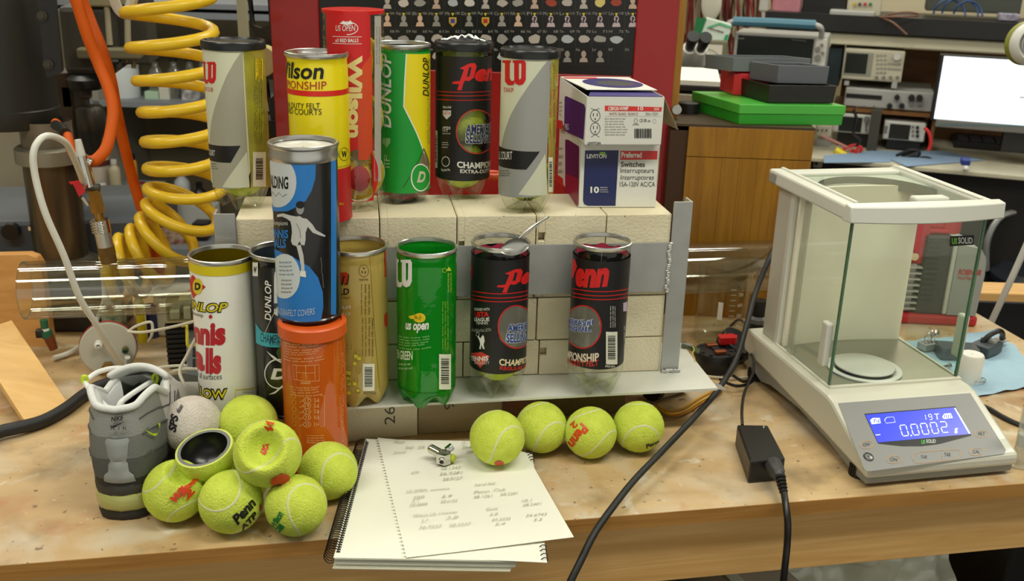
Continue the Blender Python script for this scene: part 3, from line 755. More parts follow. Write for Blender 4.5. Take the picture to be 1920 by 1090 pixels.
d.lines(1030, 120, 1042, 260, 2, (150, 60, 20), 1, rot=90); d.barcode(1028, 295, 1036, 360, 1, vert=True)
d.poly([(1031, 105), (1050, 105), (1046, 364), (1026, 364)], M_yf, 0, 'back_label'); w2.put(d)
inner_balls(w2, 3, .012, group='balls inside the cream and silver can', what='the cream and silver can')
cb = w2.c+Vector((0, 0, .012+.0318)); bd = BallDec(cb, .0319)
for i in range(9): bd.line([(972+i*3, 376+i % 3*2), (980+i*2.2, 384-i % 2*9), (986+i*1.6, 370+i % 4*3)], .0011, (50, 60, 10))
tb = bpy.data.objects.new('scribble', None)
for o in bpy.data.objects:
    if o.get('label', '') == 'lowest tennis ball inside the cream and silver can': tb = o
bd.put(tb)
# ------------------------------------------------------------------ bottom row cans
ZB = .0690
wc_ = Can('tennis_ball_can', 'white metal ball can with yellow top band and tall red letters', 415, 474, ZB+.198, .198, .0381, 'tennis ball cans in front of the brick wall')
metal_body(wc_, mat('white_can_paint', (228, 228, 216), .25, coat=.5), mat('gold_lacquer', (170, 150, 20), .25, .7), rim=.0384)
d = wc_.dec(); R_ = wc_.R
d.rect(-pi*R_, vat(wc_, 518), pi*R_, .1925, (214, 196, 20), 0, 'label', raw=True)
d.poly([(362, 515), (386, 538), (362, 561), (345, 538)], (188, 22, 26), 1, 'emblem'); d.ell(371, 537, 9, 15, (220, 196, 30), 2, 'emblem'); d.text('D', 366, 530, 377, 544, BLK, 3, bold=.06, name='emblem')
d.text('DUNLOP', 333, 565, 428, 585, (30, 30, 10), 1, bold=.075, shear=.2); d.text('DUNLOP', 335, 567, 427, 583, (214, 196, 20), 2, bold=.02, shear=.2)
d.text('Championship', 340, 588, 381, 597, (60, 60, 60), 1); d.ell(395, 594, 3.4, 3.6, (180, 24, 36), 1)
d.text('te', 325, 605, 360, 643, (180, 24, 36), 1, bold=.04)
d.text('nnis', 363, 603, 423, 646, (180, 24, 36), 1, bold=.05)
d.text('ba', 338, 650, 384, 698, (180, 24, 36), 1, bold=.05); d.text('lls', 386, 652, 415, 701, (180, 24, 36), 1, bold=.05)
d.text('for all surfaces', 362, 700, 416, 711, (90, 90, 86), 1)
d.text('YELLOW', 345, 727, 427, 749, (30, 30, 10), 1, bold=.085); d.text('YELLOW', 347, 730, 425, 746, (222, 206, 30), 2, bold=.01)
d.line([(441, 762), (441, 731), (496, 722)], .0012, (206, 190, 30), 1); d.lines(455, 728, 480, 752, 4, (120, 110, 40), 1)
wc_.put(d)
bc = Can('tennis_ball_can', 'black ball can with white sideways letters and a cyan band', 528, 467, ZB+.206, .206, .0368, 'tennis ball cans in front of the brick wall')
metal_body(bc, mat('black_can_paint', (16, 17, 17), .22, coat=.6), mat('blue_grey_lacquer', (110, 130, 140), .3, .6), rim=.0375)
d = bc.dec()
d.rect(474, 492, 484, 518, WHT, 1, 'label'); d.text('W', 476, 500, 482, 512, BLK, 2, bold=.05)
d.text('DUNLOP', 497, 526, 509, 601, WHT, 2, rot=90, bold=.02, shear=.25)
d.text('ATP', 514, 504, 542, 606, WHT, 2, rot=90, bold=.06)
d.poly([(480, 617), (532, 625), (532, 651), (480, 643)], (64, 170, 184), 1, 'label'); d.poly([(480, 606), (492, 622), (480, 620)], (64, 170, 184), 1, 'label')
d.text('CHAMPIONSHIP', 489, 623, 560, 640, (20, 60, 70), 2, bold=.01); d.text('EXTRA', 506, 640, 530, 648, (20, 60, 70), 2)
d.ring(521, 701, 24, 27, .0016, WHT, 2, 'emblem'); d.text('D', 508, 690, 540, 711, WHT, 3, bold=.05, shear=.2, name='emblem')
d.poly([(500, 658), (512, 672), (534, 684), (530, 680), (514, 668)], WHT, 2, 'emblem'); d.poly([(504, 740), (516, 734), (534, 718), (530, 726), (516, 738)], WHT, 2, 'emblem')
d.poly([(518, 660), (526, 648), (534, 680), (524, 676)], (50, 80, 20), 1, 'emblem')
d.line([(520, 575), (497, 625)], .0008, (180, 176, 150), 2)
bc.put(d)
gd = Can('tennis_ball_can', 'translucent gold ball can with block pattern and sideways print', 668, 457, ZB+.206, .206, .0368, 'tennis ball cans in front of the brick wall')
M_gold = clear('gold_pet', (236, 208, 120), .05, .4, .06, body=.72, bcol=(200, 176, 92), wav=.1)
pet_body(gd, M_gold, feet=5, amp=.04, cone=.022)
d = gd.dec()
d.text('Penn', 608, 503, 655, 534, (30, 26, 10), 1, bold=.05, shear=.25); d.text('Penn', 606, 501, 653, 532, (200, 60, 30), 2, bold=.045, shear=.25)
d.text('GOLD', 620, 540, 655, 552, BLK, 2, bold=.02); d.text('Medal', 630, 556, 655, 560, (60, 50, 20), 2)
d.text('PREMIUM', 624, 573, 657, 579, WHT, 2); d.text('BALLS', 633, 586, 657, 591, WHT, 2)
d.ring(682, 508, 9, 11, .0005, (40, 36, 10), 1, 'emblem')
for a in range(3): d.poly([(682+4.5*cos(a*2.1+q), 508+6*sin(a*2.1+q)) for q in (0, .5, 1.2)]+[(682+2*cos(a*2.1+.6), 508+3*sin(a*2.1+.6))], (40, 36, 10), 2, 'emblem')
d.text('recycle me', 673, 521, 690, 528, (40, 36, 10), 1)
d.lines(676, 533, 696, 590, 3, (60, 52, 16), 1, rot=90); d.lines(678, 595, 702, 668, 4, (50, 44, 14), 1, rot=90)
d.barcode(680, 682, 702, 733, 1, vert=True); d.text('AUSTRALIA', 682, 734, 705, 740, (50, 44, 14), 1)
rr = random.Random(4)
for i in range(34):
    x = 640+rr.random()**1.3*36; y = 740-rr.random()*150*(1-(x-640)/70); s_ = rr.uniform(3.2, 4.6) if y > 635 else 1.3
    pts = [(x-s_, y-s_), (x+s_, y-s_*.7), (x+s_, y+s_*1.1), (x-s_, y+s_)]
    if rr.random() < .4: d.poly(pts, (214, 206, 60), 1+i % 3, 'block_pattern')
    if s_ > 2: d.line(pts, .0003, (80, 64, 20), 5, 'block_pattern', closed=True)
d.line([(693, 475), (698, 560), (704, 640), (712, 735)], .0004, (90, 70, 20), 1)
d.rect(721, 470, 724, 520, (200, 60, 30), 1, 'label'); d.ell(724, 600, 4, 14, (200, 50, 30), 1, 'label')
gd.put(d)
gn = Can('tennis_ball_can', 'translucent green ball can with white logo, empty with open silver rim', 800, 460, ZB+.206, .206, .0368, 'tennis ball cans in front of the brick wall')
M_grn = clear('green_pet', (40, 190, 60), .05, .45, .06, body=.55, bcol=(20, 156, 34), wav=.15)
pet_body(gn, M_grn, feet=5, amp=.03, cone=.020)
d = gn.dec()
wilson_w(d, 738, 487, 771, 539, WHT, 2)
d.ell(787, 596, 11, 9, (222, 190, 30), 2, 'emblem'); d.poly([(766, 593), (785, 588), (792, 596), (778, 603), (785, 598), (770, 598)], (222, 190, 30), 2, 'emblem'); d.line([(776, 590), (790, 601)], .0004, (30, 120, 30), 3, 'emblem')
d.text('us open', 761, 605, 804, 623, WHT, 2, bold=.035, shear=.2)
d.lines(748, 628, 809, 654, 5, (150, 210, 130), 2)
d.text('OPEN GREEN', 736, 658, 774, 675, (210, 226, 196), 2, bold=.02); d.lines(748, 680, 775, 695, 2, (190, 220, 170), 2)
d.barcode(823, 664, 845, 730, 2, vert=True); d.lines(838, 512, 848, 548, 2, (200, 214, 60), 2, rot=90); d.lines(828, 565, 842, 655, 3, (150, 200, 60), 2, rot=90)
d.ring(833, 507, 4, 4, .0004, (200, 214, 60), 2, 'emblem'); d.poly([(841, 500), (846, 508), (836, 508)], (200, 214, 60), 2, 'emblem')
gn.put(d)
M_pinkin = mat('pink_inner_label', (170, 40, 60), .5)
def black_can(name_label, px, py, wx, wy, wrx, wry, tx, bottom_text, lines_y, champ, right=False):
    c = Can('tennis_ball_can', name_label, px, py, ZB+.206, .206, .0364, 'tennis ball cans in front of the brick wall')
    pet_body(c); return c
p3 = black_can('clear can with black label and torn pull tab, one ball at its bottom', 939, 451, 0, 0, 0, 0, 0, '', 0, 0)
d = p3.dec(); vb, vt = vat(p3, 702), vat(p3, 489); wc = p3.P(966, 613)
sheet(p3, d, vb, vt, BLK, holes=[(p3.P(968, 613)[0], wc[1], .0258, .0270), (p3.P(968, 613)[0]-pi*p3.R, wc[1], .030, .0270)])
M_wf = clear('window_film', (230, 230, 225), .05, .3, .1, body=.45, bcol=(150, 148, 136)); d.ell(968, 613, 34, 40, M_wf, 1, 'window'); d.ring(968, 613, 34, 40, .0016, (196, 30, 30), 3, 'emblem')
penn(d, 937, 504, 1030, 548); d.text('nn', 862, 499, 887, 525, (206, 30, 30), 3, bold=.05, shear=.25)
for y in (546, 554, 561): d.line([(p3.a1[0]-56+i*9, y+5-(i-6)**2*.17) for i in range(13)], .0012, (196, 28, 28), 2, 'label')
d.text('DESIGNED WITH', 890, 577, 918, 582, WHT, 2); d.text('USTA', 891, 584, 917, 594, (206, 30, 30), 2, bold=.04); d.text('LEAGUE', 890, 595, 918, 602, WHT, 2, bold=.02); d.text('TENNIS', 893, 603, 915, 608, WHT, 2)
d.text('Official Ball of the USTA', 885, 615, 921, 621, (170, 170, 160), 2)
d.poly([(903, 632), (906, 628), (908, 632), (909, 640), (907, 646), (909, 655), (906, 654), (903, 646), (902, 655), (899, 654), (901, 645), (899, 637), (896, 632), (898, 630), (901, 635)], WHT, 2, 'emblem'); d.ring(896, 627, 3, 3.5, .0005, WHT, 2, 'emblem')
d.poly([(884, 662), (903, 660), (919, 668), (901, 690)], (200, 60, 50), 2, 'emblem'); d.text('TENNIS', 884, 667, 916, 676, WHT, 3, bold=.03); d.text('WARRANTY', 890, 677, 918, 683, (226, 200, 190), 3)
d.text("AMERICA'S #1", 950, 606, 1008, 624, (196, 206, 222), 4, bold=.09, shear=.05); d.text("AMERICA'S #1", 951, 607, 1008, 623, (40, 60, 120), 5, bold=.03, shear=.05)
d.text("SELLING BALL.", 948, 624, 1008, 643, (196, 206, 222), 4, bold=.09, shear=.05); d.text("SELLING BALL.", 949, 625, 1008, 642, (40, 60, 120), 5, bold=.03, shear=.05)
d.text('CHAMPIONSHIP', 936, 672, 1010, 685, (226, 210, 170), 3, bold=.03); d.text('REGULAR DUTY', 937, 686, 1000, 693, (190, 40, 30), 3, bold=.03)
p3.put(d)
inner_balls(p3, 1, .018, group=None, what='the clear can with the torn pull tab')
b = MB(); vs = []; n = 9
for i in range(n):
    for j in range(6):
        u = i/(n-1); a = (j/5-.5)*1.6
        w_ = sqrt(max(.06, 1-(2*u-1)**2)); vs.append((.001+.033*u, -.0405+.0045*cos(a*1.2)+.008*u*u+.003*(j/5), .2045+.021*(j/5-.40)*w_+.004*u))
b.add(vs, [(i*6+j, (i+1)*6+j, (i+1)*6+j+1, i*6+j+1) for i in range(n-1) for j in range(5)], 0, True)
b.tube([(.020, -.026, .214), (.030, -.020, .2235), (.044, -.012, .2325), (.056, -.004, .238), (.057, -.006, .2385), (.045, -.015, .2315), (.032, -.024, .222), (.022, -.028, .214)], .0011, 6, smooth=3)
b.build('pull_tab', mat('pull_tab_metal', (190, 192, 186), .25, .95), p3.t)
p4 = black_can('empty clear can with black label, right end of the lower row', 1130, 450, 0, 0, 0, 0, 0, '', 0, 0)
d = p4.dec(); vb, vt = vat(p4, 693), vat(p4, 491); wc = p4.P(1092, 613)
sheet(p4, d, vb, vt, BLK, holes=[(wc[0], wc[1], .0258, .0268), (wc[0]+pi*p4.R, wc[1], .030, .0268)])
d.ell(1093, 613, 34, 40, M_wf, 1, 'window'); d.ring(1093, 613, 34, 40, .0016, (196, 30, 30), 3, 'emblem')
d.text('enn', 1080, 501, 1142, 537, (206, 30, 30), 3, bold=.055, shear=.25); penn(d, 1050, 488, 1100, 548) if False else d.poly([(1070, 488), (1079, 486), (1083, 500), (1076, 520), (1070, 524), (1068, 545), (1060, 545)], (206, 30, 30), 3, 'lettering')
for y in (541, 549, 556): d.line([(p4.a1[0]-56+i*9, y+6-(i-6)**2*.17) for i in range(13)], .0012, (196, 28, 28), 2, 'label')
d.text("AMERICA'S #1", 1060, 598, 1112, 611, (196, 206, 222), 4, bold=.09); d.text("AMERICA'S #1", 1061, 599, 1112, 610, (40, 60, 140), 5, bold=.03)
d.text("SELLING BALL.", 1058, 611, 1111, 622, (196, 206, 222), 4, bold=.09); d.text("SELLING BALL.", 1059, 612, 1111, 621, (40, 60, 140), 5, bold=.03)
d.text('CHAMPIONSHIP', 1046, 661, 1123, 677, (226, 210, 190), 3, bold=.03); d.text('REGULAR-DUTY FELT', 1050, 674, 1122, 685, (190, 40, 30), 3, bold=.02)
d.barcode(1136, 622, 1157, 683, 2, vert=True); d.text('PENN', 1135, 685, 1152, 689, WHT, 2); d.lines(1143, 574, 1156, 614, 3, WHT, 2, rot=90)
d.poly([(1168, 568), (1176, 566), (1176, 584), (1168, 584)], (190, 170, 196), 2, 'emblem'); d.lines(1168, 610, 1174, 680, 1, (180, 180, 176), 2, rot=90)
p4.put(d)
for c_ in (p3, p4):                               # pink inside of the seal band
    vs = [((c_.R-.0012)*cos(a), (c_.R-.0012)*sin(a), z) for a in [.35+i*.12 for i in range(21)] for z in (.182, .190+.002*sin(a*9))]
    MB().add(vs, [(2*i, 2*i+2, 2*i+3, 2*i+1) for i in range(20)], 0, True).build('seal_band', mat('pink_seal', (176, 50, 76), .5), c_.t)
# ------------------------------------------------------------------ the stack of two in front
oc = Can('tennis_ball_can', 'translucent orange ball can standing on the bench with the blue can stacked on it', 585, 598, .204, .204, .0375, None)
M_or = clear('orange_pet', (240, 120, 40), .05, .4, .06, body=.78, bcol=(212, 98, 22), wav=.12)
M_orl = mat('orange_lid', (212, 88, 26), .4)
pet_body(oc, M_or, feet=5, amp=.03, cone=.020, rim=False)
MB().lathe([(oc.R+.001, .188), (oc.R+.0024, .1885), (oc.R+.0024, .202), (oc.R+.001, .2035), (oc.R-.003, .204), (oc.R-.004, .2015), (.001, .2015)], 56).build('lid', M_orl, oc.t)
d = oc.dec(); C1 = (236, 190, 130)
d.lines(533, 640, 612, 676, 7, C1, 1); d.lines(545, 723, 610, 742, 4, C1, 1); d.lines(575, 815, 612, 832, 4, C1, 1)
d.line([(549, 684), (598, 684), (599, 714), (551, 711)], .0005, C1, 1, 'court_diagram', closed=True); d.line([(556, 685), (557, 712)], .0004, C1, 1, 'court_diagram'); d.line([(590, 685), (591, 713)], .0004, C1, 1, 'court_diagram')
d.line([(557, 698), (590, 699)], .0004, C1, 1, 'court_diagram'); d.line([(573, 684), (574, 712)], .0004, C1, 1, 'court_diagram'); d.text('ORANGE', 564, 716, 582, 720, C1, 1)
for i, y in enumerate((751, 761, 772, 783, 796)):
    d.ring(576, y, 7, 5.4, .0005, C1, 1, 'racket_icons'); d.line([(569, y), (562, y+3)], .0005, C1, 1, 'racket_icons'); d.text(['3-4', '5-6', '7-8', '9-10', '11+'][i], 589, y-4, 598, y+4, C1, 1); d.text(['17', '19', '21', '23', '25'][i], 572, y-3, 580, y+3, C1, 1)
d.line([(601, 742), (608, 742), (608, 800), (601, 800)], .0005, C1, 1)
for i, y in enumerate((742, 755, 768, 781, 794, 812)): d.ring(552, y, 3.4, 5, .0008, (226, 150, 40), 1, 'ball_icons')
d.lines(638, 660, 644, 830, 3, (236, 160, 86), 1, rot=90)
oc.put(d)
sp = Can('tennis_ball_can', 'blue and black vintage metal ball can with a player picture, stacked on the orange can', 568.5, 264, .2045+.206, .206, .0372, None)
metal_body(sp, mat('black_can_ink', (18, 18, 18), .3, coat=.4), rim=.0388, lid=mat('milky_lid', (214, 212, 200), .3))
MB().lathe([(sp.R+.0006, sp.h-.019), (sp.R+.0016, sp.h-.016), (sp.R+.0008, sp.h-.012), (sp.R+.0012, sp.h-.004)], 56).build('collar', M_rim, sp.t)
d = sp.dec(); BLU = (36, 120, 196); GRY = (206, 206, 200)
d.poly([(495, 287), (586, 287), (592, 310), (591, 335), (584, 358), (573, 377), (556, 388), (540, 396), (500, 400)], BLU, 0, 'label')
d.ell(522, 342, 34, 47, (198, 204, 204), 1, 'label'); d.text('SPALDING', 496, 331, 541, 355, BLK, 2, bold=.03); d.line([(505, 367), (512, 360), (518, 368), (524, 361), (530, 369), (538, 364)], .0006, (50, 50, 50), 2)
d.poly([(500, 470), (522, 470), (548, 480), (580, 500), (596, 520), (605, 548), (606, 575), (602, 600), (500, 600)], BLU, 0, 'label')
d.ell(534, 518, 29, 42, (204, 212, 212), 1, 'label')
d.text('Champions', 510, 414, 540, 425, GRY, 2); d.text('TENNIS', 505, 431, 541, 447, BLU, 2, bold=.03); d.text('BALLS', 512, 448, 537, 465, BLU, 2, bold=.03)
d.lines(524, 489, 552, 519, 4, (70, 110, 140), 2); d.lines(528, 523, 552, 552, 4, (60, 70, 80), 2); d.text('NYLON-DURAFELT COVERS', 510, 577, 590, 589, (180, 200, 214), 2)
d.rect(620, 290, 630, 590, BLU, 0, 'label')
P1 = (196, 196, 190); P2 = (120, 120, 116)
d.poly([(556, 406), (562, 405), (568, 409), (575, 410), (585, 420), (592, 431), (602, 437), (610, 442), (608, 444), (598, 441), (586, 436), (577, 425), (573, 436), (573, 449), (571, 460), (565, 459), (562, 452), (557, 462), (549, 459), (546, 452), (548, 436), (547, 424), (545, 415), (538, 410), (530, 406), (520, 407), (521, 402), (532, 400), (546, 404)], P1, 3, 'player_picture')
d.poly([(556, 460), (564, 459), (569, 478), (571, 500), (571, 512), (564, 513), (565, 500), (561, 480)], P1, 3, 'player_picture'); d.poly([(563, 508), (573, 508), (574, 520), (563, 518)], WHT, 4, 'player_picture')
d.ell(563, 391, 7, 11, (150, 150, 146), 3, 'player_picture'); d.ell(563, 384, 8, 7, (20, 20, 20), 4, 'player_picture'); d.line([(556, 419), (562, 430), (564, 446)], .0006, P2, 5, 'player_picture'); d.line([(572, 520), (582, 498)], .0003, P2, 3, 'player_picture')
d.line([(601, 482), (603, 500), (602, 512)], .0006, P2, 3, 'player_picture'); d.line([(604, 512), (606, 540)], .0006, P2, 3, 'player_picture')
sp.put(d)
# ------------------------------------------------------------------ loose balls on the bench
def seamq(c, tip, ax, R=BR):
    A = facing(c, *ax, R); T = facing(c, *tip, R); T = (T-A*T.dot(A)).normalized(); Y = T.cross(A)
    Lx, Lz = Vector((1, 1, 0)).normalized(), Vector((0, 0, 1)); Ly = Lz.cross(Lx)
    M = Matrix((A, Y, T)).transposed() @ Matrix((Lx, Ly, Lz)); return M.to_euler()
RP = .0341
def pball(px, py, z, tip, ax, label, R=RP, m=None, seam=True, group='loose tennis balls'):
    c = at(px, py, z); return c, ball(c, seamq(c, tip, ax, R), label, group, m=m, R=R, seam=seam)
ROW = 'row of balls in front of the shelf'
c, t = pball(932, 821, .0495, (962, 805), (962, 852), 'yellow tennis ball sitting on the loose paper, left end of the row of four', .0338, group=ROW)
bd = BallDec(c, .0338); bd.ell(936, 869, 9, 5, (196, 60, 30)); bd.put(t)
c, t = pball(1015, 801.5, .0333, (1040, 797), (1040, 838), 'yellow tennis ball second in the row of four, touching the paper edge', BR, group=ROW)
c, t = pball(1107.5, 811.5, .0333, (1150, 812), (1135, 852), 'yellow tennis ball with upside-down red lettering, third in the row of four', BR, group=ROW)
bd = BallDec(c); bd.textd('Penn', 1090, 792, -28, 40, 20, (206, 70, 20), 1, shear=.2, bold=.05); bd.textd('2', 1077, 789, -9, 8, 12, (206, 70, 20), 1, bold=.05); bd.put(t)
c, t = pball(1197, 800.5, .0333, (1206, 797), (1203, 842), 'yellow tennis ball at the right end of the row, nearest the black cable', BR, group=ROW)
bd = BallDec(c); bd.textd('Penn', 1212, 842, 26, -10, 8, (40, 40, 20), 1, shear=.2, bold=.05); bd.put(t)
M_wfelt = felt('white_felt', (214, 206, 196), (202, 194, 182))
c, t = pball(361, 797, .078, (350, 760), (345, 830), 'greyish white felt ball with black script, leaning by the shoe', .0345, M_wfelt, seam=False)
bd = BallDec(c, .0345); bd.textd('SPS', 330, 812, 6, -34, 15, (34, 32, 36), 1, shear=.3, bold=.05); bd.textd('slazen', 336, 776, 9, -14, 9, (60, 56, 60), 1, shear=.3, bold=.03); bd.put(t)
pball(466, 795, atY(466, 795, 1.118).z, (466, 840), (470, 835), 'plain yellow tennis ball at the back of the pile, before the white can', .0345, seam=False)
c, t = pball(433, 941, .0348, (440, 957), (400, 905), 'yellow tennis ball with black lettering in two lines, front of the pile', .0348)
bd = BallDec(c, .0348); bd.textd('Penn', 446, 986, 36, -41, 19, (20, 24, 16), 1, shear=.25, bold=.05); bd.textd('ATP', 455, 1000, 30, -34, 11, (20, 24, 16), 1, shear=.25, bold=.06)
bd.ell(488, 952, 2, 7, (190, 40, 20)); bd.put(t)
c, t = pball(555, 948, .0337, (533, 905), (590, 960), 'yellow tennis ball with green lettering, lowest right of the pile', .0337)
bd = BallDec(c, .0337); bd.textd('Wilson', 506, 1003, 27, -38, 15, (20, 120, 50), 1, shear=.2, bold=.05); bd.textd('1', 524, 1001, 10, -12, 12, (20, 120, 50), 1, bold=.06); bd.put(t)
c, t = pball(616, 883, .0341, (625, 848), (645, 905), 'plain yellow tennis ball touching the spiral of the notepad', .0341)
c = Vector((-.100, 1.072, .0341)); ball(c, (1, 2, .5), 'yellow tennis ball hidden under the dented ones in the middle of the pile', 'loose tennis balls', R=.0341)
def dented(px, py, z, R, dim, depth, label, tip, ax, extra=None, flat=1, hf=.80, wid=1.0):
    c = at(px, py, z); D = facing(c, *dim, R); E = facing(c, *extra, R) if extra else None
    rot = Matrix(); q = seamq(c, tip, ax, R).to_matrix()
    def warp(v):
        v = Vector(v); r = v.length; n = v.normalized(); k = n.dot(D)
        def g(t): return t*t*(3-2*t) if 0 < t < 1 else (0 if t <= 0 else 1)
        a = math.acos(max(-1, min(1, k))); aw = math.acos(hf)*1.25
        s_ = g(min(1, 1.15*(1-a/aw))); v = v - D*r*depth*s_ + n*r*.035*max(0, 1-abs(a-aw)/.35)
        if E:
            k2 = n.dot(E)
            if k2 > .55: s = (k2-.55)/.45; v = v-E*r*.16*s*s
        n2 = v.dot(D); v = v-D*n2*(1-flat); 
        per = v-D*v.dot(D); v = v+per*(wid-1)
        return v
    t = thing('dented_tennis_ball', label, 'ball', c, 0, 'loose tennis balls')
    b = ico(R, 5, warp); b.build('felt', M_felt2, t, ang=80)
    wq = lambda v: warp(q @ Vector(v))
    seam_mb(R, warp=wq).build('seam', M_seam, t); f = fuzz_mb(R, 5200, warp).build('fuzz', M_felt2, t); f['kind'] = 'stuff'
    return c, t, warp
c, t, wp = dented(502, 851, .0880, .0350, (491, 837), .80, 'dented yellow ball with red script around a deep dimple, top of the pile', (450, 882), (470, 826), flat=.97, hf=.825, wid=1.05)
bd = BallDec(c, .0358); bd.textd('Wilson', 499, 794, -20, 44, 15, (206, 70, 20), 1, shear=.2, bold=.05); bd.ell(523, 896, 17, 10, (200, 50, 24), 1, rot=-.35); bd.line([(508, 907), (520, 903), (530, 905)], .002, (40, 40, 20), 2); bd.put(t, wp)
c, t, wp = dented(328, 921, .0345, .0345, (342, 882), .55, 'dented yellow ball with red script and a number, beside the shoe', (296, 926), (285, 868), flat=1, hf=.88)
bd = BallDec(c, .0345); bd.textd('Wilson', 328, 944, 42, -45, 14, (206, 60, 20), 1, shear=.2, bold=.07); bd.textd('2', 350, 938, 14, -15, 14, (206, 60, 20), 1, bold=.06); bd.put(t, wp)
# half of a ball, cut open
c = at(386, 849, .0730); V = (CAM-c).normalized(); up = (-IY*.93-IX*.36).normalized(); N_ = (V*.60+up*.80).normalized(); R = .0330
t = thing('cut_tennis_ball', 'tennis ball cut open showing its black hollow inside, on the pile', 'ball', c, 0, 'loose tennis balls')
q = N_.to_track_quat('Z', 'Y').to_matrix().to_4x4(); h0 = .22
def cap(R, h, n=56, m=18, rev=False):
    a1 = math.acos(h/R) if abs(h) < R else 0
    return [(max(1e-5, R*sin(pi-(pi-a1)*i/m)), R*cos(pi-(pi-a1)*i/m)) for i in range(m+1)]
hh = h0*R
MB().lathe(cap(R, hh), 56, 0, q).build('felt', M_felt2, t)
f = fuzz_mb(R, 5200); keep = [i for i in range(0, len(f.v), 3) if Vector(f.v[i]).dot(N_) < hh]
f.v = [f.v[i+k] for i in keep for k in range(3)]; f.f = [(3*i, 3*i+1, 3*i+2) for i in range(len(keep))]; f.mi = [0]*len(keep); f.sm = [False]*len(keep)
o = f.build('fuzz', M_felt2, t); o['kind'] = 'stuff'
ro, r1, ri = sqrt(R*R-hh*hh), sqrt((R-.0022)**2-hh*hh), sqrt((R-.0058)**2-hh*hh)
MB().lathe([(ro, hh), (r1, hh+.0002)], 56, 0, q).build('felt_edge', mat('felt_edge', (206, 216, 110), .9), t)
MB().lathe([(r1, hh+.0002), (ri, hh)], 56, 0, q).build('cut_edge', mat('cut_rubber', (120, 122, 118), .8, bump=.5), t)
MB().lathe(cap(R-.0058, hh), 56, 0, q).build('hollow', mat('glossy_black_rubber', (26, 26, 28), .28), t)
# ------------------------------------------------------------------ notepad, sheets
M_paper = mat('paper', (236, 236, 220), .85, bump=.03, bs=100)
M_paper2 = mat('paper_edge', (206, 206, 188), .9, var=.15, vs=300, stretch=(1, 1, 60))
ZP = .0125
tl, bl, br = at(688, 824, ZP), at(620, 1046, ZP), at(968, 1052, ZP)
ang = atan2((br-bl).y, (br-bl).x); Wd = (br-bl).length; Ln = (tl-bl).length
nb = thing('notepad', 'white spiral notepad with black wire, overhanging the bench edge', 'notepad', (bl.x, bl.y, .0005), ang)
rr = random.Random(1); b = MB()
for i in range(9):
    z = .0009+i*.00118; e = rr.uniform(-.0016, .0012); b.box(.004, Wd+e-(.004 if i < 3 else 0), e*.8, Ln, z, z+.00115)
b.build('pages', [M_paper2], nb); MB().box(.003, Wd, -.0005, Ln, ZP-.0009, ZP-.0001).build('top_page', [M_paper], nb)
MB().box(.002, Wd-.006, -.003, Ln, 0, .0009).build('back_cover', [mat('cardboard', (196, 192, 170), .9)], nb)
b = MB(); n = 56; y = .012
for i in range(n):
    y = .010+(Ln-.02)*i/(n-1)
    b.tube([(.007, y, ZP-.001), (.005, y, ZP+.0035), (-.002, y, ZP+.0045), (-.008, y+.001, ZP-.002), (-.009, y+.0015, .003), (-.004, y+.0015, -.0002 if y > .07 else -.003), (.004, y+.001, .0005)], .00055, 4, smooth=2)
o = b.build('spiral_wire', M_black, nb)
o['kind'] = 'stuff'
b = MB()
for i in range(n): y = .010+(Ln-.02)*i/(n-1); b.box(.0045, .0085, y-.0015, y+.0015, ZP-.0004, ZP+.0001)
o = b.build('punch_holes', M_black, nb); o['kind'] = 'stuff'
def sheet_thing(px, z, label, name='paper_sheet', th=.0004, zs=None):
    P = [at(x, y, (zs[i] if zs else z)) for i, (x, y) in enumerate(px)]; n = 14; b = MB(); vs = []
    for s_ in (0, 1):
        for i in range(n+1):
            for j in range(n+1):
                u, v = i/n, j/n; p = (P[0]*(1-u)+P[1]*u)*(1-v)+(P[3]*(1-u)+P[2]*u)*v
                vs.append((p.x, p.y, p.z-s_*th+.0005*sin(u*5)*sin(v*4)))
    K = (n+1)*(n+1); fs = []
    for i in range(n):
        for j in range(n):
            a = i*(n+1)+j; f = (a, a+1, a+n+2, a+n+1); fs.append(f[::-1]); fs.append(tuple(q+K for q in f))
    edge = [(i, 0) for i in range(n)]+[(n, j) for j in range(n)]+[(i, n) for i in range(n, 0, -1)]+[(0, j) for j in range(n, 0, -1)]
    E_ = [i*(n+1)+j for i, j in edge]
    for k in range(len(E_)): a, c = E_[k], E_[(k+1) % len(E_)]; fs.append((a, c, c+K, a+K))
    t = thing(name, label, 'paper', (P[3].x, P[3].y, P[3].z))
    inv = Matrix.Translation(-t.location); b.add([inv @ Vector(v) for v in vs], fs, 0, True).build('sheet', M_paper, t); return t, P
t2, P2 = sheet_thing([(740, 846), (998, 850), (1026, 1056), (700, 1040)], ZP+.0006, 'blank sheet with black spiral wire on its right edge under the written page', 'spiral_sheet')
inv = Matrix.Translation(-t2.location); b = MB(); e0, e1 = P2[2], P2[1]
for i in range(30):
    if 4 <= i <= 26: continue
    p = e0+(e1-e0)*((i+.7)/30.5); p = inv @ p
    b.tube([(p.x-.006, p.y+.001, p.z), (p.x-.003, p.y, p.z+.003), (p.x+.001, p.y, p.z+.0015), (p.x+.0005, p.y, p.z-.003)], .0006, 4, smooth=2)
o = b.build('spiral_wire', M_black, t2); o['kind'] = 'stuff'
t3, P3 = sheet_thing([(708, 821), (985, 848), (1076, 1008), (762, 1046)], ZP+.0022, 'loose torn-out page with pencil notes lying on the notepad', 'written_page', zs=[ZP+.002, ZP+.003, ZP+.004, ZP+.002])
inv = Matrix.Translation(-t3.location); b = MB(); e0, e1 = P3[3], P3[0]; dn_ = (e1-e0).normalized(); sd = Vector((dn_.y, -dn_.x, 0))
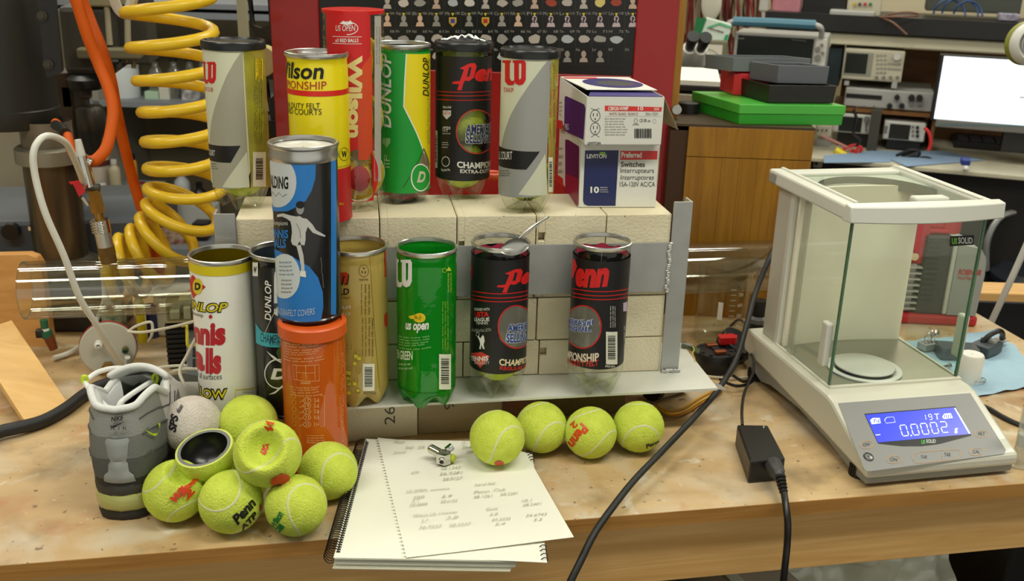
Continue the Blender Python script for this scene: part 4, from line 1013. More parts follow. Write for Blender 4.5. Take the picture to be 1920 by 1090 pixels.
for i in range(38):
    p = inv @ (e0+(e1-e0)*((i+.6)/38.5)); q1 = p-sd*.0026
    b.add([p-dn_*.0012+Vector((0, 0, .0002)), p+dn_*.0012+Vector((0, 0, .0002)), q1+dn_*.0014, q1-dn_*.0014], [(0, 1, 2, 3)])
    q1 = p+sd*.004; q2 = p+sd*.0068
o = b.build('torn_teeth', M_paper, t3); o['kind'] = 'stuff'
pl = Plane((0, 0, ZP+.0042), (1, 0, 0), (0, 1, 0)); d = Dec(pl.P); G = (186, 187, 172); rr = random.Random(9)
for i in range(36): p = (0, 0); 
for (x, y, w, s_) in [(738, 832, 22, 'Mass'), (760, 842, 16, 'bo'), (738, 852, 24, '[bare]'), (783, 842, 22, '58.1'), (866, 842, 18, '34.6'), (872, 851, 16, '.08'), (865, 833, 14, '39.7'), (770, 890, 16, 'ATP'), (826, 882, 38, '58.1343'), (824, 892, 44, '56.9381'), (830, 902, 38, '58.0127'),
        (762, 925, 40, 'US OPEN'), (808, 922, 36, 'extraduty'), (776, 936, 20, 'can'), (772, 943, 14, '5.1'), (768, 950, 34, '58.0604'), (828, 934, 20, '5.9'), (826, 944, 32, '58.6132'), (890, 912, 40, 'hard felt'), (888, 926, 30, 'Penn'), (888, 935, 36, '58.1261'), (926, 922, 22, 'Club'), (938, 930, 34, '58.2281'),
        (776, 970, 42, 'Wilson US'), (822, 966, 36, 'champ'), (790, 980, 14, '5.7'), (786, 992, 42, '56.9233'), (836, 974, 24, '3.8'), (842, 988, 42, '58.3237'), (912, 958, 22, 'Gold'), (918, 968, 16, '5.0'), (922, 978, 36, '59.3332'), (928, 986, 20, '5.4'), (978, 942, 20, '10.1'), (980, 950, 36, '58.2401'), (986, 970, 40, '56.6743'), (1000, 978, 18, '5.5')]:
    d.textd(s_, x, y, w, -w*.08, 5.2, G, 1, shear=.3, name='handwriting')
d.build(pl.mp(Matrix.Translation(-t3.location)), t3, eps=.0001)
# small chrome valve piece on the page
c = at(832, 866, ZP+.005); t = thing('valve_piece', 'small chrome valve fitting with yellow cap lying on the written page', 'fitting', c, radians(-20))
MB().cyl((-.018, .006, .013), (-.006, .002, .010), .0058, n=18).cyl((-.0195, .0065, .0134), (-.018, .006, .013), .0048, .0058, n=18).build('inlet', M_chrome, t)
b = MB().prism([(-.008, -.008), (.004, -.011), (.010, -.004), (.006, .006), (-.006, .006)], 0, .014).cyl((.0, -.012, .006), (-.001, .004, .008), .0046, n=14); b.build('valve_body', M_chrome, t, bevel=.0008)
MB().cyl((0, -.0124, .006), (0, -.0121, .006), .0028, n=12).build('bore', M_black, t)
MB().cyl((.002, .006, .012), (.008, .012, .016), .005, n=6).build('hex_nut', M_chrome, t, bevel=.0004)
MB().sphere((.011, .0005, .006), .0052, 14, 8, sc=(.8, 1, 1)).build('cap', mat('lime_cap', (176, 190, 40), .4), t)
# ------------------------------------------------------------------ shoe
SL = .305; sc_ = at(229, 978, 0)
shoe = thing('running_shoe', 'grey and white running shoe seen from its heel, left of the ball pile', 'shoe', (sc_.x, sc_.y, 0), radians(-7))
def tab(T, y):
    for (a, b_), (c_, d_) in zip(T, T[1:]):
        if y <= c_: return b_+(d_-b_)*(y-a)/max(1e-9, c_-a)
    return T[-1][1]
WF = [(0, 0), (.01, .016), (.03, .025), (.08, .033), (.2, .0385), (.38, .041), (.55, .047), (.7, .051), (.82, .048), (.92, .036), (.98, .017), (1, 0)]
ys = [0, .004, .012, .03, .06, .10, .15, .20, .25, .30, .35, .40, .46, .52, .58, .64, .70, .76, .82, .88, .93, .97, .992, 1.0]
loop = [(1, y) for y in ys[:-1]]+[(0, 1.0)]+[(-1, y) for y in reversed(ys[1:-1])]
ZR = [(0, .131), (.03, .134), (.08, .142), (.16, .142), (.24, .128), (.31, .115), (.38, .126), (.45, .117), (.55, .096), (.7, .074), (.85, .058), (.95, .044), (1, .030)]
XT = [(0, 0), (.01, .014), (.03, .022), (.08, .030), (.16, .0355), (.3, .035), (.38, .029), (.5, .020), (.7, .016), (.9, .008), (1, 0)]
def shoe_pt(k, s, off=0):
    sg, y = loop[k]; w = tab(WF, y); zr = tab(ZR, y); xt = tab(XT, y)
    bx, by, bz = w, y*SL, .040; tx = xt; ty = y*SL+(.016*(1-y/.2) if y < .2 else 0)-(0 if y < .6 else (y-.6)*.12*SL)
    f = s; side = sin(s*pi*.5)**(1.0 if y < .36 else 1.0)
    x = bx+(tx-bx)*(s**(1.6 if y < .34 else 2.6)); z = bz+(zr-bz)*(side if y > .34 else s)
    bulge = .0045*sin(pi*min(1, s*1.1))*(1 if y < .4 else .6)
    yy = by+(ty-by)*s - (.004*sin(pi*s) if y < .05 else 0)
    return Vector((sg*(x+(bulge if y > .01 else 0)+off), yy-(off if y < .02 else 0), z))
NS = 15; K = len(loop)
def shoe_mat_index(k, s):
    sg, y = loop[k]; y2 = loop[(k+1) % K][1]; y = (y+y2)/2
    if y > .20 and s > .62: return 4
    if y < .42:
        g = s+.10*sin(y*9)
        return 0 if s < .12 else 1 if g < .42 else 2 if g < .68 else 3
    return 0 if s < .10 else 1 if s < .2 and y < .6 else 4
b = MB(); vs = [shoe_pt(k, j/NS) for j in range(NS+1) for k in range(K)]
b.v = [tuple(v) for v in vs]
for j in range(NS):
    for k in range(K):
        b.f.append((j*K+k, j*K+(k+1) % K, (j+1)*K+(k+1) % K, (j+1)*K+k)); b.mi.append(shoe_mat_index(k, (j+.5)/NS)); b.sm.append(True)
SM = [mat('shoe_black', (34, 34, 33), .6, bump=.2, bs=300), mat('shoe_dark_grey', (78, 80, 76), .75, bump=.3, bs=500), mat('shoe_mid_grey', (106, 108, 103), .75, bump=.3, bs=500),
      mat('shoe_light_grey', (134, 136, 130), .75, bump=.3, bs=500), mat('shoe_mesh', (192, 193, 186), .8, bump=.8, bs=700)]
b.build('upper', SM, shoe, ang=180)
M_lin = mat('shoe_lining', (214, 216, 212), .85, bump=.3, bs=400)
# collar lining: padded rim rolling inward
kk = [k for k in range(K) if loop[k][1] < .40]; R0 = [i for i in range(K) if loop[i][0] == 1 and loop[i][1] < .41]; L0 = [i for i in range(K) if loop[i][0] == -1 and loop[i][1] < .41]
rim = [shoe_pt(i, 1) for i in reversed(R0)]+[shoe_pt(i, 1) for i in reversed(L0)]
seq = [shoe_pt(i, 1) for i in sorted(R0, key=lambda i: -loop[i][1])][:-1]+[shoe_pt(0, 1)]+[shoe_pt(i, 1) for i in sorted(L0, key=lambda i: loop[i][1]) if loop[i][1] > 0]
MB().tube(seq, .0042, 10, smooth=2).build('collar', M_lin, shoe)
ctr = Vector((0, .07, 0)); b = MB(); vs = []
for p in seq:
    d_ = Vector((p.x, p.y-.075, 0)); 
    for q, (s_, dz) in enumerate(((1, 0), (.86, -.003), (.74, -.014), (.74, -.045), (.7, -.075))): vs.append((d_.x*s_, .075+d_.y*s_, p.z+dz))
m_ = len(seq); b.add(vs, [(i*5+q, (i+1)*5+q, (i+1)*5+q+1, i*5+q+1) for i in range(m_-1) for q in range(4)], 0, True).build('lining', mat('shoe_inner', (214, 216, 214), .9, bump=.3, bs=400), shoe)
MB().prism([(.024*cos(2*pi*i/20), .082+.078*sin(2*pi*i/20)) for i in range(20)], .048, .052).build('insole', M_lin, shoe)
b = MB(); vs = []                                  # tongue
for i in range(9):
    for j in range(9):
        u = j/8*2-1; v = i/8; y = .175-.055*v+.0; z = .098+.042*v
        vs.append((u*(.025+.009*v), y-.012*v+.010*u*u*-1, z-.010*u*u))
b.add(vs, [(i*9+j, i*9+j+1, (i+1)*9+j+1, (i+1)*9+j) for i in range(8) for j in range(8)], 0, True)
o = b.build('tongue', M_lin, shoe); sm = o.modifiers.new('thick', 'SOLIDIFY'); sm.thickness = .008; o.modifiers.new('sub', 'SUBSURF').render_levels = 1
b = MB(); Rr = [i for i in range(K) if loop[i][0] == 1 and loop[i][1] > .36]; vs = []   # vamp between the eyelet rows
for i in Rr:
    p = shoe_pt(i, 1)
    for j in range(5): u = j/4*2-1; vs.append((p.x*u, p.y, p.z+.004*(1-u*u)-.002))
b.add(vs, [(i*5+j, (i+1)*5+j, (i+1)*5+j+1, i*5+j+1) for i in range(len(Rr)-1) for j in range(4)], 0, True).build('vamp', M_lin, shoe)
def outline(off, z): return [(sg*(tab(WF, y)+off*(0 if y in (0, 1.0) else 1)), y*SL+(-off if y < .01 else off if y > .99 else 0), z) for sg, y in loop]
def band(levels):
    b = MB(); vs = [p for off, z in levels for p in outline(off, z)]; n = len(levels)
    return b.add(vs, [(j*K+k, j*K+(k+1) % K, (j+1)*K+(k+1) % K, (j+1)*K+k) for j in range(n-1) for k in range(K)]+[tuple(reversed(range(K))), tuple((n-1)*K+k for k in range(K))], 0, True)
band([(-.006, 0), (-.001, .001), (.0005, .006), (-.001, .011), (-.004, .012)]).build('outsole', SM[0], shoe)
band([(-.005, .011), (-.004, .012), (-.002, .028), (.001, .034), (.0015, .041), (-.001, .046), (-.006, .047)]).build('midsole', mat('midsole_dark', (52, 52, 46), .6), shoe)
b = MB(); vs = []; AK = [k for k in range(K) if loop[k][1] <= .31]; AK = sorted([k for k in AK if loop[k][0] < 0], key=lambda k: -loop[k][1])+sorted([k for k in AK if loop[k][0] > 0], key=lambda k: loop[k][1])
for k in AK:
    sg, y = loop[k]
    for q in range(7):
        a = pi*q/6; off = .0055*sin(a)-.003; vs.append((sg*(tab(WF, y)+(off if y > 0 else 0)), y*SL-(off if y < .02 else 0), .0105+.0245*(1-cos(a))/2))
b.add(vs, [(i*7+q, (i+1)*7+q, (i+1)*7+q+1, i*7+q+1) for i in range(len(AK)-1) for q in range(6)], 0, True)
b.build('air_cushion', mat('olive_air_cushion', (164, 166, 96), .15, coat=.6), shoe)
SI = (Matrix.Translation(shoe.location) @ Matrix.Rotation(radians(-7), 4, 'Z')).inverted()
ST = mat('shoe_strip', (142, 146, 144), .45)
b = MB(); vs = []                                  # light strip up the middle of the heel
for i in range(13):
    s_ = .10+.56*i/12; w = .0155-.005*sin(s_*4.2)+(.004 if i < 3 else 0)
    for j in range(7): u = j/6*2-1; p = shoe_pt(0, s_); vs.append((u*w+.0015, p.y-.0036+.0052*u*u+(.0018 if i in (6, 12, 0) else 0), p.z))
b.add(vs, [(i*7+j, i*7+j+1, (i+1)*7+j+1, (i+1)*7+j) for i in range(12) for j in range(6)], 0, True).build('heel_strip', ST, shoe)
# stitched panel edges round the heel
for s_ in (.42, .68, .86):
    for sg in (1, -1):
        b = MB(); ks = sorted([k for k in range(K) if (loop[k][0] == sg and .02 <= loop[k][1] < .40)], key=lambda k: loop[k][1])
        b.tube([shoe_pt(k, min(1, s_-.10*sin(loop[k][1]*9)), .0006) for k in ks], .0009, 5, smooth=2).build('seam_piping', SM[1], shoe)
def heel_surface(px, py):
    """point on the heel surface under a photo pixel, in shoe space"""
    o = SI @ CAM; d_ = (SI.to_3x3() @ ray(px, py)).normalized()
    for i in range(400):
        p = o+d_*(.9+i*.001)
        z = p.z
        if .03 < z < .14:
            s_ = (z-.04)/.091; yy = .016*s_-.004*sin(pi*s_)+11.7*p.x**2+9300*p.x**4
            if p.y > yy-.0035: return p
    return p
def shoe_text(s, x, y, w, h, c, bold=.05, dy=0, name='lettering', **k):
    d = Dec(lambda a, b_: (a, -b_)); d.textd(s, x, y, w, dy, h, c, 0, bold=bold, name=name, **k); return d
def wrap_shoe(d, q=.0014):
    res = d.build(lambda u, v, h: heel_surface(u, -v)-Vector((-q*.6 if q > .002 else 0, q, 0)), shoe, cut=6)
wrap_shoe(shoe_text('NIKE', 209, 790, 24, 9, (28, 28, 28), .04, -3, shear=.25)); wrap_shoe(shoe_text('AIR', 207, 806, 32, 7, (60, 62, 60), 0, 0, space=1.6))
d = Dec(lambda a, b_: (a, -b_)); d.poly([(204, 794), (205, 799), (211, 799), (234, 785), (213, 794), (207, 795)], (28, 28, 28), 0, 'emblem')
d.poly([(263, 799), (283, 809), (292, 809), (297, 800), (298, 790), (293, 790), (297, 800), (291, 813), (286, 814), (276, 808)], (176, 206, 30), 0, 'side_emblem'); wrap_shoe(d, .005)
M_lace = mat('white_lace', (232, 234, 230), .8, bump=.4, bs=600); M_lime = mat('lime_loop', (200, 224, 50), .6)
def inS(px, py, Y): return SI @ atY(px, py, Y)
b = MB().tube([inS(158, 712, 1.16), inS(163, 712, 1.155), inS(180, 700, 1.17), inS(205, 692, 1.19), inS(232, 691, 1.2), inS(262, 698, 1.19), inS(292, 710, 1.17)], .0031, 8); b.build('lace', M_lace, shoe)
MB().tube([inS(158, 716, 1.155), inS(168, 730, 1.13), inS(185, 750, 1.10), inS(200, 764, 1.09), inS(212, 775, 1.10)], .0031, 8).build('lace', M_lace, shoe)
MB().tube([inS(290, 713, 1.17), inS(270, 724, 1.15), inS(240, 744, 1.12), inS(226, 756, 1.10), inS(220, 770, 1.10)], .0031, 8).build('lace', M_lace, shoe)
for pts in ([inS(155, 708, 1.15), inS(160, 706, 1.15), inS(164, 712, 1.152), inS(160, 720, 1.15), inS(155, 716, 1.15)], [inS(288, 704, 1.165), inS(294, 703, 1.165), inS(295, 714, 1.165), inS(290, 720, 1.165), inS(286, 712, 1.165)]):
    MB().tube(pts, .002, 6, closed=True).build('lace_loop', M_lime, shoe)
MB().tube([inS(290, 718, 1.165), inS(294, 732, 1.175), inS(302, 742, 1.19)], .003, 6, radii=[.0025, .0035]).build('lace_loop', M_lime, shoe)
# ------------------------------------------------------------------ power adapter and its cords
z = .031; q = [at(1382, 796, z), at(1440, 797, z), at(1473, 860, z), at(1407, 866, z)]
t = thing('power_adapter', 'black brick-shaped power adapter lying in front of the balance', 'power adapter', (q[3].x, q[3].y, 0)); I_ = Matrix.Translation(-t.location)
b = MB().hexa([I_ @ Vector((p.x, p.y, .0)) for p in (q[3], q[2], q[1], q[0])], [I_ @ p for p in (q[3], q[2], q[1], q[0])]); b.build('housing', M_black, t, bevel=.0025)
d = Dec(Plane((0, 0, z), (1, 0, 0), (0, 1, 0)).P); d.rect(1431, 799, 1433, 803, (190, 190, 180)); d.build(Plane((0, 0, z), (1, 0, 0), (0, 1, 0)).mp(I_), t)
MB().tube([I_ @ Vector(v) for v in (atY(1450, 872, q[3].y+.0), atY(1456, 884, q[3].y-.02), atY(1462, 896, q[3].y-.034))], .0085, 8, radii=[.011, .0105, .0085, .006], smooth=4).build('plug', mat('plug_grey', (58, 60, 60), .5), t, bevel=.001)
b = MB(); P0, P1_ = I_ @ atY(1463, 896, q[3].y-.034), I_ @ atY(1469, 922, q[3].y-.052)
for i in range(5): p = P0+(P1_-P0)*(i/4); b.torus((0, 0, 0), .0048-.0004*i, .0022, 14, 6, M=Matrix.Translation(p) @ (P1_-P0).to_track_quat('Z', 'Y').to_matrix().to_4x4())
b.build('strain_relief', M_black, t)
def cable(name, label, pts, r, m, n=10, smooth=6, cat='cable', group=None):
    o = MB().tube(pts, r, n, smooth=smooth).build(name, m); return tag(o, label, cat, group)
cable('mains_cable', 'black mains cord hanging from the power adapter over the bench front', [atY(1469, 920, q[3].y-.05), atY(1473, 945, .955), atY(1477, 980, .94), atY(1476, 1020, .935), atY(1472, 1060, .93), atY(1466, 1110, .93), atY(1450, 1180, .95)], .0042, M_black)
cable('thin_cable', 'thin black cord running from the adapter back to the balance', [atY(1392, 798, 1.118), atY(1391, 770, 1.15), atY(1395, 740, 1.2), atY(1405, 715, 1.235), atY(1413, 695, 1.26), atY(1412, 670, 1.29), at(1400, 655, .012), at(1380, 640, .005)], .0021, M_black, 8)
cable('black_cable', 'long thick black cable sweeping from the bench front up behind the balance', [atY(1060, 1110, .90), atY(1085, 1060, .915), atY(1115, 1000, .94), atY(1150, 950, .97), atY(1190, 900, 1.01), atY(1240, 848, 1.06), atY(1300, 785, 1.13), atY(1345, 733, 1.2), atY(1380, 675, 1.27), atY(1400, 610, 1.34), atY(1418, 545, 1.41), atY(1449, 472, 1.46), atY(1478, 420, 1.5), atY(1500, 330, 1.55)], .0042, M_black2)
# ------------------------------------------------------------------ analytical balance
M_bal = mat('balance_shell', (208, 207, 190), .38, coat=.2); M_balg = mat('balance_underside', (138, 140, 132), .5)
M_balw = mat('chamber_frame', (205, 206, 194), .35)
M_bgl = clear('chamber_glass', (251, 254, 251), .015, .3, .01)
M_gedge = mat('glass_edge', (92, 128, 98), .2, alpha=.9)
B0 = Vector((.648, .988, 0)); BYAW = radians(1.6)
bal = thing('analytical_balance', 'beige analytical balance with glass draft chamber and blue lit display', 'balance', B0, BYAW)
BM = Matrix.Translation(B0) @ Matrix.Rotation(BYAW, 4, 'Z'); BI = BM.inverted()
BWd = .214
def side(prof, x0, x1, name, m, bev, inset=0):
    n = len(prof); vs = [(x0+inset*(1-abs(0)), y, z) for y, z in prof]+[(x1-inset, y, z) for y, z in prof]
    return MB().add(vs, [(i, n+i, n+(i+1) % n, (i+1) % n) for i in range(n)]+[tuple(range(n)), tuple(range(2*n-1, n-1, -1))]).build(name, m, bal, bevel=bev)
side([(0, .014), (.0, .030), (.098, .0735), (.112, .0765), (.355, .0765), (.362, .070), (.362, .038), (.30, .036), (.14, .026)], 0, BWd, 'shell', M_bal, .006)
side([(.004, .004), (.004, .016), (.14, .028), (.35, .040), (.35, .020), (.30, .010), (.27, .018), (.18, .022), (.10, .015), (.04, .004)], .003, BWd-.003, 'underside', M_balg, .003)
for x in (.014, BWd-.014):
    for y in (.035, .335):
        b = MB().cyl((x, y, 0), (x, y, .016), .013, n=20)
        for k in range(20): a = 2*pi*k/20; b.box(-.001, .001, .0125, .014, .001, .015, M=Matrix.Translation((x, y, 0)) @ Matrix.Rotation(a, 4, 'Z'))
        b.build('foot', M_black, bal)
# sloping control panel
o0, o1 = BM @ Vector((0, .0, .030)), BM @ Vector((0, .098, .0735)); av = (BM.to_3x3() @ Vector((1, 0, 0))); bv = (o1-o0).normalized()
sl = Plane(o0, av, bv); lift = .0006
d = Dec(sl.P)
d.poly([(1571, 757), (1819, 738), (1886, 845), (1882, 852), (1626, 885), (1620, 880)], (136, 137, 134), 0, 'control_panel')
d.poly([(1620, 777), (1791, 763), (1821, 818), (1790, 826), (1760, 834), (1728, 838), (1690, 838), (1646, 833)], (12, 14, 14), 1, 'display_mask')
M_lcd = mat('lcd_blue', (52, 66, 214), .25, emit=.62); M_seg = mat('lcd_segment', (214, 222, 255), .3, emit=.75)
d.poly([(1622, 779), (1789, 765), (1819, 815), (1646, 831)], M_lcd, 2, 'screen')
S_ = M_seg
d.poly([(1788, 766), (1791, 766), (1819, 814), (1816, 815)], S_, 3, 'segments')
def seg7(ch, x, y, w, h, sk):
    segs = {'0': 'abcdef', '1': 'bc', '2': 'abged', '9': 'abcdfg', 'T': 'aeg'}[ch]; t = .0009
    def pt(u, v): return (x+u*w+sk*v, y-v*h-u*w*.085)
    L = {'a': [(0.08, 1), (.92, 1)], 'b': [(1, .93), (1, .55)], 'c': [(1, .45), (1, .07)], 'd': [(.08, 0), (.92, 0)], 'e': [(0, .45), (0, .07)], 'f': [(0, .93), (0, .55)], 'g': [(.08, .5), (.92, .5)]}
    for s_ in segs: d.line([pt(*p) for p in L[s_]], t*(1.5 if h > 14 else 1), S_, 3, 'segments')
for i, ch in enumerate('00002'): seg7(ch, 1694+i*18.2-(0 if i else 2), 819-i*1.6, 11.5, 20, -6)
d.ell(1708, 818, 1.3, 1.5, S_, 3, 'segments')
seg7('1', 1732, 789, 4, 10, -2); seg7('9', 1742, 788.5, 5.5, 10, -2)
d.line([(1751, 778), (1760, 777.4)], .0012, S_, 3, 'segments'); d.line([(1755.5, 778), (1757, 788)], .0012, S_, 3, 'segments')
d.text('g', 1789, 804, 1795, 814, S_, 3, bold=.05, name='segments')
d.poly([(1631, 789), (1636, 785), (1649, 785), (1651, 795), (1634, 797)], S_, 3, 'segments'); d.text('N', 1638, 787, 1648, 794, M_lcd, 4, name='segments')
d.line([(1658, 789), (1662, 784), (1675, 783), (1678, 793), (1661, 795)], .0007, S_, 3, 'segments', closed=True)
d.poly([(1766, 783), (1770, 777), (1782, 776), (1786, 785), (1769, 787)], S_, 3, 'segments')
for i in range(4): d.rect(1770+i*3.6, 779, 1771.5+i*3.6, 785, M_lcd, 4, 'segments')
d.line([(1641, 817), (1650, 816.4)], .0013, S_, 3, 'segments')
d.text('US', 1727, 826, 1734, 834, (60, 170, 40), 3, bold=.05); d.text('SOLID', 1736, 825, 1754, 832, (190, 196, 190), 3, bold=.03)
TAN = (196, 150, 100); DK = (50, 52, 54)
for x, y, rx, ry, t in ((1624, 835, 13, 7, 'OFF'), (1675, 863, 13.5, 7, 'ON'), (1830, 848, 13, 7, 'CAL'), (1840, 815, 12, 6.5, 'PRT')):
    d.ring(x, y, rx, ry, .0007, TAN, 3, 'button_outline', rot=-.08); d.text(t, x-rx*.5, y-3.2, x+rx*.5, y+3, DK, 3)
d.line([(1716, 869), (1710, 862), (1712, 854), (1722, 849), (1760, 846), (1795, 844), (1801, 848), (1800, 856), (1792, 862), (1760, 866), (1728, 869)], .0007, TAN, 3, 'button_outline', closed=True)
d.line([(1765, 850), (1767, 866)], .0004, TAN, 3, 'button_outline')
d.text('TAR', 1726, 855, 1738, 861, DK, 3); d.text('TAR', 1770, 850, 1782, 857, DK, 3)
d.build(sl.mp(BI, lift), bal, eps=.00015)
c = BI @ sl.W(1628, 858); rm = BI.to_3x3() @ Matrix((sl.a, sl.b, sl.n)).transposed()
MB().lathe([(.0062, 0), (.0064, .0015), (.0050, .0018)], 28, 0, Matrix.Translation(c) @ rm.to_4x4()).build('level_ring', M_black, bal)
MB().lathe([(.0050, .0013), (.001, .0016)], 28, 0, Matrix.Translation(c) @ rm.to_4x4()).build('level_bubble', mat('level_glass', (120, 124, 120), .15), bal)
# weighing chamber
CX0, CX1, CY0, CY1, CZ0, CZ1 = .016, .2085, .134, .290, .0765, .313
MB().box(CX0, CX1, CY0+.002, CY1, CZ0, CZ0+.0008).build('tray', mat('brushed_tray', (168, 166, 154), .32, .75, bump=.1, bs=300, stretch=(1, .03, 1)), bal)
MB().box(CX0-.003, CX1+.003, CY0-.006, CY0, CZ0-.001, CZ0+.0028).box(CX0-.004, CX0, CY0, CY1, CZ0-.001, CZ0+.0022).box(CX1, CX1+.004, CY0, CY1, CZ0-.001, CZ0+.0022).build('glass_rail', M_bal, bal)
pc = BI @ at(1621, 685, .083)
MB().lathe([(.0505, .0778), (.0505, .0795), (.046, .0805), (.043, .0800), (.041, .0785)], 64, 0, Matrix.Translation((pc.x, pc.y, 0))).build('draft_ring', mat('matte_white', (222, 222, 216), .45), bal)
MB().lathe([(.001, .0850), (.0385, .0850), (.0402, .0843), (.0402, .0828), (.0385, .0822)], 64, 0, Matrix.Translation((pc.x, pc.y, 0))).cyl((pc.x, pc.y, .0775), (pc.x, pc.y, .083), .008).build('weighing_pan', mat('pan_white', (216, 214, 206), .35), bal)
g = .0022
MB().box(CX0, CX1, CY0, CY0+g, CZ0+.002, CZ1).build('front_glass', M_bgl, bal)
for x in (CX0-.0003, CX1-.0012): MB().box(x, x+.0015, CY0-.0004, CY0+g+.0004, CZ0+.002, CZ1).build('front_glass_edge', M_gedge, bal)
for x, nm in ((CX0-.0005, 'left_door'), (CX1-.0018, 'right_door')):
    MB().box(x, x+g, CY0+.004, CY1-.03, CZ0+.002, CZ1).build(nm, M_bgl, bal)
    MB().box(x-.0002, x+g+.0002, CY0+.0035, CY0+.0048, CZ0+.002, CZ1).build('door_glass_edge', M_gedge, bal)
b = MB(); vs = []; n = 20                           # curved back wall
for i in range(n+1):
    u = i/n; x = CX0+.004+(CX1-CX0-.004)*u; y = CY1-.014+.010*sin(pi*u)
    vs += [(x, y, CZ0), (x, y, CZ1), (x, y+.006, CZ1), (x, y+.006, CZ0)]
b.add(vs, [(i*4+q, (i+1)*4+q, (i+1)*4+(q+1) % 4, i*4+(q+1) % 4) for i in range(n) for q in range(4)]+[(0, 1, 2, 3), (n*4+3, n*4+2, n*4+1, n*4)], 0, True)
b.build('back_wall', mat('chamber_back', (238, 230, 208), .4), bal)
MB().box(CX0-.003, CX0+.006, CY1-.006, CY1+.004, CZ0-.001, CZ1).build('rear_post', M_balw, bal, bevel=.001)
MB().box(CX0-.002, CX1+.003, CY1, CY1+.045, CZ0-.002, CZ1-.002).build('rear_housing', mat('rear_housing', (186, 184, 170), .4), bal, bevel=.004)
MB().box(CX0-.002, CX0+.001, CY1-.050, CY1-.036, CZ0+.002, CZ1).build('door_strip', clear('door_strip_clear', (235, 238, 228), .08, .4, .1, body=.35, bcol=(220, 220, 205)), bal)
# top frame
tz0, tz1 = .308, .328
FX0, FX1, FY0, FY1 = -.001, .218, .118, .345
MB().box(FX0+.002, FX0+.026, FY0, FY1, tz0, tz1).build('top_rail', M_balw, bal, bevel=.003)
MB().box(FX1-.024, FX1-.002, FY0, FY1, tz0, tz1).build('top_rail', M_balw, bal, bevel=.003)
for x in (FX0+.018, FX1-.022): MB().box(x, x+.005, FY0+.02, FY1-.004, tz1-.001, tz1+.0025).build('slide_track', M_balw, bal, bevel=.001)
MB().box(FX0+.002, FX1-.002, FY1-.028, FY1, tz0, tz1-.002).build('rear_rail', M_balw, bal, bevel=.003)
b = MB(); vs = []; n = 24
for i in range(n+1):
    u = i/n; x = FX0+(FX1-FX0)*u; bow = .010*sin(pi*u); low = .005*sin(pi*u)
    vs += [(x, FY0-.004-bow, tz0-.001+.002-low*.3), (x, FY0-.002-bow*.9, tz1+.001), (x, FY0+.012, tz1+.003), (x, FY0+.016, tz0)]
b.add(vs, [(i*4+q, (i+1)*4+q, (i+1)*4+(q+1) % 4, i*4+(q+1) % 4) for i in range(n) for q in range(4)]+[(0, 1, 2, 3), (n*4+3, n*4+2, n*4+1, n*4)], 0, True)
b.build('front_bar', M_balw, bal, bevel=.0015, ang=50)
MB().box(.100, .148, FY0+.014, FY0+.032, tz1-.004, tz1+.006).build('lid_handle', M_balw, bal, bevel=.003)
MB().box(FX0+.024, FX1-.022, FY0+.014, FY1-.028, tz1-.006, tz1-.0045).build('lid_glass', M_bgl, bal)
b = MB(); vs = []; n = 28; Rg = .082                 # grey half-round collar under the sliding lid
for i in range(n+1):
    a = pi*i/n; x = (FX0+FX1)/2+Rg*1.02*cos(a); y = FY0+.105+Rg*1.1*sin(a); vs += [(x, y, tz0-.002), (x, y, tz1-.007)]
b.add(vs, [(2*i, 2*i+2, 2*i+3, 2*i+1) for i in range(n)], 0, True).build('inner_collar', mat('grey_collar', (120, 122, 114), .5), bal)
vs = []; 
for i in range(n+1):
    a = pi*i/n; x = (FX0+FX1)/2+Rg*1.02*cos(a); y = FY0+.105+Rg*1.1*sin(a); vs += [(x, y, tz1-.0072), ((x if abs(cos(a)) > .98 else max(FX0+.026, min(FX1-.024, (FX0+FX1)/2+(x-(FX0+FX1)/2)*1.35))), min(FY1-.028, y+.04*sin(a)+.001), tz1-.0072)]
MB().add(vs, [(2*i, 2*i+2, 2*i+3, 2*i+1) for i in range(n)]).build('collar_rim', M_balw, bal)
# door handles and sticker
for pts, nm in (([(1545, 590), (1568, 592), (1562, 663), (1541, 660)], 0), ([(1805, 577), (1824, 580), (1812, 642), (1793, 640)], 1)):
    X = CX0-.0005 if nm == 0 else CX1+.0005; sg = -1 if nm == 0 else 1
    y0, y1 = CY0+.008, CY0+.024; zc0, zc1 = (CZ0+.026, CZ0+.088)
    b = MB().box(X-(.010 if sg < 0 else -.0), X+(.0 if sg < 0 else .010), y0, y1, zc0, zc1); b.build('door_handle', M_balw, bal, bevel=.003)
fp = Plane(BM @ Vector((0, CY0, 0)), av, (0, 0, 1)); d = Dec(fp.P)
d.poly([(1781, 443), (1826, 441), (1825, 459), (1780, 462)], (18, 20, 18), 0, 'sticker'); d.text('US', 1784, 446, 1794, 458, (120, 200, 40), 1, bold=.05); d.text('SOLID', 1796, 445, 1823, 457, (220, 222, 216), 1, bold=.03)
d.build(fp.mp(BI, .0006), bal)
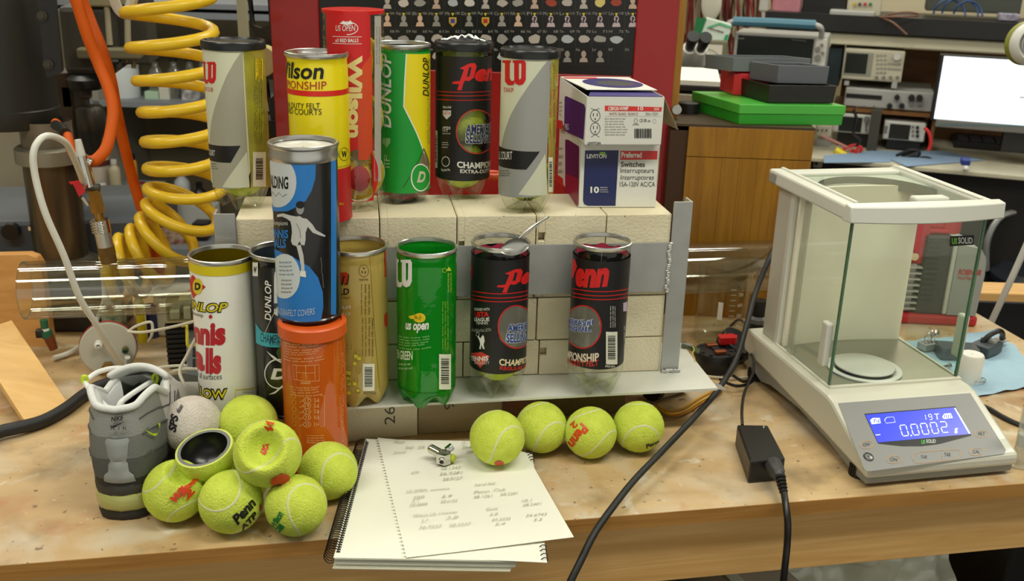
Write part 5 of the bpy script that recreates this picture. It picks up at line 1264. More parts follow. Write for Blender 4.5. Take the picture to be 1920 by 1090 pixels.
# ------------------------------------------------------------------ pieces around the balance
def towel():
    px = [(1640, 648), (1850, 628), (1935, 690), (1990, 740), (1840, 748), (1760, 735)]
    P = [at(x, y, 0) for x, y in px]; t = thing('shop_towel', 'light blue paper shop towel spread behind the balance with parts on it', 'towel', (P[4].x, P[4].y, 0))
    A, B_, C_, D_ = at(1655, 650, 0), at(1862, 624, 0), at(1985, 720, 0), at(1800, 752, 0); n = 40; b = MB(); vs = []
    for i in range(n+1):
        for j in range(n+1):
            u, v = i/n, j/n; p = (A*(1-u)+B_*u)*(1-v)+(D_*(1-u)+C_*u)*v
            h = .004+.0045*(noise.noise(Vector((p.x*22, p.y*22, 0)))+noise.noise(Vector((p.x*55, p.y*55, 3)))*.4)
            e = .004*noise.noise(Vector((p.x*60, p.y*60, 7)))
            vs.append((p.x+e-t.location.x, p.y+e-t.location.y, max(.0008, h)))
    b.add(vs, [(i*(n+1)+j, i*(n+1)+j+1, (i+1)*(n+1)+j+1, (i+1)*(n+1)+j) for i in range(n) for j in range(n)], 0, True)
    b.build('cloth', mat('blue_towel', (160, 190, 206), .95, bump=.5, bs=250, var=.06, vs=40), t)
towel()
def small(name, label, px, py, z, cat='part', rot=0, group=None):
    p = at(px, py, z); return thing(name, label, cat, (p.x, p.y, z), rot, group)
t = small('light_switch', 'dark grey switch body with metal lever tabs on the blue towel', 1850, 660, .006, rot=.5)
MB().box(-.03, .02, -.016, .016, 0, .018).build('housing', mat('switch_grey', (62, 70, 74), .45), t, bevel=.002)
MB().box(.015, .05, -.010, .010, .010, .012).box(-.004, .006, -.012, .012, .018, .024).build('lever', M_steel, t, bevel=.0005)
MB().cyl((.028, 0, .012), (.028, 0, .017), .004).cyl((.052, .003, .008), (.058, .003, .010), .006).build('screw', M_chrome, t)
MB().tube([(-.01, .006, .018), (0, .0, .030), (.02, -.004, .034), (.036, -.004, .026), (.044, -.002, .014)], .0045, 8).build('lever_arm', M_black, t)
t = small('plastic_box_part', 'translucent grey plastic housing with copper contacts on the blue towel', 1795, 670, .006, rot=-.3)
MB().box(-.032, .028, -.016, .018, 0, .020).build('housing', clear('smoke_plastic', (150, 156, 160), .1, .4, .1, body=.35, bcol=(120, 128, 132)), t)
rr = random.Random(3); b = MB()
for i in range(9): x, y = rr.uniform(-.028, .02), rr.uniform(-.012, .012); b.box(x, x+.008, y, y+.004, .001, rr.uniform(.006, .016), M=Matrix.Rotation(rr.uniform(-.4, .4), 4, 'Z'))
o = b.build('contacts', mat('copper', (180, 104, 70), .35, .85), t); o['kind'] = 'stuff'
t = small('staple_clip', 'bent wire spring clips in a steel bracket on the blue towel', 1742, 655, .006, rot=.2)
MB().box(-.016, .012, -.008, .012, 0, .012).build('bracket', M_steel, t, bevel=.001)
b = MB()
for i in range(4): b.tube([(-.014+i*.007, -.004, .010), (-.012+i*.007, .002, .024+.003*(i % 2)), (-.004+i*.008, .004, .020), (.002+i*.007, .008, .028), (.006+i*.006, .010, .018)], .0011, 6, smooth=2)
b.build('spring_wire', M_chrome, t)
for i, (px, py) in enumerate([(1752, 690), (1768, 700), (1782, 706), (1795, 700), (1805, 712), (1775, 690), (1760, 702), (1788, 716)]):
    o = small('brass_screw', ['short brass screw lying on the blue towel behind the glass', 'tiny chrome nut lying on the blue towel behind the glass'][i % 2], px, py, .006, 'screw', i*1.3, 'small hardware on the blue towel')
    b = MB().cyl((-.006, 0, .003), (.004, 0, .003), .0022, n=8).cyl((.004, 0, .003), (.0065, 0, .003), .0045, n=6 if i % 2 else 12); b.build('shank', [M_brass, M_chrome][i % 2], o)
t = small('wire_clip', 'small spring clip near the front corner of the blue towel', 1838, 718, .006, rot=.4); MB().tube([(-.012, 0, .003), (0, .006, .004), (.012, .002, .004), (.004, -.005, .003), (-.008, -.002, .003)], .0009, 6).build('wire_loop', M_chrome, t)
o = MB().tube([at(1770, 740, .003), at(1800, 748, .003), at(1850, 765, .004), at(1880, 782, .004), at(1912, 797, .003), at(1960, 812, .003)], .0038, 8).build('black_cable', M_black2); tag(o, 'short black cord lying to the right of the balance', 'cable')
t = small('syringe_barrel', 'clear plastic syringe barrel standing flange down at the right edge', 1908, 872, 0, 'syringe')
MB().lathe([(.014, 0), (.0145, .002), (.008, .0025), (.008, .060), (.0075, .088), (.003, .092), (.003, .100)], 28).build('barrel', clear('syringe_clear', (235, 238, 235), .10, .5, .1, body=.25, bcol=(225, 225, 220)), t)
MB().lathe([(.001, .045), (.007, .045), (.007, .028), (.001, .026)], 24).build('plunger', M_white, t)
t = thing('plastic_cup', 'white plastic cap just behind the front corner of the balance', 'cap', at(1815, 728, 0)+Vector((.012, .02, 0)))
MB().lathe([(.001, .048), (.016, .048), (.018, .045), (.018, 0)], 32).build('shell', M_white, t)
# vacuum pump behind the balance
PO = at(1700, 610, 0); PY = radians(-14)
pump = thing('vacuum_pump', 'red and grey vacuum pump with finned motor standing behind the balance', 'pump', (PO.x-.02, PO.y+.01, 0), PY)
pump.scale = (.86, .9, .88); M_pr = mat('pump_red', (186, 30, 40), .4, coat=.2); M_pg = mat('pump_grey', (150, 150, 144), .45); M_pd = mat('pump_dark', (58, 58, 54), .55); M_fin = mat('pump_fin', (186, 184, 172), .4, .4)
MB().box(-.07, .17, 0, .11, .0, .022).build('base', M_pr, pump, bevel=.006)
b = MB().box(-.05, .035, .012, .10, .022, .125); b.build('motor_core', M_fin, pump, bevel=.004)
for i in range(8): MB().box(-.056, .042, .004, .108, .030+i*.0125, .0335+i*.0125).build('fin', M_fin, pump, bevel=.0006)
MB().box(.042, .095, .004, .11, .022, .185).build('oil_case', M_pd, pump, bevel=.004)
b = MB()
for i in range(12): b.box(.044, .070, .001, .006, .045+i*.011, .050+i*.011)
o = b.build('case_rib', M_pd, pump); o['kind'] = 'stuff'
MB().box(.095, .104, .0, .112, .024, .178).build('front_flange', mat('pump_flange', (190, 188, 176), .4), pump, bevel=.003)
MB().prism([(.104, .024), (.163, .024), (.166, .11), (.163, .145), (.150, .165), (.104, .172)], -.112, 0, M=Matrix.Rotation(pi/2, 4, 'X')).build('housing', M_pg, pump, bevel=.010)
MB().prism([(.024, 0), (.052, 0), (.052, .03), (.048, .075), (.036, .09), (.006, .095), (-.03, .09), (-.035, .08), (.0, .07), (.02, .05)], -.05, -.015, M=Matrix.Translation((0, 0, .125)) @ Matrix.Rotation(pi/2, 4, 'X')).build('handle_arm', M_pr, pump, bevel=.006)
MB().box(.03, .09, .02, .075, .185, .196).box(.045, .08, .025, .065, .196, .215).build('top_cover', M_pr, pump, bevel=.004)
MB().cyl((.095, .05, .185), (.095, .05, .225), .026, n=28).build('filler_cap', M_pr, pump, bevel=.002)
MB().cyl((.022, .010, .142), (.022, .002, .142), .008, n=10).build('bolt', M_chrome, pump)
d = Dec(); d.text('ROBINAIR', .112, .122, .158, .110, (180, 34, 44), 1, bold=.03, shear=.2, raw=True); d.text('VacuMaster', .112, .108, .150, .100, (180, 50, 60), 1, raw=True); d.build(face_map(Matrix.Translation((0, -.0006, 0))), pump)
# beaker, glue bottle, rotor parts, board
t = small('glass_beaker', 'clear glass beaker with white scale marks behind the right post', 1352, 640, 0, 'beaker')
Bk = clear('beaker_glass', (248, 250, 244), .05, .65, .02)
MB().lathe([(.001, .003), (.038, .003), (.043, .0005), (.047, .004), (.047, .128), (.049, .135), (.0495, .136)], 48).build('glass_wall', Bk, t)
d = Dec()
for i in range(8):
    z = .045+i*.009; d.line([(-.012, z), (-.003, z)], .0007, (230, 230, 220), 1, 'scale_marks', raw=True)
    if i % 2 == 0: d.text(str(800-(7-i)*50)[:3], .001, z+.003, .009, z-.0025, (230, 230, 220), 1, name='scale_marks', raw=True)
d.poly([(-.030, .055), (-.022, .055), (-.022, .085), (-.030, .085)], (226, 226, 216), 1, 'scale_marks', raw=True)
d.build(lambda u, v, h: Vector((.0475*sin(u/.047), -.0475*cos(u/.047), v)), t, cut=.004)
t = small('glue_bottle', 'small black capped bottle with printed label behind the balance corner', 1415, 652, 0, 'bottle')
MB().lathe([(.001, 0), (.013, 0), (.0145, .002), (.0145, .045)], 28).build('bottle_body', mat('bottle_dark', (52, 52, 54), .3), t)
MB().lathe([(.0145, .045), (.0175, .047), (.0175, .054), (.013, .058)], 28).build('shoulder', mat('bottle_grey', (120, 120, 124), .35), t)
MB().lathe([(.0128, .056), (.0125, .082), (.0115, .084), (.001, .084)], 28).build('cap', M_black, t)
d = Dec(); 
for i in range(4): d.text(['Super Black', 'Lube Ink', 'fluid 2 oz', 'made here'][i], -.010, .040-i*.009, .010, .034-i*.009, (150, 150, 150), 1, raw=True)
d.build(lambda u, v, h: Vector((.0149*sin(u/.0145), -.0149*cos(u/.0145), v)), t, cut=.003)
t = small('commutator_rotor', 'round black slotted rotor with copper segments beside the shelf corner', 1338, 690, 0, 'rotor', .1)
MB().lathe([(.001, 0), (.031, 0), (.033, .004), (.033, .026), (.031, .030), (.018, .031), (.001, .031)], 40).build('drum', M_black, t)
for k in range(10):
    a = pi*k/5+.2
    if abs(cos(a)) > .4: MB().cyl((.025*cos(a), .025*sin(a), .031), (.025*cos(a), .025*sin(a), .0318), .0032, n=10).build('slot', mat('deep_black', (8, 8, 8), .8), t)
for y in (-.016, .012): MB().box(-.009, .009, y-.004, y+.005, .0312, .036).build('copper_segment', mat('copper', (180, 104, 70), .35, .85), t, bevel=.0008)
MB().box(-.005, .006, -.008, .008, .031, .0335).build('hub', mat('deep_black'), t)
t = small('dial_knob', 'black round dial with a bright red knob behind the rotor', 1368, 672, 0, 'knob', .3)
MB().cyl((0, 0, .014), (.006, -.012, .034), .029, n=32).build('dial', M_black, t, bevel=.002); MB().box(-.012, .014, -.006, .02, 0, .016).build('bracket', M_black, t, bevel=.002)
MB().prism([(-.018, -.009), (.008, -.010), (.014, 0), (.008, .010), (-.016, .008)], 0, .014, M=Matrix.Translation((-.016, -.012, .032)) @ Matrix.Rotation(-.3, 4, 'Z')).build('knob_grip', M_red, t, bevel=.004)
t = small('blister_pack', 'clear plastic tube with red stripe lying beside the bottle', 1395, 668, 0, 'tube', .9)
MB().cyl((-.03, 0, .012), (.035, 0, .012), .011, n=18).build('tube_wall', clear('cloudy_tube', (235, 235, 232), .1, .5, .1, body=.3, bcol=(200, 200, 200)), t); MB().box(-.025, .03, -.0118, -.0110, .008, .014).build('stripe', M_red, t)
for i, pts in enumerate([[(1370, 612), (1385, 600), (1400, 610), (1425, 640), (1420, 665)], [(1350, 712), (1380, 724), (1410, 716), (1420, 690), (1400, 672), (1370, 690)], [(1375, 705), (1395, 716), (1412, 706), (1410, 692), (1430, 700)]]):
    o = MB().tube([at(x, y, .004+.006*(k % 2)+.004*i) for k, (x, y) in enumerate(pts)], .0024, 7, smooth=5).build('tangled_cable', M_black); tag(o, ['black cord arching up beside the capped bottle', 'black cord looped round the back of the dial knob', 'short black cord end disappearing under the balance corner'][i], 'cable', 'tangled black cords')
o = MB().tube([at(1300, 704, .004), at(1330, 706, .004), at(1375, 710, .003), at(1425, 703, .003)], .0016, 6).build('white_cable', mat('white_cord', (205, 200, 180), .6)); tag(o, 'thin white cord in front of the black rotor', 'cable')
t = small('circuit_board', 'small green circuit board leaning at the shelf corner by the post', 1292, 652, .069, 'circuit board', -.5)
MB().box(-.012, .016, -.008, .010, 0, .0016, M=Matrix.Rotation(.35, 4, 'Y')).build('board', mat('pcb_green', (70, 80, 46), .5), t); MB().box(-.010, .006, -.003, .002, .003, .006).build('chip', M_alu, t)
MB().tube([(.006, -.004, .004), (.009, -.012, .002), (.008, -.022, .001), (.014, -.040, .0005), (.016, -.052, .0005)], .0008, 5).build('lead_wire', mat('yellow_wire', (206, 190, 90), .5), t)
# wires and canister under the shelf's right end
rr = random.Random(8); t = small('wire_bundle', 'bundle of thin yellow and orange wires under the right end of the shelf', 1290, 765, 0, 'wires'); I_ = Matrix.Translation(-t.location)
for i in range(9):
    o_ = rr.uniform(-5, 5); MB().tube([I_ @ at(x+o_*.6, y+o_, .004+.0035*(i % 3)) for x, y in [(1230, 762), (1252, 774), (1282, 770), (1310, 752), (1336, 738), (1352, 724)]], .0013, 6, smooth=4).build('wire', mat(['wire_yellow', 'wire_amber'][i % 2], [(206, 170, 50), (190, 120, 30)][i % 2], .5), t)
t = small('white_canister', 'off-white cylindrical part lying under the right end of the shelf', 1262, 752, 0, 'canister', .4)
MB().cyl((-.03, .02, .026), (.035, .02, .026), .025, n=28).build('shell', mat('dusty_white', (180, 172, 150), .6), t, bevel=.003); MB().cyl((-.0305, .02, .026), (-.022, .02, .026), .0256, n=28).build('dark_band', M_black, t); MB().box(-.012, .0, -.008, .006, .03, .048).build('red_clip', M_red, t, bevel=.001)
# ------------------------------------------------------------------ long acrylic tube passing behind the wall
A0, A1 = atY(46, 545, 1.52), atY(1455, 503, 1.52)
rL = 55/ppm(A0); A1 = Vector((A1.x, A1.y, A0.z))
t = thing('acrylic_tube', 'long clear acrylic tube lying crosswise behind the brick wall', 'tube', (A0.x, A0.y, 0)); I_ = Matrix.Translation(-t.location)
M_acr = clear('acrylic', (248, 249, 243), .10, .7, .02)
x0 = I_ @ A0; x1 = I_ @ A1; q = (x1-x0).to_track_quat('Z', 'Y').to_matrix().to_4x4(); L = (x1-x0).length
MB().lathe([(rL, 0), (rL, L)], 64, 0, Matrix.Translation(x0) @ q).build('outer_wall', M_acr, t)
MB().lathe([(rL-.004, 0), (rL-.004, L)], 64, 0, Matrix.Translation(x0) @ q).build('inner_wall', M_acr, t)
for z0 in (0, L): MB().lathe([(rL, z0), (rL-.004, z0)], 64, 0, Matrix.Translation(x0) @ q).build('cut_rim', clear('acrylic_edge', (240, 240, 225), .2, .6, .1, body=.55, bcol=(226, 222, 200)), t)
for xx in (.30, .86):                              # hidden cradles that carry it
    c = thing('tube_cradle', ['wooden block carrying the acrylic tube behind the left cans', 'wooden block carrying the acrylic tube behind the right part of the wall'][xx > .5], 'wood block', (A0.x+xx, A0.y, 0)); hb = A0.z-rL
    MB().box(-.02, .02, -.05, .05, 0, hb).build('block', M_board, c); 
    for s in (-1, 1): MB().box(-.02, .02, s*.045-.006, s*.045+.006, hb, hb+.02).build('cheek', M_board, c)
# ------------------------------------------------------------------ left side of the bench
VY = at(80, 650, 0)
t = thing('upright_board', 'tan wooden board standing upright behind the tube end at the left', 'board', (VY.x, VY.y, 0), radians(-6))
hb = .152
MB().prism([(-.42, 0), (.014, 0), (.014, hb-.018), (.008, hb-.005), (-.004, hb), (-.42, hb-.012)], -.022, 0, M=Matrix.Rotation(pi/2, 4, 'X')).build('plank', M_board2, t, bevel=.002)
TL, TM, TR_, TB, T5 = at(0, 606, .085), at(22, 600, .082), at(128, 756, .012), at(47, 791, .012), at(-60, 690, .012)
t = thing('leaning_plank', 'light wooden plank tilted up on its edge at the left of the bench', 'board', (TR_.x, TR_.y, 0)); I_ = Matrix.Translation(-t.location)
dv = (TR_-TB); up = (TM-TR_); A, B_, C_, D_ = TB, TR_, TM, TB+up
nrm = Vector((0, 0, 1)); th = Vector((0, 0, -.0115))
MB().hexa([I_ @ (p+th) for p in (A, B_, C_, D_)], [I_ @ p for p in (A, B_, C_, D_)]).build('plank', M_board, t, bevel=.0012)
o = MB().tube([at(-60, 830, .012), at(0, 810, .012), at(30, 803, .012), at(80, 790, .009), at(125, 765, .010), at(158, 740, .010), at(185, 725, .012), at(230, 710, .012), at(270, 690, .014)], .0085, 12).build('rubber_hose', M_black2); tag(o, 'thick black rubber hose running under the tilted plank', 'hose')
DC = at(208, 700, 0); Dr = .040
t = thing('flange_disc', 'round clear end plate with red gasket and brass fittings standing on edge', 'end plate', (DC.x, DC.y, 0), radians(8)); dm = Matrix.Translation((0, 0, Dr)) @ Matrix.Rotation(pi/2-.12, 4, 'X')
MB().lathe([(.001, .004), (Dr-.002, .004), (Dr, .002), (Dr, -.003), (.001, -.003)], 48, 0, dm).build('plate', mat('frosted_plate', (184, 180, 164), .25), t)
MB().lathe([(Dr+.0005, -.003), (Dr+.001, -.0065), (.001, -.0065)], 48, 0, dm).build('gasket', M_red, t)
def fit(p, s_=1, m=M_brass, m2=None):
    T_ = dm @ Matrix.Translation((p[0], p[1], .004)); MB().lathe([(.006*s_, 0), (.006*s_, .006), (.0045*s_, .007), (.0045*s_, .014), (.003, .016)], 6, 0, T_).build('fitting', m, t); MB().lathe([(.0056*s_, .010), (.0056*s_, .013), (.001, .0135)], 18, 0, T_).build('collar', m2 or m, t)
fit((-.012, .010), 1, M_white); fit((.024, -.002), .8, M_brass, mat('green_collar', (30, 90, 60), .5)); fit((-.002, -.028), 1.7)
o = MB().tube([atY(183, 612, 1.33), atY(150, 560, 1.30), atY(120, 480, 1.28), atY(85, 400, 1.27), atY(66, 330, 1.27), atY(63, 285, 1.27), atY(78, 259, 1.28), atY(100, 256, 1.30), atY(125, 270, 1.34), atY(140, 300, 1.40), atY(152, 330, 1.46), atY(158, 350, 1.5)][::-1]+[atY(205, 650, 1.36), atY(228, 682, 1.40), at(236, 690, .012), atY(239, 670, DC.y-.016)], .0042, 10, smooth=6).build('white_air_line', mat('milky_tube', (214, 214, 202), .35)); tag(o, 'milky white tube looping high and down to the round end plate', 'tube')
o = MB().tube([atY(192, 500, 1.62), atY(196, 560, 1.62), atY(182, 600, 1.6), atY(160, 640, 1.56), at(130, 662, .006), at(100, 672, .006)], .0042, 10).build('white_air_line', mat('milky_tube')); tag(o, 'second milky tube curving down onto the bench behind the acrylic tube', 'tube')
t = thing('push_valve', 'brown and green push-in valve fitting hanging below the tube end', 'fitting', atY(97, 655, 1.47)); I_ = Matrix.Translation(-t.location)
P = lambda x, y: I_ @ atY(x, y, 1.47)
MB().cyl(P(82, 600), P(84, 615), .0055).build('collar', mat('green_collar'), t); MB().cyl(P(84, 612), P(88, 630), .005).build('stem', M_white, t); MB().cyl(P(86, 620), P(89, 632), .008, n=16).build('collar', mat('green_collar'), t)
MB().cyl(P(90, 630), P(101, 655), .0075, .006, n=16).build('valve_body', mat('brown_metal', (120, 62, 30), .4, .3), t); MB().box(-.006, .006, -.006, .006, -.006, .006, M=Matrix.Translation(P(76, 625))).build('thumb_screw', M_black, t, bevel=.002)
# ridged black supply with board on top, slotted grey box
t = small('heat_sink_unit', 'ridged black unit carrying a circuit board, left of the white can', 342, 690, 0, 'power supply', .05); Ht = (690-590)/1330*1.0
MB().box(-.018, .05, 0, .06, 0, .072).build('core', M_black, t)
for i in range(9): MB().box(-.020, .054, -.004, .062, .004+i*.0078, .0085+i*.0078).build('fin', M_black, t, bevel=.0006)
MB().box(-.018, .052, -.002, .06, .0745, .0765).build('circuit_board', mat('pcb_tan', (160, 150, 110), .5), t)
for k, (x, y, w, h, c_) in enumerate([(-.012, .006, .014, .012, (190, 186, 160)), (.008, .004, .010, .018, (205, 200, 176)), (.022, .012, .016, .010, (170, 120, 40)), (.0, .03, .02, .022, (200, 196, 170)), (.03, .03, .014, .026, (214, 210, 190))]): MB().box(x, x+w, y, y+w, .0765, .0765+h).build('component', mat('component_%d' % k, c_, .5), t, bevel=.0008)
MB().box(-.016, .05, -.001, .04, .0765, .106).build('clear_cover', clear('cover_clear', (240, 240, 232), .1, .5, .05), t)
t = small('slotted_box', 'dark grey slotted plastic box between the white can and the shoe', 352, 745, 0, 'housing', .08)
M_sb = mat('slate_plastic', (78, 84, 84), .45)
MB().prism([(0, 0), (.0, .026), (.075, .052), (.12, .066), (.12, 0)], -.062, 0, M=Matrix.Rotation(pi/2, 4, 'Z') @ Matrix.Rotation(pi/2, 4, 'X') @ Matrix.Diagonal((1, 1, -1, 1))).build('shell', M_sb, t, bevel=.002)
for r_ in range(2):
    for i in range(6): MB().box(.009+i*.0085, .0125+i*.0085, .022+r_*.028, .044+r_*.028, 0, .0009, M=Matrix.Translation((0, -.001, .0262)) @ Matrix.Rotation(atan2(.026, .075), 4, 'X')).build('slot', mat('deep_black'), t)
MB().box(.018, .055, .085, .105, .055, .0575, M=Matrix.Rotation(0, 4, 'X')).build('paper_tag', M_paper, t)
M_wc = mat('white_cord'); Yc = 1.26
for i, (lab, pts) in enumerate([('thin white cord looping from the round end plate to the circuit board', [(240, 622, 1.42), (255, 612, 1.42), (280, 604, 1.42), (286, 612, 1.42), (284, 630, 1.42), (278, 640, 1.44)]),
        ('thin cream cord stretched across to the circuit board', [(240, 622, 1.41), (270, 623, 1.4), (320, 614, 1.36), (368, 602, 1.3)]),
        ('white cord arching over the slotted box behind the shoe', [(262, 706, 1.33), (290, 692, 1.33), (320, 687, 1.31), (350, 686, 1.28)]),
        ('white cord crossing in front of the slotted box', [(368, 633, 1.22), (350, 668, 1.22), (337, 695, 1.21), (345, 720, 1.2), (362, 750, 1.2)]),
        ('white cord bending round to the white can', [(308, 712, 1.33), (318, 700, 1.32), (345, 692, 1.25), (378, 693, 1.22)])]):
    o = MB().tube([atY(*p) for p in pts], .0021, 7, smooth=6).build('thin_white_cable', M_wc); tag(o, lab, 'cord', 'thin white cords at the left')
o = MB().tube([atY(*p) for p in [(340, 612, 1.34), (350, 612, 1.34), (351, 640, 1.33), (354, 650, 1.33), (368, 646, 1.32)]], .0022, 7, smooth=2).build('yellow_wire_clip', mat('yellow_clip', (214, 200, 50), .5)); tag(o, 'bent yellow wire clip hanging from the circuit board', 'wire')
# ------------------------------------------------------------------ background helpers
class FT:
    """thing built against an upright plane F; photo pixels give width and height, d gives depth behind the plane"""
    def __init__(s, name, label, cat, F, x0, y0, x1, y1, back=0, group=None):
        s.F, s.b = F, back; p = F.p((x0+x1)/2, y1, back); s.t = thing(name, label, cat, p, F.yaw, group)
        s.I = (Matrix.Translation(p) @ Matrix.Rotation(F.yaw, 4, 'Z')).inverted(); s.o = p
    def l(s, px, py, d=0): q = s.I @ s.F.p(px, py, s.b); return Vector((q.x, d, q.z))
    def box(s, name, m, x0, y0, x1, y1, d0=0, d1=.1, bevel=0):
        a, b_ = s.l(x0, y1), s.l(x1, y0); a2 = s.l(x0, y0); b2 = s.l(x1, y1)
        xa, xb, za, zb = (a.x+a2.x)/2, (b_.x+b2.x)/2, (a.z+b2.z)/2, (a2.z+b_.z)/2
        return MB().box(xa, xb, d0, d1, za, zb).build(name, m, s.t, bevel=bevel)
    def knob(s, name, m, px, py, r, ln=.012, n=16):
        c = s.l(px, py); R = r/ppm(s.o); return MB().cyl((c.x, 0, c.z), (c.x, -ln, c.z), R, R*.9, n=n).build(name, m, s.t)
    def dec(s): return Dec(lambda x, y: (lambda q: (q.x, q.z))(s.l(x, y)))
    def put(s, d, lift=.0008): return d.build(lambda u, v, h: Vector((u, -h-lift, v)), s.t, eps=.0004)
    def tube(s, name, m, pts, r, **k): return MB().tube([s.l(x, y, d) for x, y, d in pts], r, 8, **k).build(name, m, s.t)
def vcyl(name, label, cat, px, ytop, ybot, Y, rpx, prof, m, group=None, cap=None, n=28):
    """upright turned thing: foot at pixel (px,ybot) on depth Y; prof = [(radius 0..1, height 0..1)]"""
    p = atY(px, ybot, Y); k = ppm(p); R = rpx/k; H = (ybot-ytop)/k*1.02
    t = thing(name, label, cat, p, 0, group); MB().lathe([(max(.0002, r*R), h*H) for r, h in prof], n).build('body', m, t)
    if cap: MB().lathe([(cap[0]*R, cap[1]*H), (cap[0]*R, cap[2]*H), (.0002, cap[2]*H)], n).build('cap', cap[3], t)
    return t
BOT = [(0, 0), (.95, 0), (1, .03), (1, .62), (.85, .72), (.42, .82), (.4, .95)]
JAR = [(0, 0), (.96, 0), (1, .04), (1, .82), (.9, .88)]
# ------------------------------------------------------------------ red cabinet with element poster
RF = Frame(1262, 300, 1.66, radians(-13))
M_redp = mat('red_enamel', (150, 14, 16), .35, coat=.3, var=.12, vs=6)
rcab = FT('red_cabinet', 'big red painted metal cabinet carrying the black poster, behind the can rows', 'cabinet', RF, 520, 0, 1262, 420)
pz = -rcab.o.z; xa, xb = rcab.l(522, 300).x, rcab.l(1258, 200).x
MB().box(xa, xb, .004, .13, pz+.001, .62-rcab.o.z).build('carcass', M_redp, rcab.t, bevel=.003)
x2, x3 = rcab.l(602, 100).x, rcab.l(1188, 100).x; z1 = rcab.l(900, 133).z
MB().box(xa, x2, -.008, .004, pz+.02, .62-rcab.o.z).build('left_stile', M_redp, rcab.t, bevel=.002)
MB().box(x3, xb, -.008, .004, pz+.02, .62-rcab.o.z).build('right_stile', M_redp, rcab.t, bevel=.002)
MB().box(x2, x3, -.006, .004, pz+.02, z1).build('lower_panel', M_redp, rcab.t, bevel=.002)
MB().box(xb, xb+.012, -.004, .13, pz+.001, .62-rcab.o.z).build('wood_side', M_orange, rcab.t)
c = rcab.l(1268, 204); MB().cyl((c.x, -.012, c.z), (c.x, .004, c.z), .008, n=18).cyl((c.x, -.0125, c.z), (c.x, -.010, c.z), .003).build('pivot_bolt', M_alu, rcab.t)
po = FT('element_poster', 'black framed poster with rows of small element pictures on the red cabinet', 'poster', RF, 602, 0, 1188, 133)
MB().box(x2-rcab.l(602, 133).x+po.l(602, 133).x, po.l(1188, 100).x, -.003, .002, po.l(900, 133).z, .62-po.o.z).build('board', mat('poster_black', (14, 14, 14), .3), po.t)
d = po.dec(); LGY = (150, 150, 144); rr = random.Random(12)
cols = [727+i*30.6 for i in range(16)]
PAL = [(176, 168, 160), (196, 188, 180), (150, 148, 142), (186, 160, 140), (170, 176, 180), (200, 196, 190)]
def blob(x, y, rx, ry, c): d.poly([(x+rx*cos(a)*rr.uniform(.75, 1.1), y+ry*sin(a)*rr.uniform(.7, 1.1)) for a in [2*pi*i/9 for i in range(9)]], c, 2, 'picture')
def head(x, y, c, q=None):
    d.ell(x, y-5, 4.6, 6.5, c, 2, 'picture', n=14); d.poly([(x-8, y+10), (x-6, y+3), (x-2, y+1), (x+2, y+1), (x+6, y+3), (x+8, y+10)], c, 2, 'picture')
    if q: d.text('?', x-3, y-9, x+3, y+3, (30, 28, 30), 3, bold=.04)
syms = 'Db Sg Bh Hs Mt Ds Rg Cn Nh Fl Mc Lv Ts Og Uu Uh'.split(); s2 = 'Ce Pr Nd Pm Sm Eu Gd Tb Dy Ho Er Tm Yb Lu Hf Ta'.split(); s3 = 'Th Pa U Np Pu Am Cm Bk Cf Es Fm Md No Lr Rf Db'.split()
for i, x in enumerate(cols):
    sk = (i-8)*.35
    blob(x, -38, 10, 9, PAL[(i*5) % 6]); blob(x, -72, 10, 9, PAL[(i*3+1) % 6])
    for y0, y1 in ((-88, -55), (-54, -21), (-20, 18), (20, 52), (54, 88), (88, 120)):
        if y0 == 88 and i > 14: continue
        d.line([(x-15, y0), (x+15, y0), (x+15, y1), (x-15, y1)], .0005, (52, 52, 50), 1, 'grid', closed=True)
    if i % 3 == 0: head(x, 6, PAL[i % 6])
    else: blob(x, 5, 11, 8, [PAL[i % 6], (206, 190, 110), (150, 60, 40), (176, 168, 160)][i % 4 if i > 6 else 0])
    d.text(str(104+i), x+5, 22, x+13, 27, LGY, 2); d.text(syms[i], x-14, 22, x-5, 28, LGY, 2)
    d.poly([(x-3, 24), (x+3, 24), (x, 30)], (206, 190, 40), 2, 'picture')
    if i < 3 or 7 <= i <= 8: head(x, 39, [(206, 176, 150), (150, 146, 140)][i % 2])
    elif i in (4, 6, 1): d.poly([(x-7, 32), (x+7, 32), (x+7, 42), (x, 50), (x-7, 42)], (196, 160, 50), 2, 'picture'); d.rect(x-4, 35, x+4, 43, (60, 60, 150) if i == 4 else (170, 40, 30), 3, 'picture')
    elif i > 8: head(x, 40, (190, 170, 176), True)
    else: head(x, 39, (140, 138, 132))
    d.text(s2[i], x-14, 56, x-7, 61, LGY, 2); d.text(str(58+i), x+5, 56, x+13, 61, LGY, 2)
    if i < 15: blob(x, 73, 10+rr.random()*3, 7+rr.random()*3, PAL[(i*2) % 6])
    d.text(s3[i], x-14, 90, x-7, 95, LGY, 2)
    if i > 9 and i < 14: head(x, 106, [(170, 150, 140), (140, 136, 130)][i % 2])
    elif i < 10: blob(x, 105, 9, 7, PAL[(i+3) % 6])
po.put(d, .004)
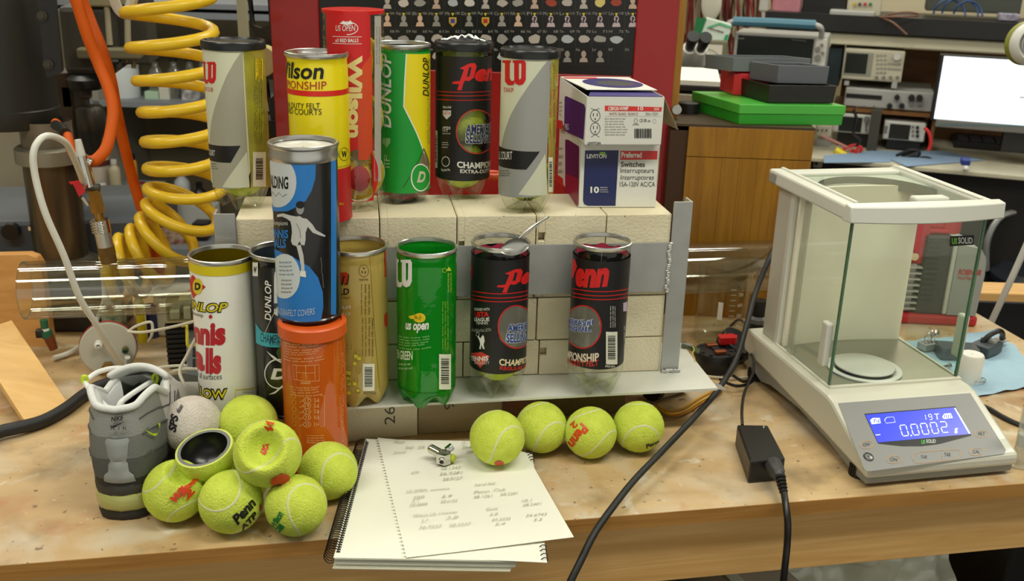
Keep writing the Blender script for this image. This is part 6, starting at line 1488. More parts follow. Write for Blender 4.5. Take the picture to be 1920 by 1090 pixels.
# ------------------------------------------------------------------ pine cabinet, box and trays on it
CF = Frame(1285, 590, 1.60, radians(-13)); ZC = .344
pc_ = FT('pine_cabinet', 'orange pine plank cabinet standing behind the right post of the frame', 'cabinet', CF, 1285, 232, 1524, 590)
w_ = pc_.l(1509, 400).x; xl = pc_.l(1262, 590).x; zf = -pc_.o.z
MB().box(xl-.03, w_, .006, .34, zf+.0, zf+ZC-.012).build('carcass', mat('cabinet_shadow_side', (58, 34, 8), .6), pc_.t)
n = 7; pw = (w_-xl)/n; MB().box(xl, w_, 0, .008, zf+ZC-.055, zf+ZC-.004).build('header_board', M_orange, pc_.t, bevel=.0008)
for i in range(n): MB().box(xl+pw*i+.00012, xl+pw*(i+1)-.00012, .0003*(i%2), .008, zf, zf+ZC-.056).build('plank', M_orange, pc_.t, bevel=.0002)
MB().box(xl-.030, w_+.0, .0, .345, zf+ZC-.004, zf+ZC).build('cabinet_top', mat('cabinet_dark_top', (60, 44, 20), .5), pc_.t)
def cbox(name, label, cat, z, nl, nr, fl_, hpx, m, lid=None, open_=True, group=None, taper=.0, th=.002):
    """box resting at height z: pixels of its near-left, near-right and far-left bottom corners, height in pixels"""
    A, B_, C_ = at(*nl, z), at(*nr, z), at(*fl_, z); D_ = B_+(C_-A); h = hpx/ppm(A)
    t = thing(name, label, cat, (A.x, A.y, z), 0, group); I_ = Matrix.Translation(-t.location)
    c = (A+D_)/2; o = [(I_ @ (c+(p-c)*(1+taper))) for p in (A, B_, D_, C_)]; b0 = [I_ @ p for p in (A, B_, D_, C_)]
    up = Vector((0, 0, h)); b = MB()
    if open_:
        ci = I_ @ c; inn = [p+(ci-p)*(th*2/(p-ci).length) for p in o]; ib = [p+(ci-p)*.03+Vector((0, 0, th)) for p in b0]
        vs = b0+[p+up for p in o]+[p+up for p in inn]+ib; f = [(3, 2, 1, 0)]
        for i in range(4): j = (i+1) % 4; f += [(i, j, 4+j, 4+i), (4+i, 4+j, 8+j, 8+i), (8+i, 8+j, 12+j, 12+i)]
        f.append((12, 13, 14, 15)); b.add(vs, f)
    else: b.hexa(b0, [p+up for p in o])
    b.build('tray' if open_ else 'box_body', m, t, bevel=.0008)
    if lid:
        lh = lid[1]*h; e = lambda p: p+(p-(I_ @ c)).normalized()*.002
        MB().hexa([e(p)+up-Vector((0, 0, lh)) for p in o], [e(p)+up+Vector((0, 0, .001)) for p in o]).build('lid', lid[0], t, bevel=.001)
    return t, h
M_gbox = mat('green_card', (40, 150, 36), .4, coat=.2)
t, h = cbox('green_carton', 'flat bright green lidded carton on the pine cabinet under the trays', 'box', ZC, (1385, 233), (1578, 235), (1298, 206), 36, M_gbox, (mat('green_lid', (70, 172, 58), .4, coat=.2), .45), False, taper=.01)
zz = ZC+h+.002
M_tr = mat('black_tray', (26, 26, 22), .35); M_tg = mat('grey_tray', (92, 96, 100), .4); M_trd = mat('red_tray', (190, 20, 28), .35)
t, h1 = cbox('black_tray', 'black plastic parts tray resting on the green carton', 'tray', zz, (1440, 193), (1562, 194), (1376, 175), 33, M_tr, taper=.03)
t, h2 = cbox('red_tray', 'glossy red plastic tray partly hidden behind the black tray', 'tray', zz, (1373, 178), (1440, 181), (1349, 168), 40, M_trd, taper=.01)
t, h3 = cbox('grey_tray', 'mid grey plastic tray stacked tilted on the black tray', 'tray', zz+h1, (1457, 156), (1550, 158), (1405, 148), 33, M_tg, taper=.02)
t, h4 = cbox('grey_tray', 'long slate grey tray on top, leaning back over the red tray', 'tray', zz+h2+.004, (1374, 134), (1516, 136), (1322, 128), 26, mat('slate_tray', (104, 110, 112), .4), taper=.02)
# open book and boards left of the trays
BF = Frame(1310, 150, 2.05, radians(-20))
bk = FT('open_book', 'open white book or paper stack lying beside the trays', 'book', BF, 1272, 118, 1352, 150)
a = bk.l(1268, 150); b_ = bk.l(1352, 140)
for i, (dz, m) in enumerate([(0, M_paper), (-.012, mat('dark_board', (40, 34, 28), .5)), (-.030, M_paper2), (-.042, mat('dark_board'))]): MB().box(a.x-.03, b_.x+.02*(i % 2), -.02, .22, dz-.010, dz+.001).build('page_block' if i % 2 == 0 else 'board', m, bk.t, bevel=.001)
sup = thing('equipment_case', 'black equipment case under the open book behind the red cabinet edge', 'case', (bk.o.x, bk.o.y, -.9), radians(-20)); MB().box(-.14, .15, .0, .25, 0, bk.o.z+.9-.055).build('shell', M_black, sup, bevel=.003)
lens = thing('round_lens', 'black round lens part behind the green carton', 'lens', (at(1298, 215, ZC).x, at(1298, 215, ZC).y+.02, ZC)); MB().lathe([(0, 0), (.020, 0), (.020, .018), (.014, .020), (0, .020)], 28).build('barrel', M_black, lens)
# switch boxes on the wall top
def swbox(name, label, z, A, B_, depth, h, kind):
    ang = atan2((B_-A).y, (B_-A).x); w = (B_-A).length; t = thing(name, label, 'box', (A.x, A.y, z), ang); return t, w, ang
A, B_ = at(1084, 389, ZT), at(1229, 389, ZT); M_card = mat('white_card', (214, 214, 204), .5)
t, w, ang = swbox('switch_carton', 'white and navy carton of light switches, lower of the two boxes', ZT, A, B_, .19, 0, 0)
h = .0875; dp = .185
MB().box(0, w, 0, dp, 0, h).build('carton', M_card, t, bevel=.0008)
n_ = Vector((-sin(ang), cos(ang), 0)); fpn = Plane(A, (cos(ang), sin(ang), 0), (0, 0, 1)); TI = (Matrix.Translation(A) @ Matrix.Rotation(ang, 4, 'Z')).inverted()
d = Dec(fpn.P); NAVY = (24, 34, 84); RD = (206, 50, 44)
d.poly([(1097, 282), (1160, 282), (1154, 386), (1102, 386), (1095, 383), (1093, 376)], NAVY, 0, 'print'); d.poly([(1163, 283), (1233, 283), (1232, 299), (1163, 300)], RD, 0, 'print')
d.poly([(1124, 285), (1135, 285), (1135, 291), (1124, 291)], (130, 180, 50), 1, 'emblem'); d.text('LEVITON', 1100, 289, 1137, 297, WHT, 2, bold=.03)
d.text('Preferred', 1165, 285, 1203, 296, WHT, 1, bold=.03); d.text('Switches', 1164, 303, 1209, 313, (50, 50, 50), 1, bold=.02); d.text('Interrupteurs', 1163, 315, 1226, 327, (70, 70, 68), 1)
d.text('Interruptores', 1163, 328, 1226, 340, (80, 80, 78), 1, shear=.2); d.text('15A-120V AC/CA', 1162, 341, 1228, 350, (70, 70, 68), 1); d.text('10', 1107, 350, 1123, 362, WHT, 1, bold=.03); d.lines(1125, 350, 1143, 363, 3, WHT, 1)
d.build(fpn.mp(TI, .0003), t)
MB().box(w-.001, w+.0002, .0, .05, h-.058, h-.006, M=Matrix.Translation((0, 0, 0)) @ Matrix.Rotation(0, 4, 'Z')).build('side_flap', mat('kraft_card', (176, 160, 128), .8), t)
lsd = Plane(A, -n_, (0, 0, 1)); d = Dec(lsd.P)
d.poly([(1060, 262), (1066, 262), (1086, 275), (1085, 385), (1080, 384), (1060, 362)], (70, 20, 84), 0); d.poly([(1060, 325), (1085, 335), (1085, 385), (1080, 384), (1060, 362)], (150, 20, 64), 1); d.poly([(1038, 322), (1056, 335), (1056, 350), (1038, 334)], RD, 1)
d.lines(1044, 275, 1057, 330, 4, (120, 116, 110), 1); d.build(lsd.mp(TI, .0003), t)
z2 = ZT+h+.0004; A2, B2 = at(1096, 272, z2), at(1239, 272, z2)
t, w, ang = swbox('outlet_carton', 'opened white carton of outlets with flap hanging, upper of the two boxes', z2, A2, B2, .19, 0, 1); h2_ = .0620
TI = (Matrix.Translation(A2) @ Matrix.Rotation(ang, 4, 'Z')).inverted(); b = MB()
b.box(0, w, 0, .0012, 0, h2_).box(0, w, dp-.0012, dp, 0, h2_).box(0, .0012, .0012, dp-.0012, 0, h2_).box(w-.0012, w, .0012, dp-.0012, 0, h2_).box(0, w, 0, dp, 0, .001)
b.build('carton', M_card, t)
for k, (x, y) in enumerate([(.018, .03), (.05, .03), (.082, .03), (.03, .09), (.07, .09), (.05, .15)]):
    MB().box(x-.013, x+.013, y-.02, y+.02, .001, h2_-.010).build('outlet', mat('outlet_%d' % (k % 2), [(206, 204, 196), (60, 60, 66)][k % 2], .4), t, bevel=.002)
def flap(name, pts, m): MB().add([Vector(p) for p in pts]+[Vector(p)+Vector((0, 0, .0009)) for p in pts], [(0, 1, 2, 3), (7, 6, 5, 4), (0, 4, 5, 1), (1, 5, 6, 2), (2, 6, 7, 3), (3, 7, 4, 0)]).build(name, m, t)
flap('rear_flap', [(0, dp, h2_), (w, dp, h2_), (w-.004, .022, h2_+.005), (.004, .022, h2_+.005)], M_card)
d = Dec(); mp_t = lambda u, v, q: Vector((u, v, h2_+.0063+.0001*q*9-.005*(v-.022)/(dp-.022)))
d.ell(w/2+.006, .100, .040, .060, (44, 38, 104), 1, raw=True); d.ell(w/2+.01, .098, .026, .034, (70, 72, 70), 2, raw=True); d.rect(.002, dp-.03, .05, dp-.012, (206, 50, 44), 1, raw=True)
for o_ in (d.build(mp_t, t)): pass
mat('violet_print', (50, 40, 110), .4)
flap('front_flap', [(0.002, 0, h2_), (w-.002, 0, h2_), (w-.01, .026, h2_+.002), (.01, .026, h2_+.002)], mat('violet_print'))
flap('side_flap', [(w, .004, h2_), (w, .15, h2_), (w+.028, .13, h2_-.050), (w+.028, .02, h2_-.046)], mat('kraft_card'))
fpn = Plane(A2, (cos(ang), sin(ang), 0), (0, 0, 1)); d = Dec(fpn.P)
d.poly([(1134, 198), (1241, 201), (1240, 209), (1134, 208)], RD, 0); d.text('CBR20-WMP', 1140, 200, 1178, 207, WHT, 1, bold=.02); d.text('10', 1196, 200, 1206, 207, WHT, 1, bold=.02); d.text('SIDE', 1226, 202, 1236, 207, WHT, 1)
d.text('WHITE / BLANC / BLANCO', 1142, 211, 1196, 216, (150, 90, 80), 1); d.text('20A-125V', 1210, 211, 1234, 216, (120, 110, 100), 1); d.line([(1134, 218), (1240, 218)], .0003, (150, 150, 140), 1)
d.lines(1134, 221, 1178, 256, 7, (80, 80, 76), 1); d.barcode(1184, 238, 1228, 264, 1, back=False)
d.ring(1192, 227, 3, 5, .0004, BLK, 1, 'emblem'); d.text('LISTED', 1186, 232, 1198, 235, BLK, 1); d.text('CE ER us', 1199, 223, 1219, 229, BLK, 1); d.ring(1227, 227, 3, 4, .0003, (120, 120, 110), 1, 'emblem')
d.text('LEVITON', 1102, 266, 1126, 271, (40, 40, 40), 1, bold=.02)
for yy in (217, 241): d.ring(1116, yy, 9, 11, .0007, (50, 50, 50), 1, 'outlet_drawing'); d.rect(1112, yy-5, 1113.4, yy+1, (50, 50, 50), 1, 'outlet_drawing'); d.rect(1119, yy-5, 1120.4, yy+1, (50, 50, 50), 1, 'outlet_drawing'); d.ell(1116, yy+6, 1.4, 1.6, (50, 50, 50), 1, 'outlet_drawing')
for s_ in (-1, 1): d.line([(1116, 206-0), (1116+s_*8, 203)], .0005, (50, 50, 50), 1, 'outlet_drawing'); d.line([(1116, 252), (1116+s_*8, 257)], .0005, (50, 50, 50), 1, 'outlet_drawing')
d.build(fpn.mp(TI, .0003), t)
n_ = Vector((-sin(ang), cos(ang), 0)); lsd = Plane(A2, -n_, (0, 0, 1)); d = Dec(lsd.P)
d.poly([(1059, 182), (1062, 180), (1096, 196), (1098, 204), (1094, 262), (1058, 245)], (44, 34, 110), 0); d.poly([(1044, 224), (1055, 227), (1055, 243), (1043, 239)], RD, 0); d.lines(1046, 190, 1055, 220, 4, (130, 126, 120), 1); d.text('PRO', 1060, 232, 1067, 244, WHT, 1); d.build(lsd.mp(TI, .0003), t)
o = thing('orange_ring', 'small orange ring lying behind the cream and silver can', 'ring', at(928, 342, ZT)+Vector((0, .02, 0))); MB().torus((0, 0, .006), .012, .005).build('ring_body', mat('orange_ring', (220, 80, 30), .5), o)
# ------------------------------------------------------------------ back right: wall, bench, shelf, instruments
GF = Frame(1750, 235, 2.6, radians(-30))
gx = lambda px, py, back=0: GF.p(px, py, back)
def fstruct(name, F, x0, y0, x1, y1, back, dep, m, z0=None, z1=None, **k):
    a, b_ = F.L(x0, y1, back), F.L(x1, y0, back); za = z0 if z0 is not None else F.p(x0, y1, back).z; zb = z1 if z1 is not None else F.p(x1, y0, back).z
    b = MB(); M_ = Matrix.Translation((F.o.x, F.o.y, 0)) @ Matrix.Rotation(F.yaw, 4, 'Z')
    b.box(a[0], b_[0], back, back+dep, za, zb, M=M_); return b.build(name, m, **k)
M_cream = mat('cream_wall', (206, 196, 166), .8, var=.06)
struct(fstruct('wall_back_right', GF, 1180, 0, 2500, 400, .62, .05, M_cream, -.9, 1.75))
M_lab = mat('lab_white', (200, 200, 192), .45); M_beige = mat('instrument_beige', (190, 184, 160), .5); M_scr = mat('dark_screen', (34, 38, 36), .2); M_grp = mat('instrument_grey', (170, 170, 164), .45); M_kn = mat('knob_grey', (120, 120, 114), .5); M_blk = M_black
bench2 = FT('rear_bench', 'rear electronics bench with pale top and added dark shade block below at the right', 'workbench', GF, 1545, 290, 2000, 300)
zt_ = bench2.l(1750, 296).z; x0_, x1_ = bench2.l(1330, 290).x, bench2.l(2300, 300).x; zfl = -.9-bench2.o.z
MB().box(x0_, x1_, -.16, .6, zt_-.012, zt_).build('worktop', mat('pale_worktop', (190, 184, 160), .6, var=.15), bench2.t, bevel=.002)
MB().box(x0_, x1_, -.10, .58, zfl+.001, zt_-.012).build('under_bench_shade', mat('painted_bench_shade', (24, 22, 20), .6), bench2.t)  # added near-black block stands in for the shade under the bench
ZW = bench2.o.z+zt_
rp = FT('wooden_backboard', 'orange brown wooden backboard behind the monitor', 'board', GF, 1640, 95, 1770, 290, .34)
MB().box(rp.l(1560, 290).x, rp.l(2100, 290).x, 0, .02, ZW-rp.o.z, rp.l(1700, 92).z).build('board', wood('brown_backboard', (132, 88, 40), (110, 70, 28), (1, 6, 9)), rp.t)
shf = FT('upper_shelf', 'black fronted long shelf with cream ledge above the instruments', 'shelf', GF, 1430, 28, 2000, 92, .06)
MB().box(shf.l(1432, 60).x, shf.l(2200, 60).x, 0, .30, shf.l(1700, 66).z, shf.l(1700, 34).z).build('shelf_board', M_black, shf.t)
MB().box(shf.l(1400, 60).x, shf.l(2200, 60).x, .02, .30, shf.l(1700, 92).z, shf.l(1700, 70).z).build('ledge', mat('cream_ledge', (206, 200, 172), .6), shf.t, bevel=.004)
MB().box(shf.l(1400, 60).x, shf.l(2200, 60).x, .04, .30, shf.l(1700, 70).z, shf.l(1700, 66).z).build('trim_strip', mat('shelf_trim', (110, 100, 84), .6), shf.t)
zs = shf.o.z+shf.l(1700, 34).z
# things on the shelf
def inst(name, label, x0, y0, x1, y1, back, dep, m, cat='instrument', F=GF, bevel=.004, group=None): t = FT(name, label, cat, F, x0, y0, x1, y1, back, group); t.box('case', m, x0, y0, x1, y1, 0, dep, bevel); return t
t = inst('shelf_monitor', 'black flat screen standing on the shelf, cut by the photo top', 1506, -40, 1590, 27, .14, .05, M_black, 'monitor')
t = inst('power_supply', 'beige bench supply with coloured terminals on the shelf', 1592, -40, 1655, 32, .12, .15, M_beige)
for i, c_ in enumerate([(190, 160, 40), (60, 60, 60), (170, 40, 60), (30, 110, 60)]): t.knob('terminal', mat('terminal_%d' % i, c_, .5), 1602+i*10, 8, 3, .01)
t = inst('document_tray', 'grey flat document scanner on the shelf beside the black screen', 1555, 20, 1640, 33, .08, .12, M_grp, 'scanner')
t = inst('pink_bag', 'pink antistatic bag on the shelf near the hanging cables', 1448, -30, 1503, 28, .12, .06, mat('pink_plastic', (196, 130, 140), .3, var=.25, vs=20), 'bag', bevel=.012)
t = inst('shelf_box', 'grey carton at the right end of the shelf', 1740, -50, 1920, 24, .20, .1, mat('dim_grey_box', (70, 74, 66), .7), 'box')
t = inst('tape_roll', 'white and purple package lying at the right end of the shelf', 1872, 26, 1912, 40, .10, .05, mat('white_purple', (170, 166, 176), .5, c2=(80, 70, 110), vs=60), 'package')
t = FT('blue_cable_coil', 'coil of blue network cable on the shelf', 'cable', GF, 1750, 0, 1845, 40, .09)
for cx, r in ((1780, 30), (1815, 27), (1800, 34)): t.tube('cable_loop', mat('blue_cable', (40, 70, 120), .5), [(cx+r*cos(a), 28-r*.95*sin(a), .01*sin(a*2)) for a in [pi*i/8-.1 for i in range(9)]], .0028)
t = FT('alligator_lead', 'pair of brown and grey leads drooping over the shelf front', 'wires', GF, 1650, 20, 1730, 65, .04)
for i, pts in enumerate([[(1650, 34, .02), (1672, 26, -.01), (1700, 22, -.02), (1722, 26, 0)], [(1655, 34, .0), (1675, 42, -.02), (1700, 64, -.02)], [(1652, 32, 0), (1690, 30, -.03), (1722, 30, 0)]]): t.tube('lead', mat('lead_brown', (120, 84, 70), .5), pts, .003)
# instruments on the rear bench
sg = inst('signal_generator', 'beige signal generator with square screen standing above the amplifier', 1580, 93, 1694, 152, .08, .25, M_beige)
sg.box('screen', M_scr, 1585, 100, 1626, 138, -.002, .002, .001); sg.box('bezel', mat('bezel_grey', (140, 140, 124), .5), 1583, 98, 1636, 143, -.001, .001, .001)
for r_ in range(5):
    for c_ in range(3): sg.box('key', mat('key_grey', (150, 150, 136), .5), 1643+c_*7, 102+r_*8, 1648+c_*7, 106+r_*8, -.002, .002)
sg.knob('dial', M_lab, 1682, 106, 7, .014)
for i in range(4): sg.knob('jack', M_kn, 1644+i*13, 145, 3, .01)
for r_ in range(2): sg.box('key_row', mat('key_grey'), 1664, 118+r_*9, 1690, 122+r_*9, -.002, .002)
sg.box('foot', M_grp, 1583, 152, 1592, 160, 0, .03); sg.box('foot', M_grp, 1672, 152, 1682, 166, 0, .03)
am = inst('amplifier', 'grey rack amplifier with dark display strip and black knobs', 1583, 169, 1750, 205, .08, .25, M_grp)
am.box('display_strip', M_scr, 1586, 177, 1654, 185, -.002, .002)
for x, y, r in ((1682, 182, 5), (1668, 198, 5), (1691, 198, 5)): am.knob('knob', M_black, x, y, r, .02)
for x in (1709, 1724): am.knob('binding_post', M_black, x, 183, 6, .02); am.knob('binding_post', M_kn, x, 192, 5, .015)
for x in (1607, 1621, 1639): am.knob('led', M_kn, x, 200, 2, .004)
rsup = FT('instrument_riser', 'wooden shelf riser carrying the amplifier', 'riser', GF, 1560, 206, 1755, 214, .07); rsup.box('board', mat('brown_backboard') if 'brown_backboard' in _mats else bpy.data.materials['brown_backboard'], 1560, 207, 1755, 214, 0, .25)
sup2 = MB().box(0, .01, 0, .2, ZW-rsup.o.z, -.002, M=Matrix.Translation((rsup.l(1752, 210).x, .02, 0))).build('riser_leg', bpy.data.materials['brown_backboard'], rsup.t)
bp_ = FT('dark_post', 'dark upright post between the two small oscilloscopes', 'post', GF, 1628, 205, 1648, 292, .02); bp_.box('post_body', mat('dark_olive', (62, 60, 50), .5), 1629, 207, 1648, 289, 0, .04)
def scope(name, label, x0, y0, x1, y1, sx0, sy0, sx1, sy1, back=.06, dep=.14, m=M_lab):
    t = inst(name, label, x0, y0, x1, y1, back, dep, m); t.box('screen', M_scr, sx0, sy0, sx1, sy1, -.002, .002, .001); return t
s1 = scope('oscilloscope', 'small white oscilloscope with dark screen left of the dark post', 1564, 214, 1632, 250, 1573, 219, 1616, 247); s1.knob('dial', M_kn, 1625, 223, 5, .01)
for i in range(3): s1.knob('button', M_kn, 1624, 233+i*5, 2, .005)
s2 = scope('oscilloscope', 'small white meter with dark screen and red leads right of the dark post', 1656, 229, 1735, 264, 1667, 233, 1706, 261)
for i in range(3): s2.knob('button', M_black, 1720, 239+i*8, 3, .008); s2.box('key', M_kn, 1709, 236+i*8, 1714, 241+i*8, -.002, .001)
s2.box('keypad', M_kn, 1658, 236, 1664, 250, -.002, .001)
s2.box('support', M_black, 1662, 264, 1725, 282, .01, .12); s1.box('support', M_black, 1568, 250, 1626, 284, .01, .12)
s3 = inst('toggle_box', 'cream panel with small toggles beside the pine cabinet', 1529, 235, 1559, 257, .0, .08, M_beige)
for i in range(3): s3.knob('toggle', M_black, 1534+i*8, 244, 1.6, .008)
s3.box('stand', M_grp, 1530, 257, 1556, 290, .02, .06)
s4 = inst('relay_box', 'small cream box with dial below the toggle panel', 1524, 298, 1542, 315, -.12, .05, M_beige); s4.knob('dial', M_black, 1531, 307, 3, .004)
big = FT('lab_oscilloscope', 'grey oscilloscope with wide black screen and blue carrying handle', 'instrument', GF, 1375, 62, 1550, 125, -.14)
big.box('case', M_grp, 1375, 64, 1550, 130, 0, .16, .005); big.box('screen', M_scr, 1381, 69, 1524, 128, -.003, .002, .002); big.box('control_panel', mat('panel_light', (196, 194, 184), .5), 1527, 72, 1549, 126, -.004, .0, .002)
for x, y, r in ((1533, 92, 5), (1533, 108, 6), (1543, 99, 3), (1541, 84, 3)): big.knob('knob', M_kn, x, y, r, .012)
d = big.dec(); d.text('Tektronix', 1384, 70, 1396, 73, (170, 170, 170), 1); d.line([(1484, 74), (1512, 77)], .0008, (140, 140, 140), 1); big.put(d, .004)
big.tube('handle_bracket', M_grp, [(1366, 62, 0), (1365, 50, -.01), (1370, 42, -.02), (1380, 39, -.02)], .008); big.tube('handle_bracket', M_grp, [(1528, 46, -.02), (1538, 50, -.02), (1541, 58, -.01), (1540, 70, 0)], .008)
big.tube('grip', mat('blue_grip', (70, 120, 140), .5), [(1377, 39, -.02), (1450, 42, -.02), (1530, 46, -.02)], .013)
sup3 = thing('instrument_cart', 'dark cart under the wide oscilloscope behind the trays', 'cart', (big.o.x, big.o.y, -.9), GF.yaw); MB().box(-.14, .10, .0, .15, 0, big.o.z+.9-.004).build('cart_body', mat('cart_dark', (40, 38, 34), .6), sup3)
tl_ = inst('teal_case', 'dark teal equipment case beside the wide oscilloscope', 1549, 90, 1577, 162, .10, .2, mat('dark_teal', (28, 46, 50), .5), 'case')
# microscope, small display, kim box
mf = Frame(1310, 100, 2.35, radians(-20))
mi_ = FT('microscope', 'white binocular microscope head with black eyepieces by the red cabinet', 'microscope', mf, 1278, 55, 1340, 120)
for (x0, y0, x1, y1, X2, Y2) in ((1299, 66, 1293, 88, 1284, 112), (1322, 68, 1314, 90, 1306, 114)):
    P0, P1_, P2_ = mi_.l(x0, y0, -.06), mi_.l(x1, y1, -.02), mi_.l(X2, Y2, .03)
    MB().cyl(P0, P1_, .0135, .011, n=24).cyl(P0, P0+(P0-P1_).normalized()*.006, .0145, n=24).build('eyepiece', M_black, mi_.t); MB().cyl(P1_, P2_, .016, .026, n=24).build('tube_housing', M_white, mi_.t)
mi_.box('head', M_white, 1270, 100, 1330, 128, .02, .10, .012); MB().box(-.03, .03, .03, .09, -.9-mi_.o.z, mi_.l(1300, 120).z).build('stand', M_black, mi_.t)
sd_ = inst('small_display', 'small grey framed display with a white trace card', 1318, 76, 1364, 112, .3, .08, mat('olive_frame', (110, 106, 84), .5), 'display', F=mf); sd_.box('screen', mat('pale_card', (206, 200, 184), .5), 1322, 84, 1354, 110, -.002, .001); d = sd_.dec(); d.line([(1324, 92), (1336, 94), (1344, 100), (1350, 108)], .0012, (60, 90, 60), 1); sd_.put(d, .003)
MB().box(sd_.l(1320, 100).x, sd_.l(1362, 100).x, .0, .08, -.9-sd_.o.z, -.001).build('pedestal', M_black, sd_.t)
kb = FT('wipes_carton', 'green and white carton tilted above the microscope eyepieces', 'box', mf, 1300, 32, 1372, 84, .32)
q_ = [kb.l(1325, 35), kb.l(1372, 48), kb.l(1362, 84), kb.l(1312, 70)]
kb_b = MB(); kb_b.add([Vector((p.x, 0, p.z)) for p in q_]+[Vector((p.x, .08, p.z)) for p in q_], [(0, 3, 2, 1), (4, 5, 6, 7), (0, 1, 5, 4), (1, 2, 6, 5), (2, 3, 7, 6), (3, 0, 4, 7)]); kb_b.build('carton', mat('pale_mint', (196, 210, 196), .5), kb.t)
d = kb.dec(); d.poly([(1306, 32), (1325, 35), (1312, 70), (1300, 60)], (20, 110, 60), 1); d.poly([(1326, 50), (1350, 42), (1372, 50), (1371, 53), (1348, 46), (1325, 54)], (90, 180, 130), 1); d.textd('Kimwipes', 1330, 56, 26, 7, 5, (90, 40, 50), 1, bold=.04); d.poly([(1360, 66), (1366, 64), (1362, 82), (1355, 80)], (40, 150, 90), 1); kb.put(d, .002)
MB().box(kb.l(1320, 80).x, kb.l(1350, 80).x, .01, .07, -.9-kb.o.z, kb.l(1340, 76).z).build('stack_below', M_black, kb.t)
# hanging cables on the wall
HF = GF; rr = random.Random(21)
CC = [((110, 30, 30), 'red'), ((44, 34, 30), 'black'), ((160, 150, 120), 'cream'), ((96, 84, 50), 'olive'), ((134, 30, 26), 'bright red'), ((70, 40, 34), 'brown')]
for i in range(40):
    x = 1278+i*4.1+rr.uniform(-2, 2); c_, nm = CC[(i*7+i//3) % 6]; back = .52+rr.uniform(-.05, .03)
    if 1400 < x < 1412: c_, nm = CC[4]
    yl = rr.uniform(62, 110); w1_ = rr.uniform(-9, 9)
    P = [HF.p(x+w1_*sin(k*.9+i)*.6, -60+(yl+60)*k/6, back+.01*sin(k+i)) for k in range(7)]
    if i % 3 == 0: P += [HF.p(x+5, yl+5, back), HF.p(x+9, yl-6, back), HF.p(x+10+w1_*.4, 10, back), HF.p(x+9, -60, back)]
    o = MB().tube(P, .0042, 6, smooth=3).build('hanging_lead', mat('lead_'+nm.replace(' ', '_'), c_, .5)); tag(o, nm+' test lead hanging on the cream wall behind the oscilloscope', 'cable', nm+' test leads hanging on the wall')
wf = FT('wall_bag', 'pale oval paper bag hanging among the leads', 'bag', GF, 1315, -30, 1352, 38, .44)
c = wf.l(1334, 5); s_ = 1/ppm(wf.o); MB().sphere((c.x, 0, c.z), 1, 24, 14, sc=(19*s_, .012, 34*s_)).build('bag_body', mat('paper_bag', (210, 208, 190), .8), wf.t)
wl = FT('white_plug', 'cream plug and cord hanging in front of the cable rack', 'plug', GF, 1420, -20, 1440, 60, .40)
wl.box('plug_body', M_lab, 1424, -20, 1440, 22, 0, .03, .006); wl.tube('cord', M_lab, [(1432, 20, .01), (1430, 34, .01), (1427, 45, .01)], .005)
# monitor, keyboard, stool, clamp
mo = FT('computer_monitor', 'large monitor showing a white page at the right edge', 'monitor', GF, 1752, 108, 2060, 248, -.02)
mo.box('housing', M_black, 1752, 110, 2060, 237, 0, .04, .002); mo.box('chin', mat('monitor_chin', (110, 108, 104), .4), 1752, 235, 2060, 249, -.004, .03, .002)
M_page = mat('screen_light', (238, 244, 255), .3, emit=.98); mo.box('screen', M_page, 1759, 113, 2056, 234, -.003, .001)
d = mo.dec(); d.line([(1911, 182), (1960, 184)], .003, (90, 96, 100), 1); d.line([(1761, 233), (1920, 236)], .0025, (60, 120, 130), 1); mo.put(d, .0045)
mo.box('stand', M_black, 1880, 248, 1960, 288, .01, .05)
kbd = thing('keyboard', 'black keyboard on the rear bench below the monitor', 'keyboard', at(1868, 284, ZW), GF.yaw); MB().box(-.12, .42, -.0, .14, .0, .022).build('keyboard_base', M_black, kbd, bevel=.003)
for r_ in range(4):
    for c_ in range(14): MB().box(-.11+c_*.036, -.08+c_*.036, .012+r_*.03, .037+r_*.03, .022, .027).build('key', mat('key_black', (34, 34, 36), .5), kbd)
for i, (q_, lab) in enumerate([([(1545, 292), (1640, 282), (1700, 284), (1668, 304), (1545, 305)], 'pale blue bench pad under the clip leads, left piece'), ([(1668, 298), (1720, 283), (1770, 283), (1845, 300), (1700, 312)], 'pale blue bench pad hanging over the bench edge, right piece')]):
    pts = [at(x, y, ZW+.002+.001*i) for x, y in q_]; b = MB(); n = len(pts); b.add(pts+[p-Vector((0, 0, .0015)) for p in pts], [tuple(range(n)), tuple(range(2*n-1, n-1, -1))]+[(i_, n+i_, n+(i_+1) % n, (i_+1) % n) for i_ in range(n)])
    tag(b.build('bench_pad', mat('blue_pad', (128, 152, 178), .85)), lab, 'mat', 'blue pads on the rear bench')
RDW = mat('red_wire', (200, 30, 34), .5)
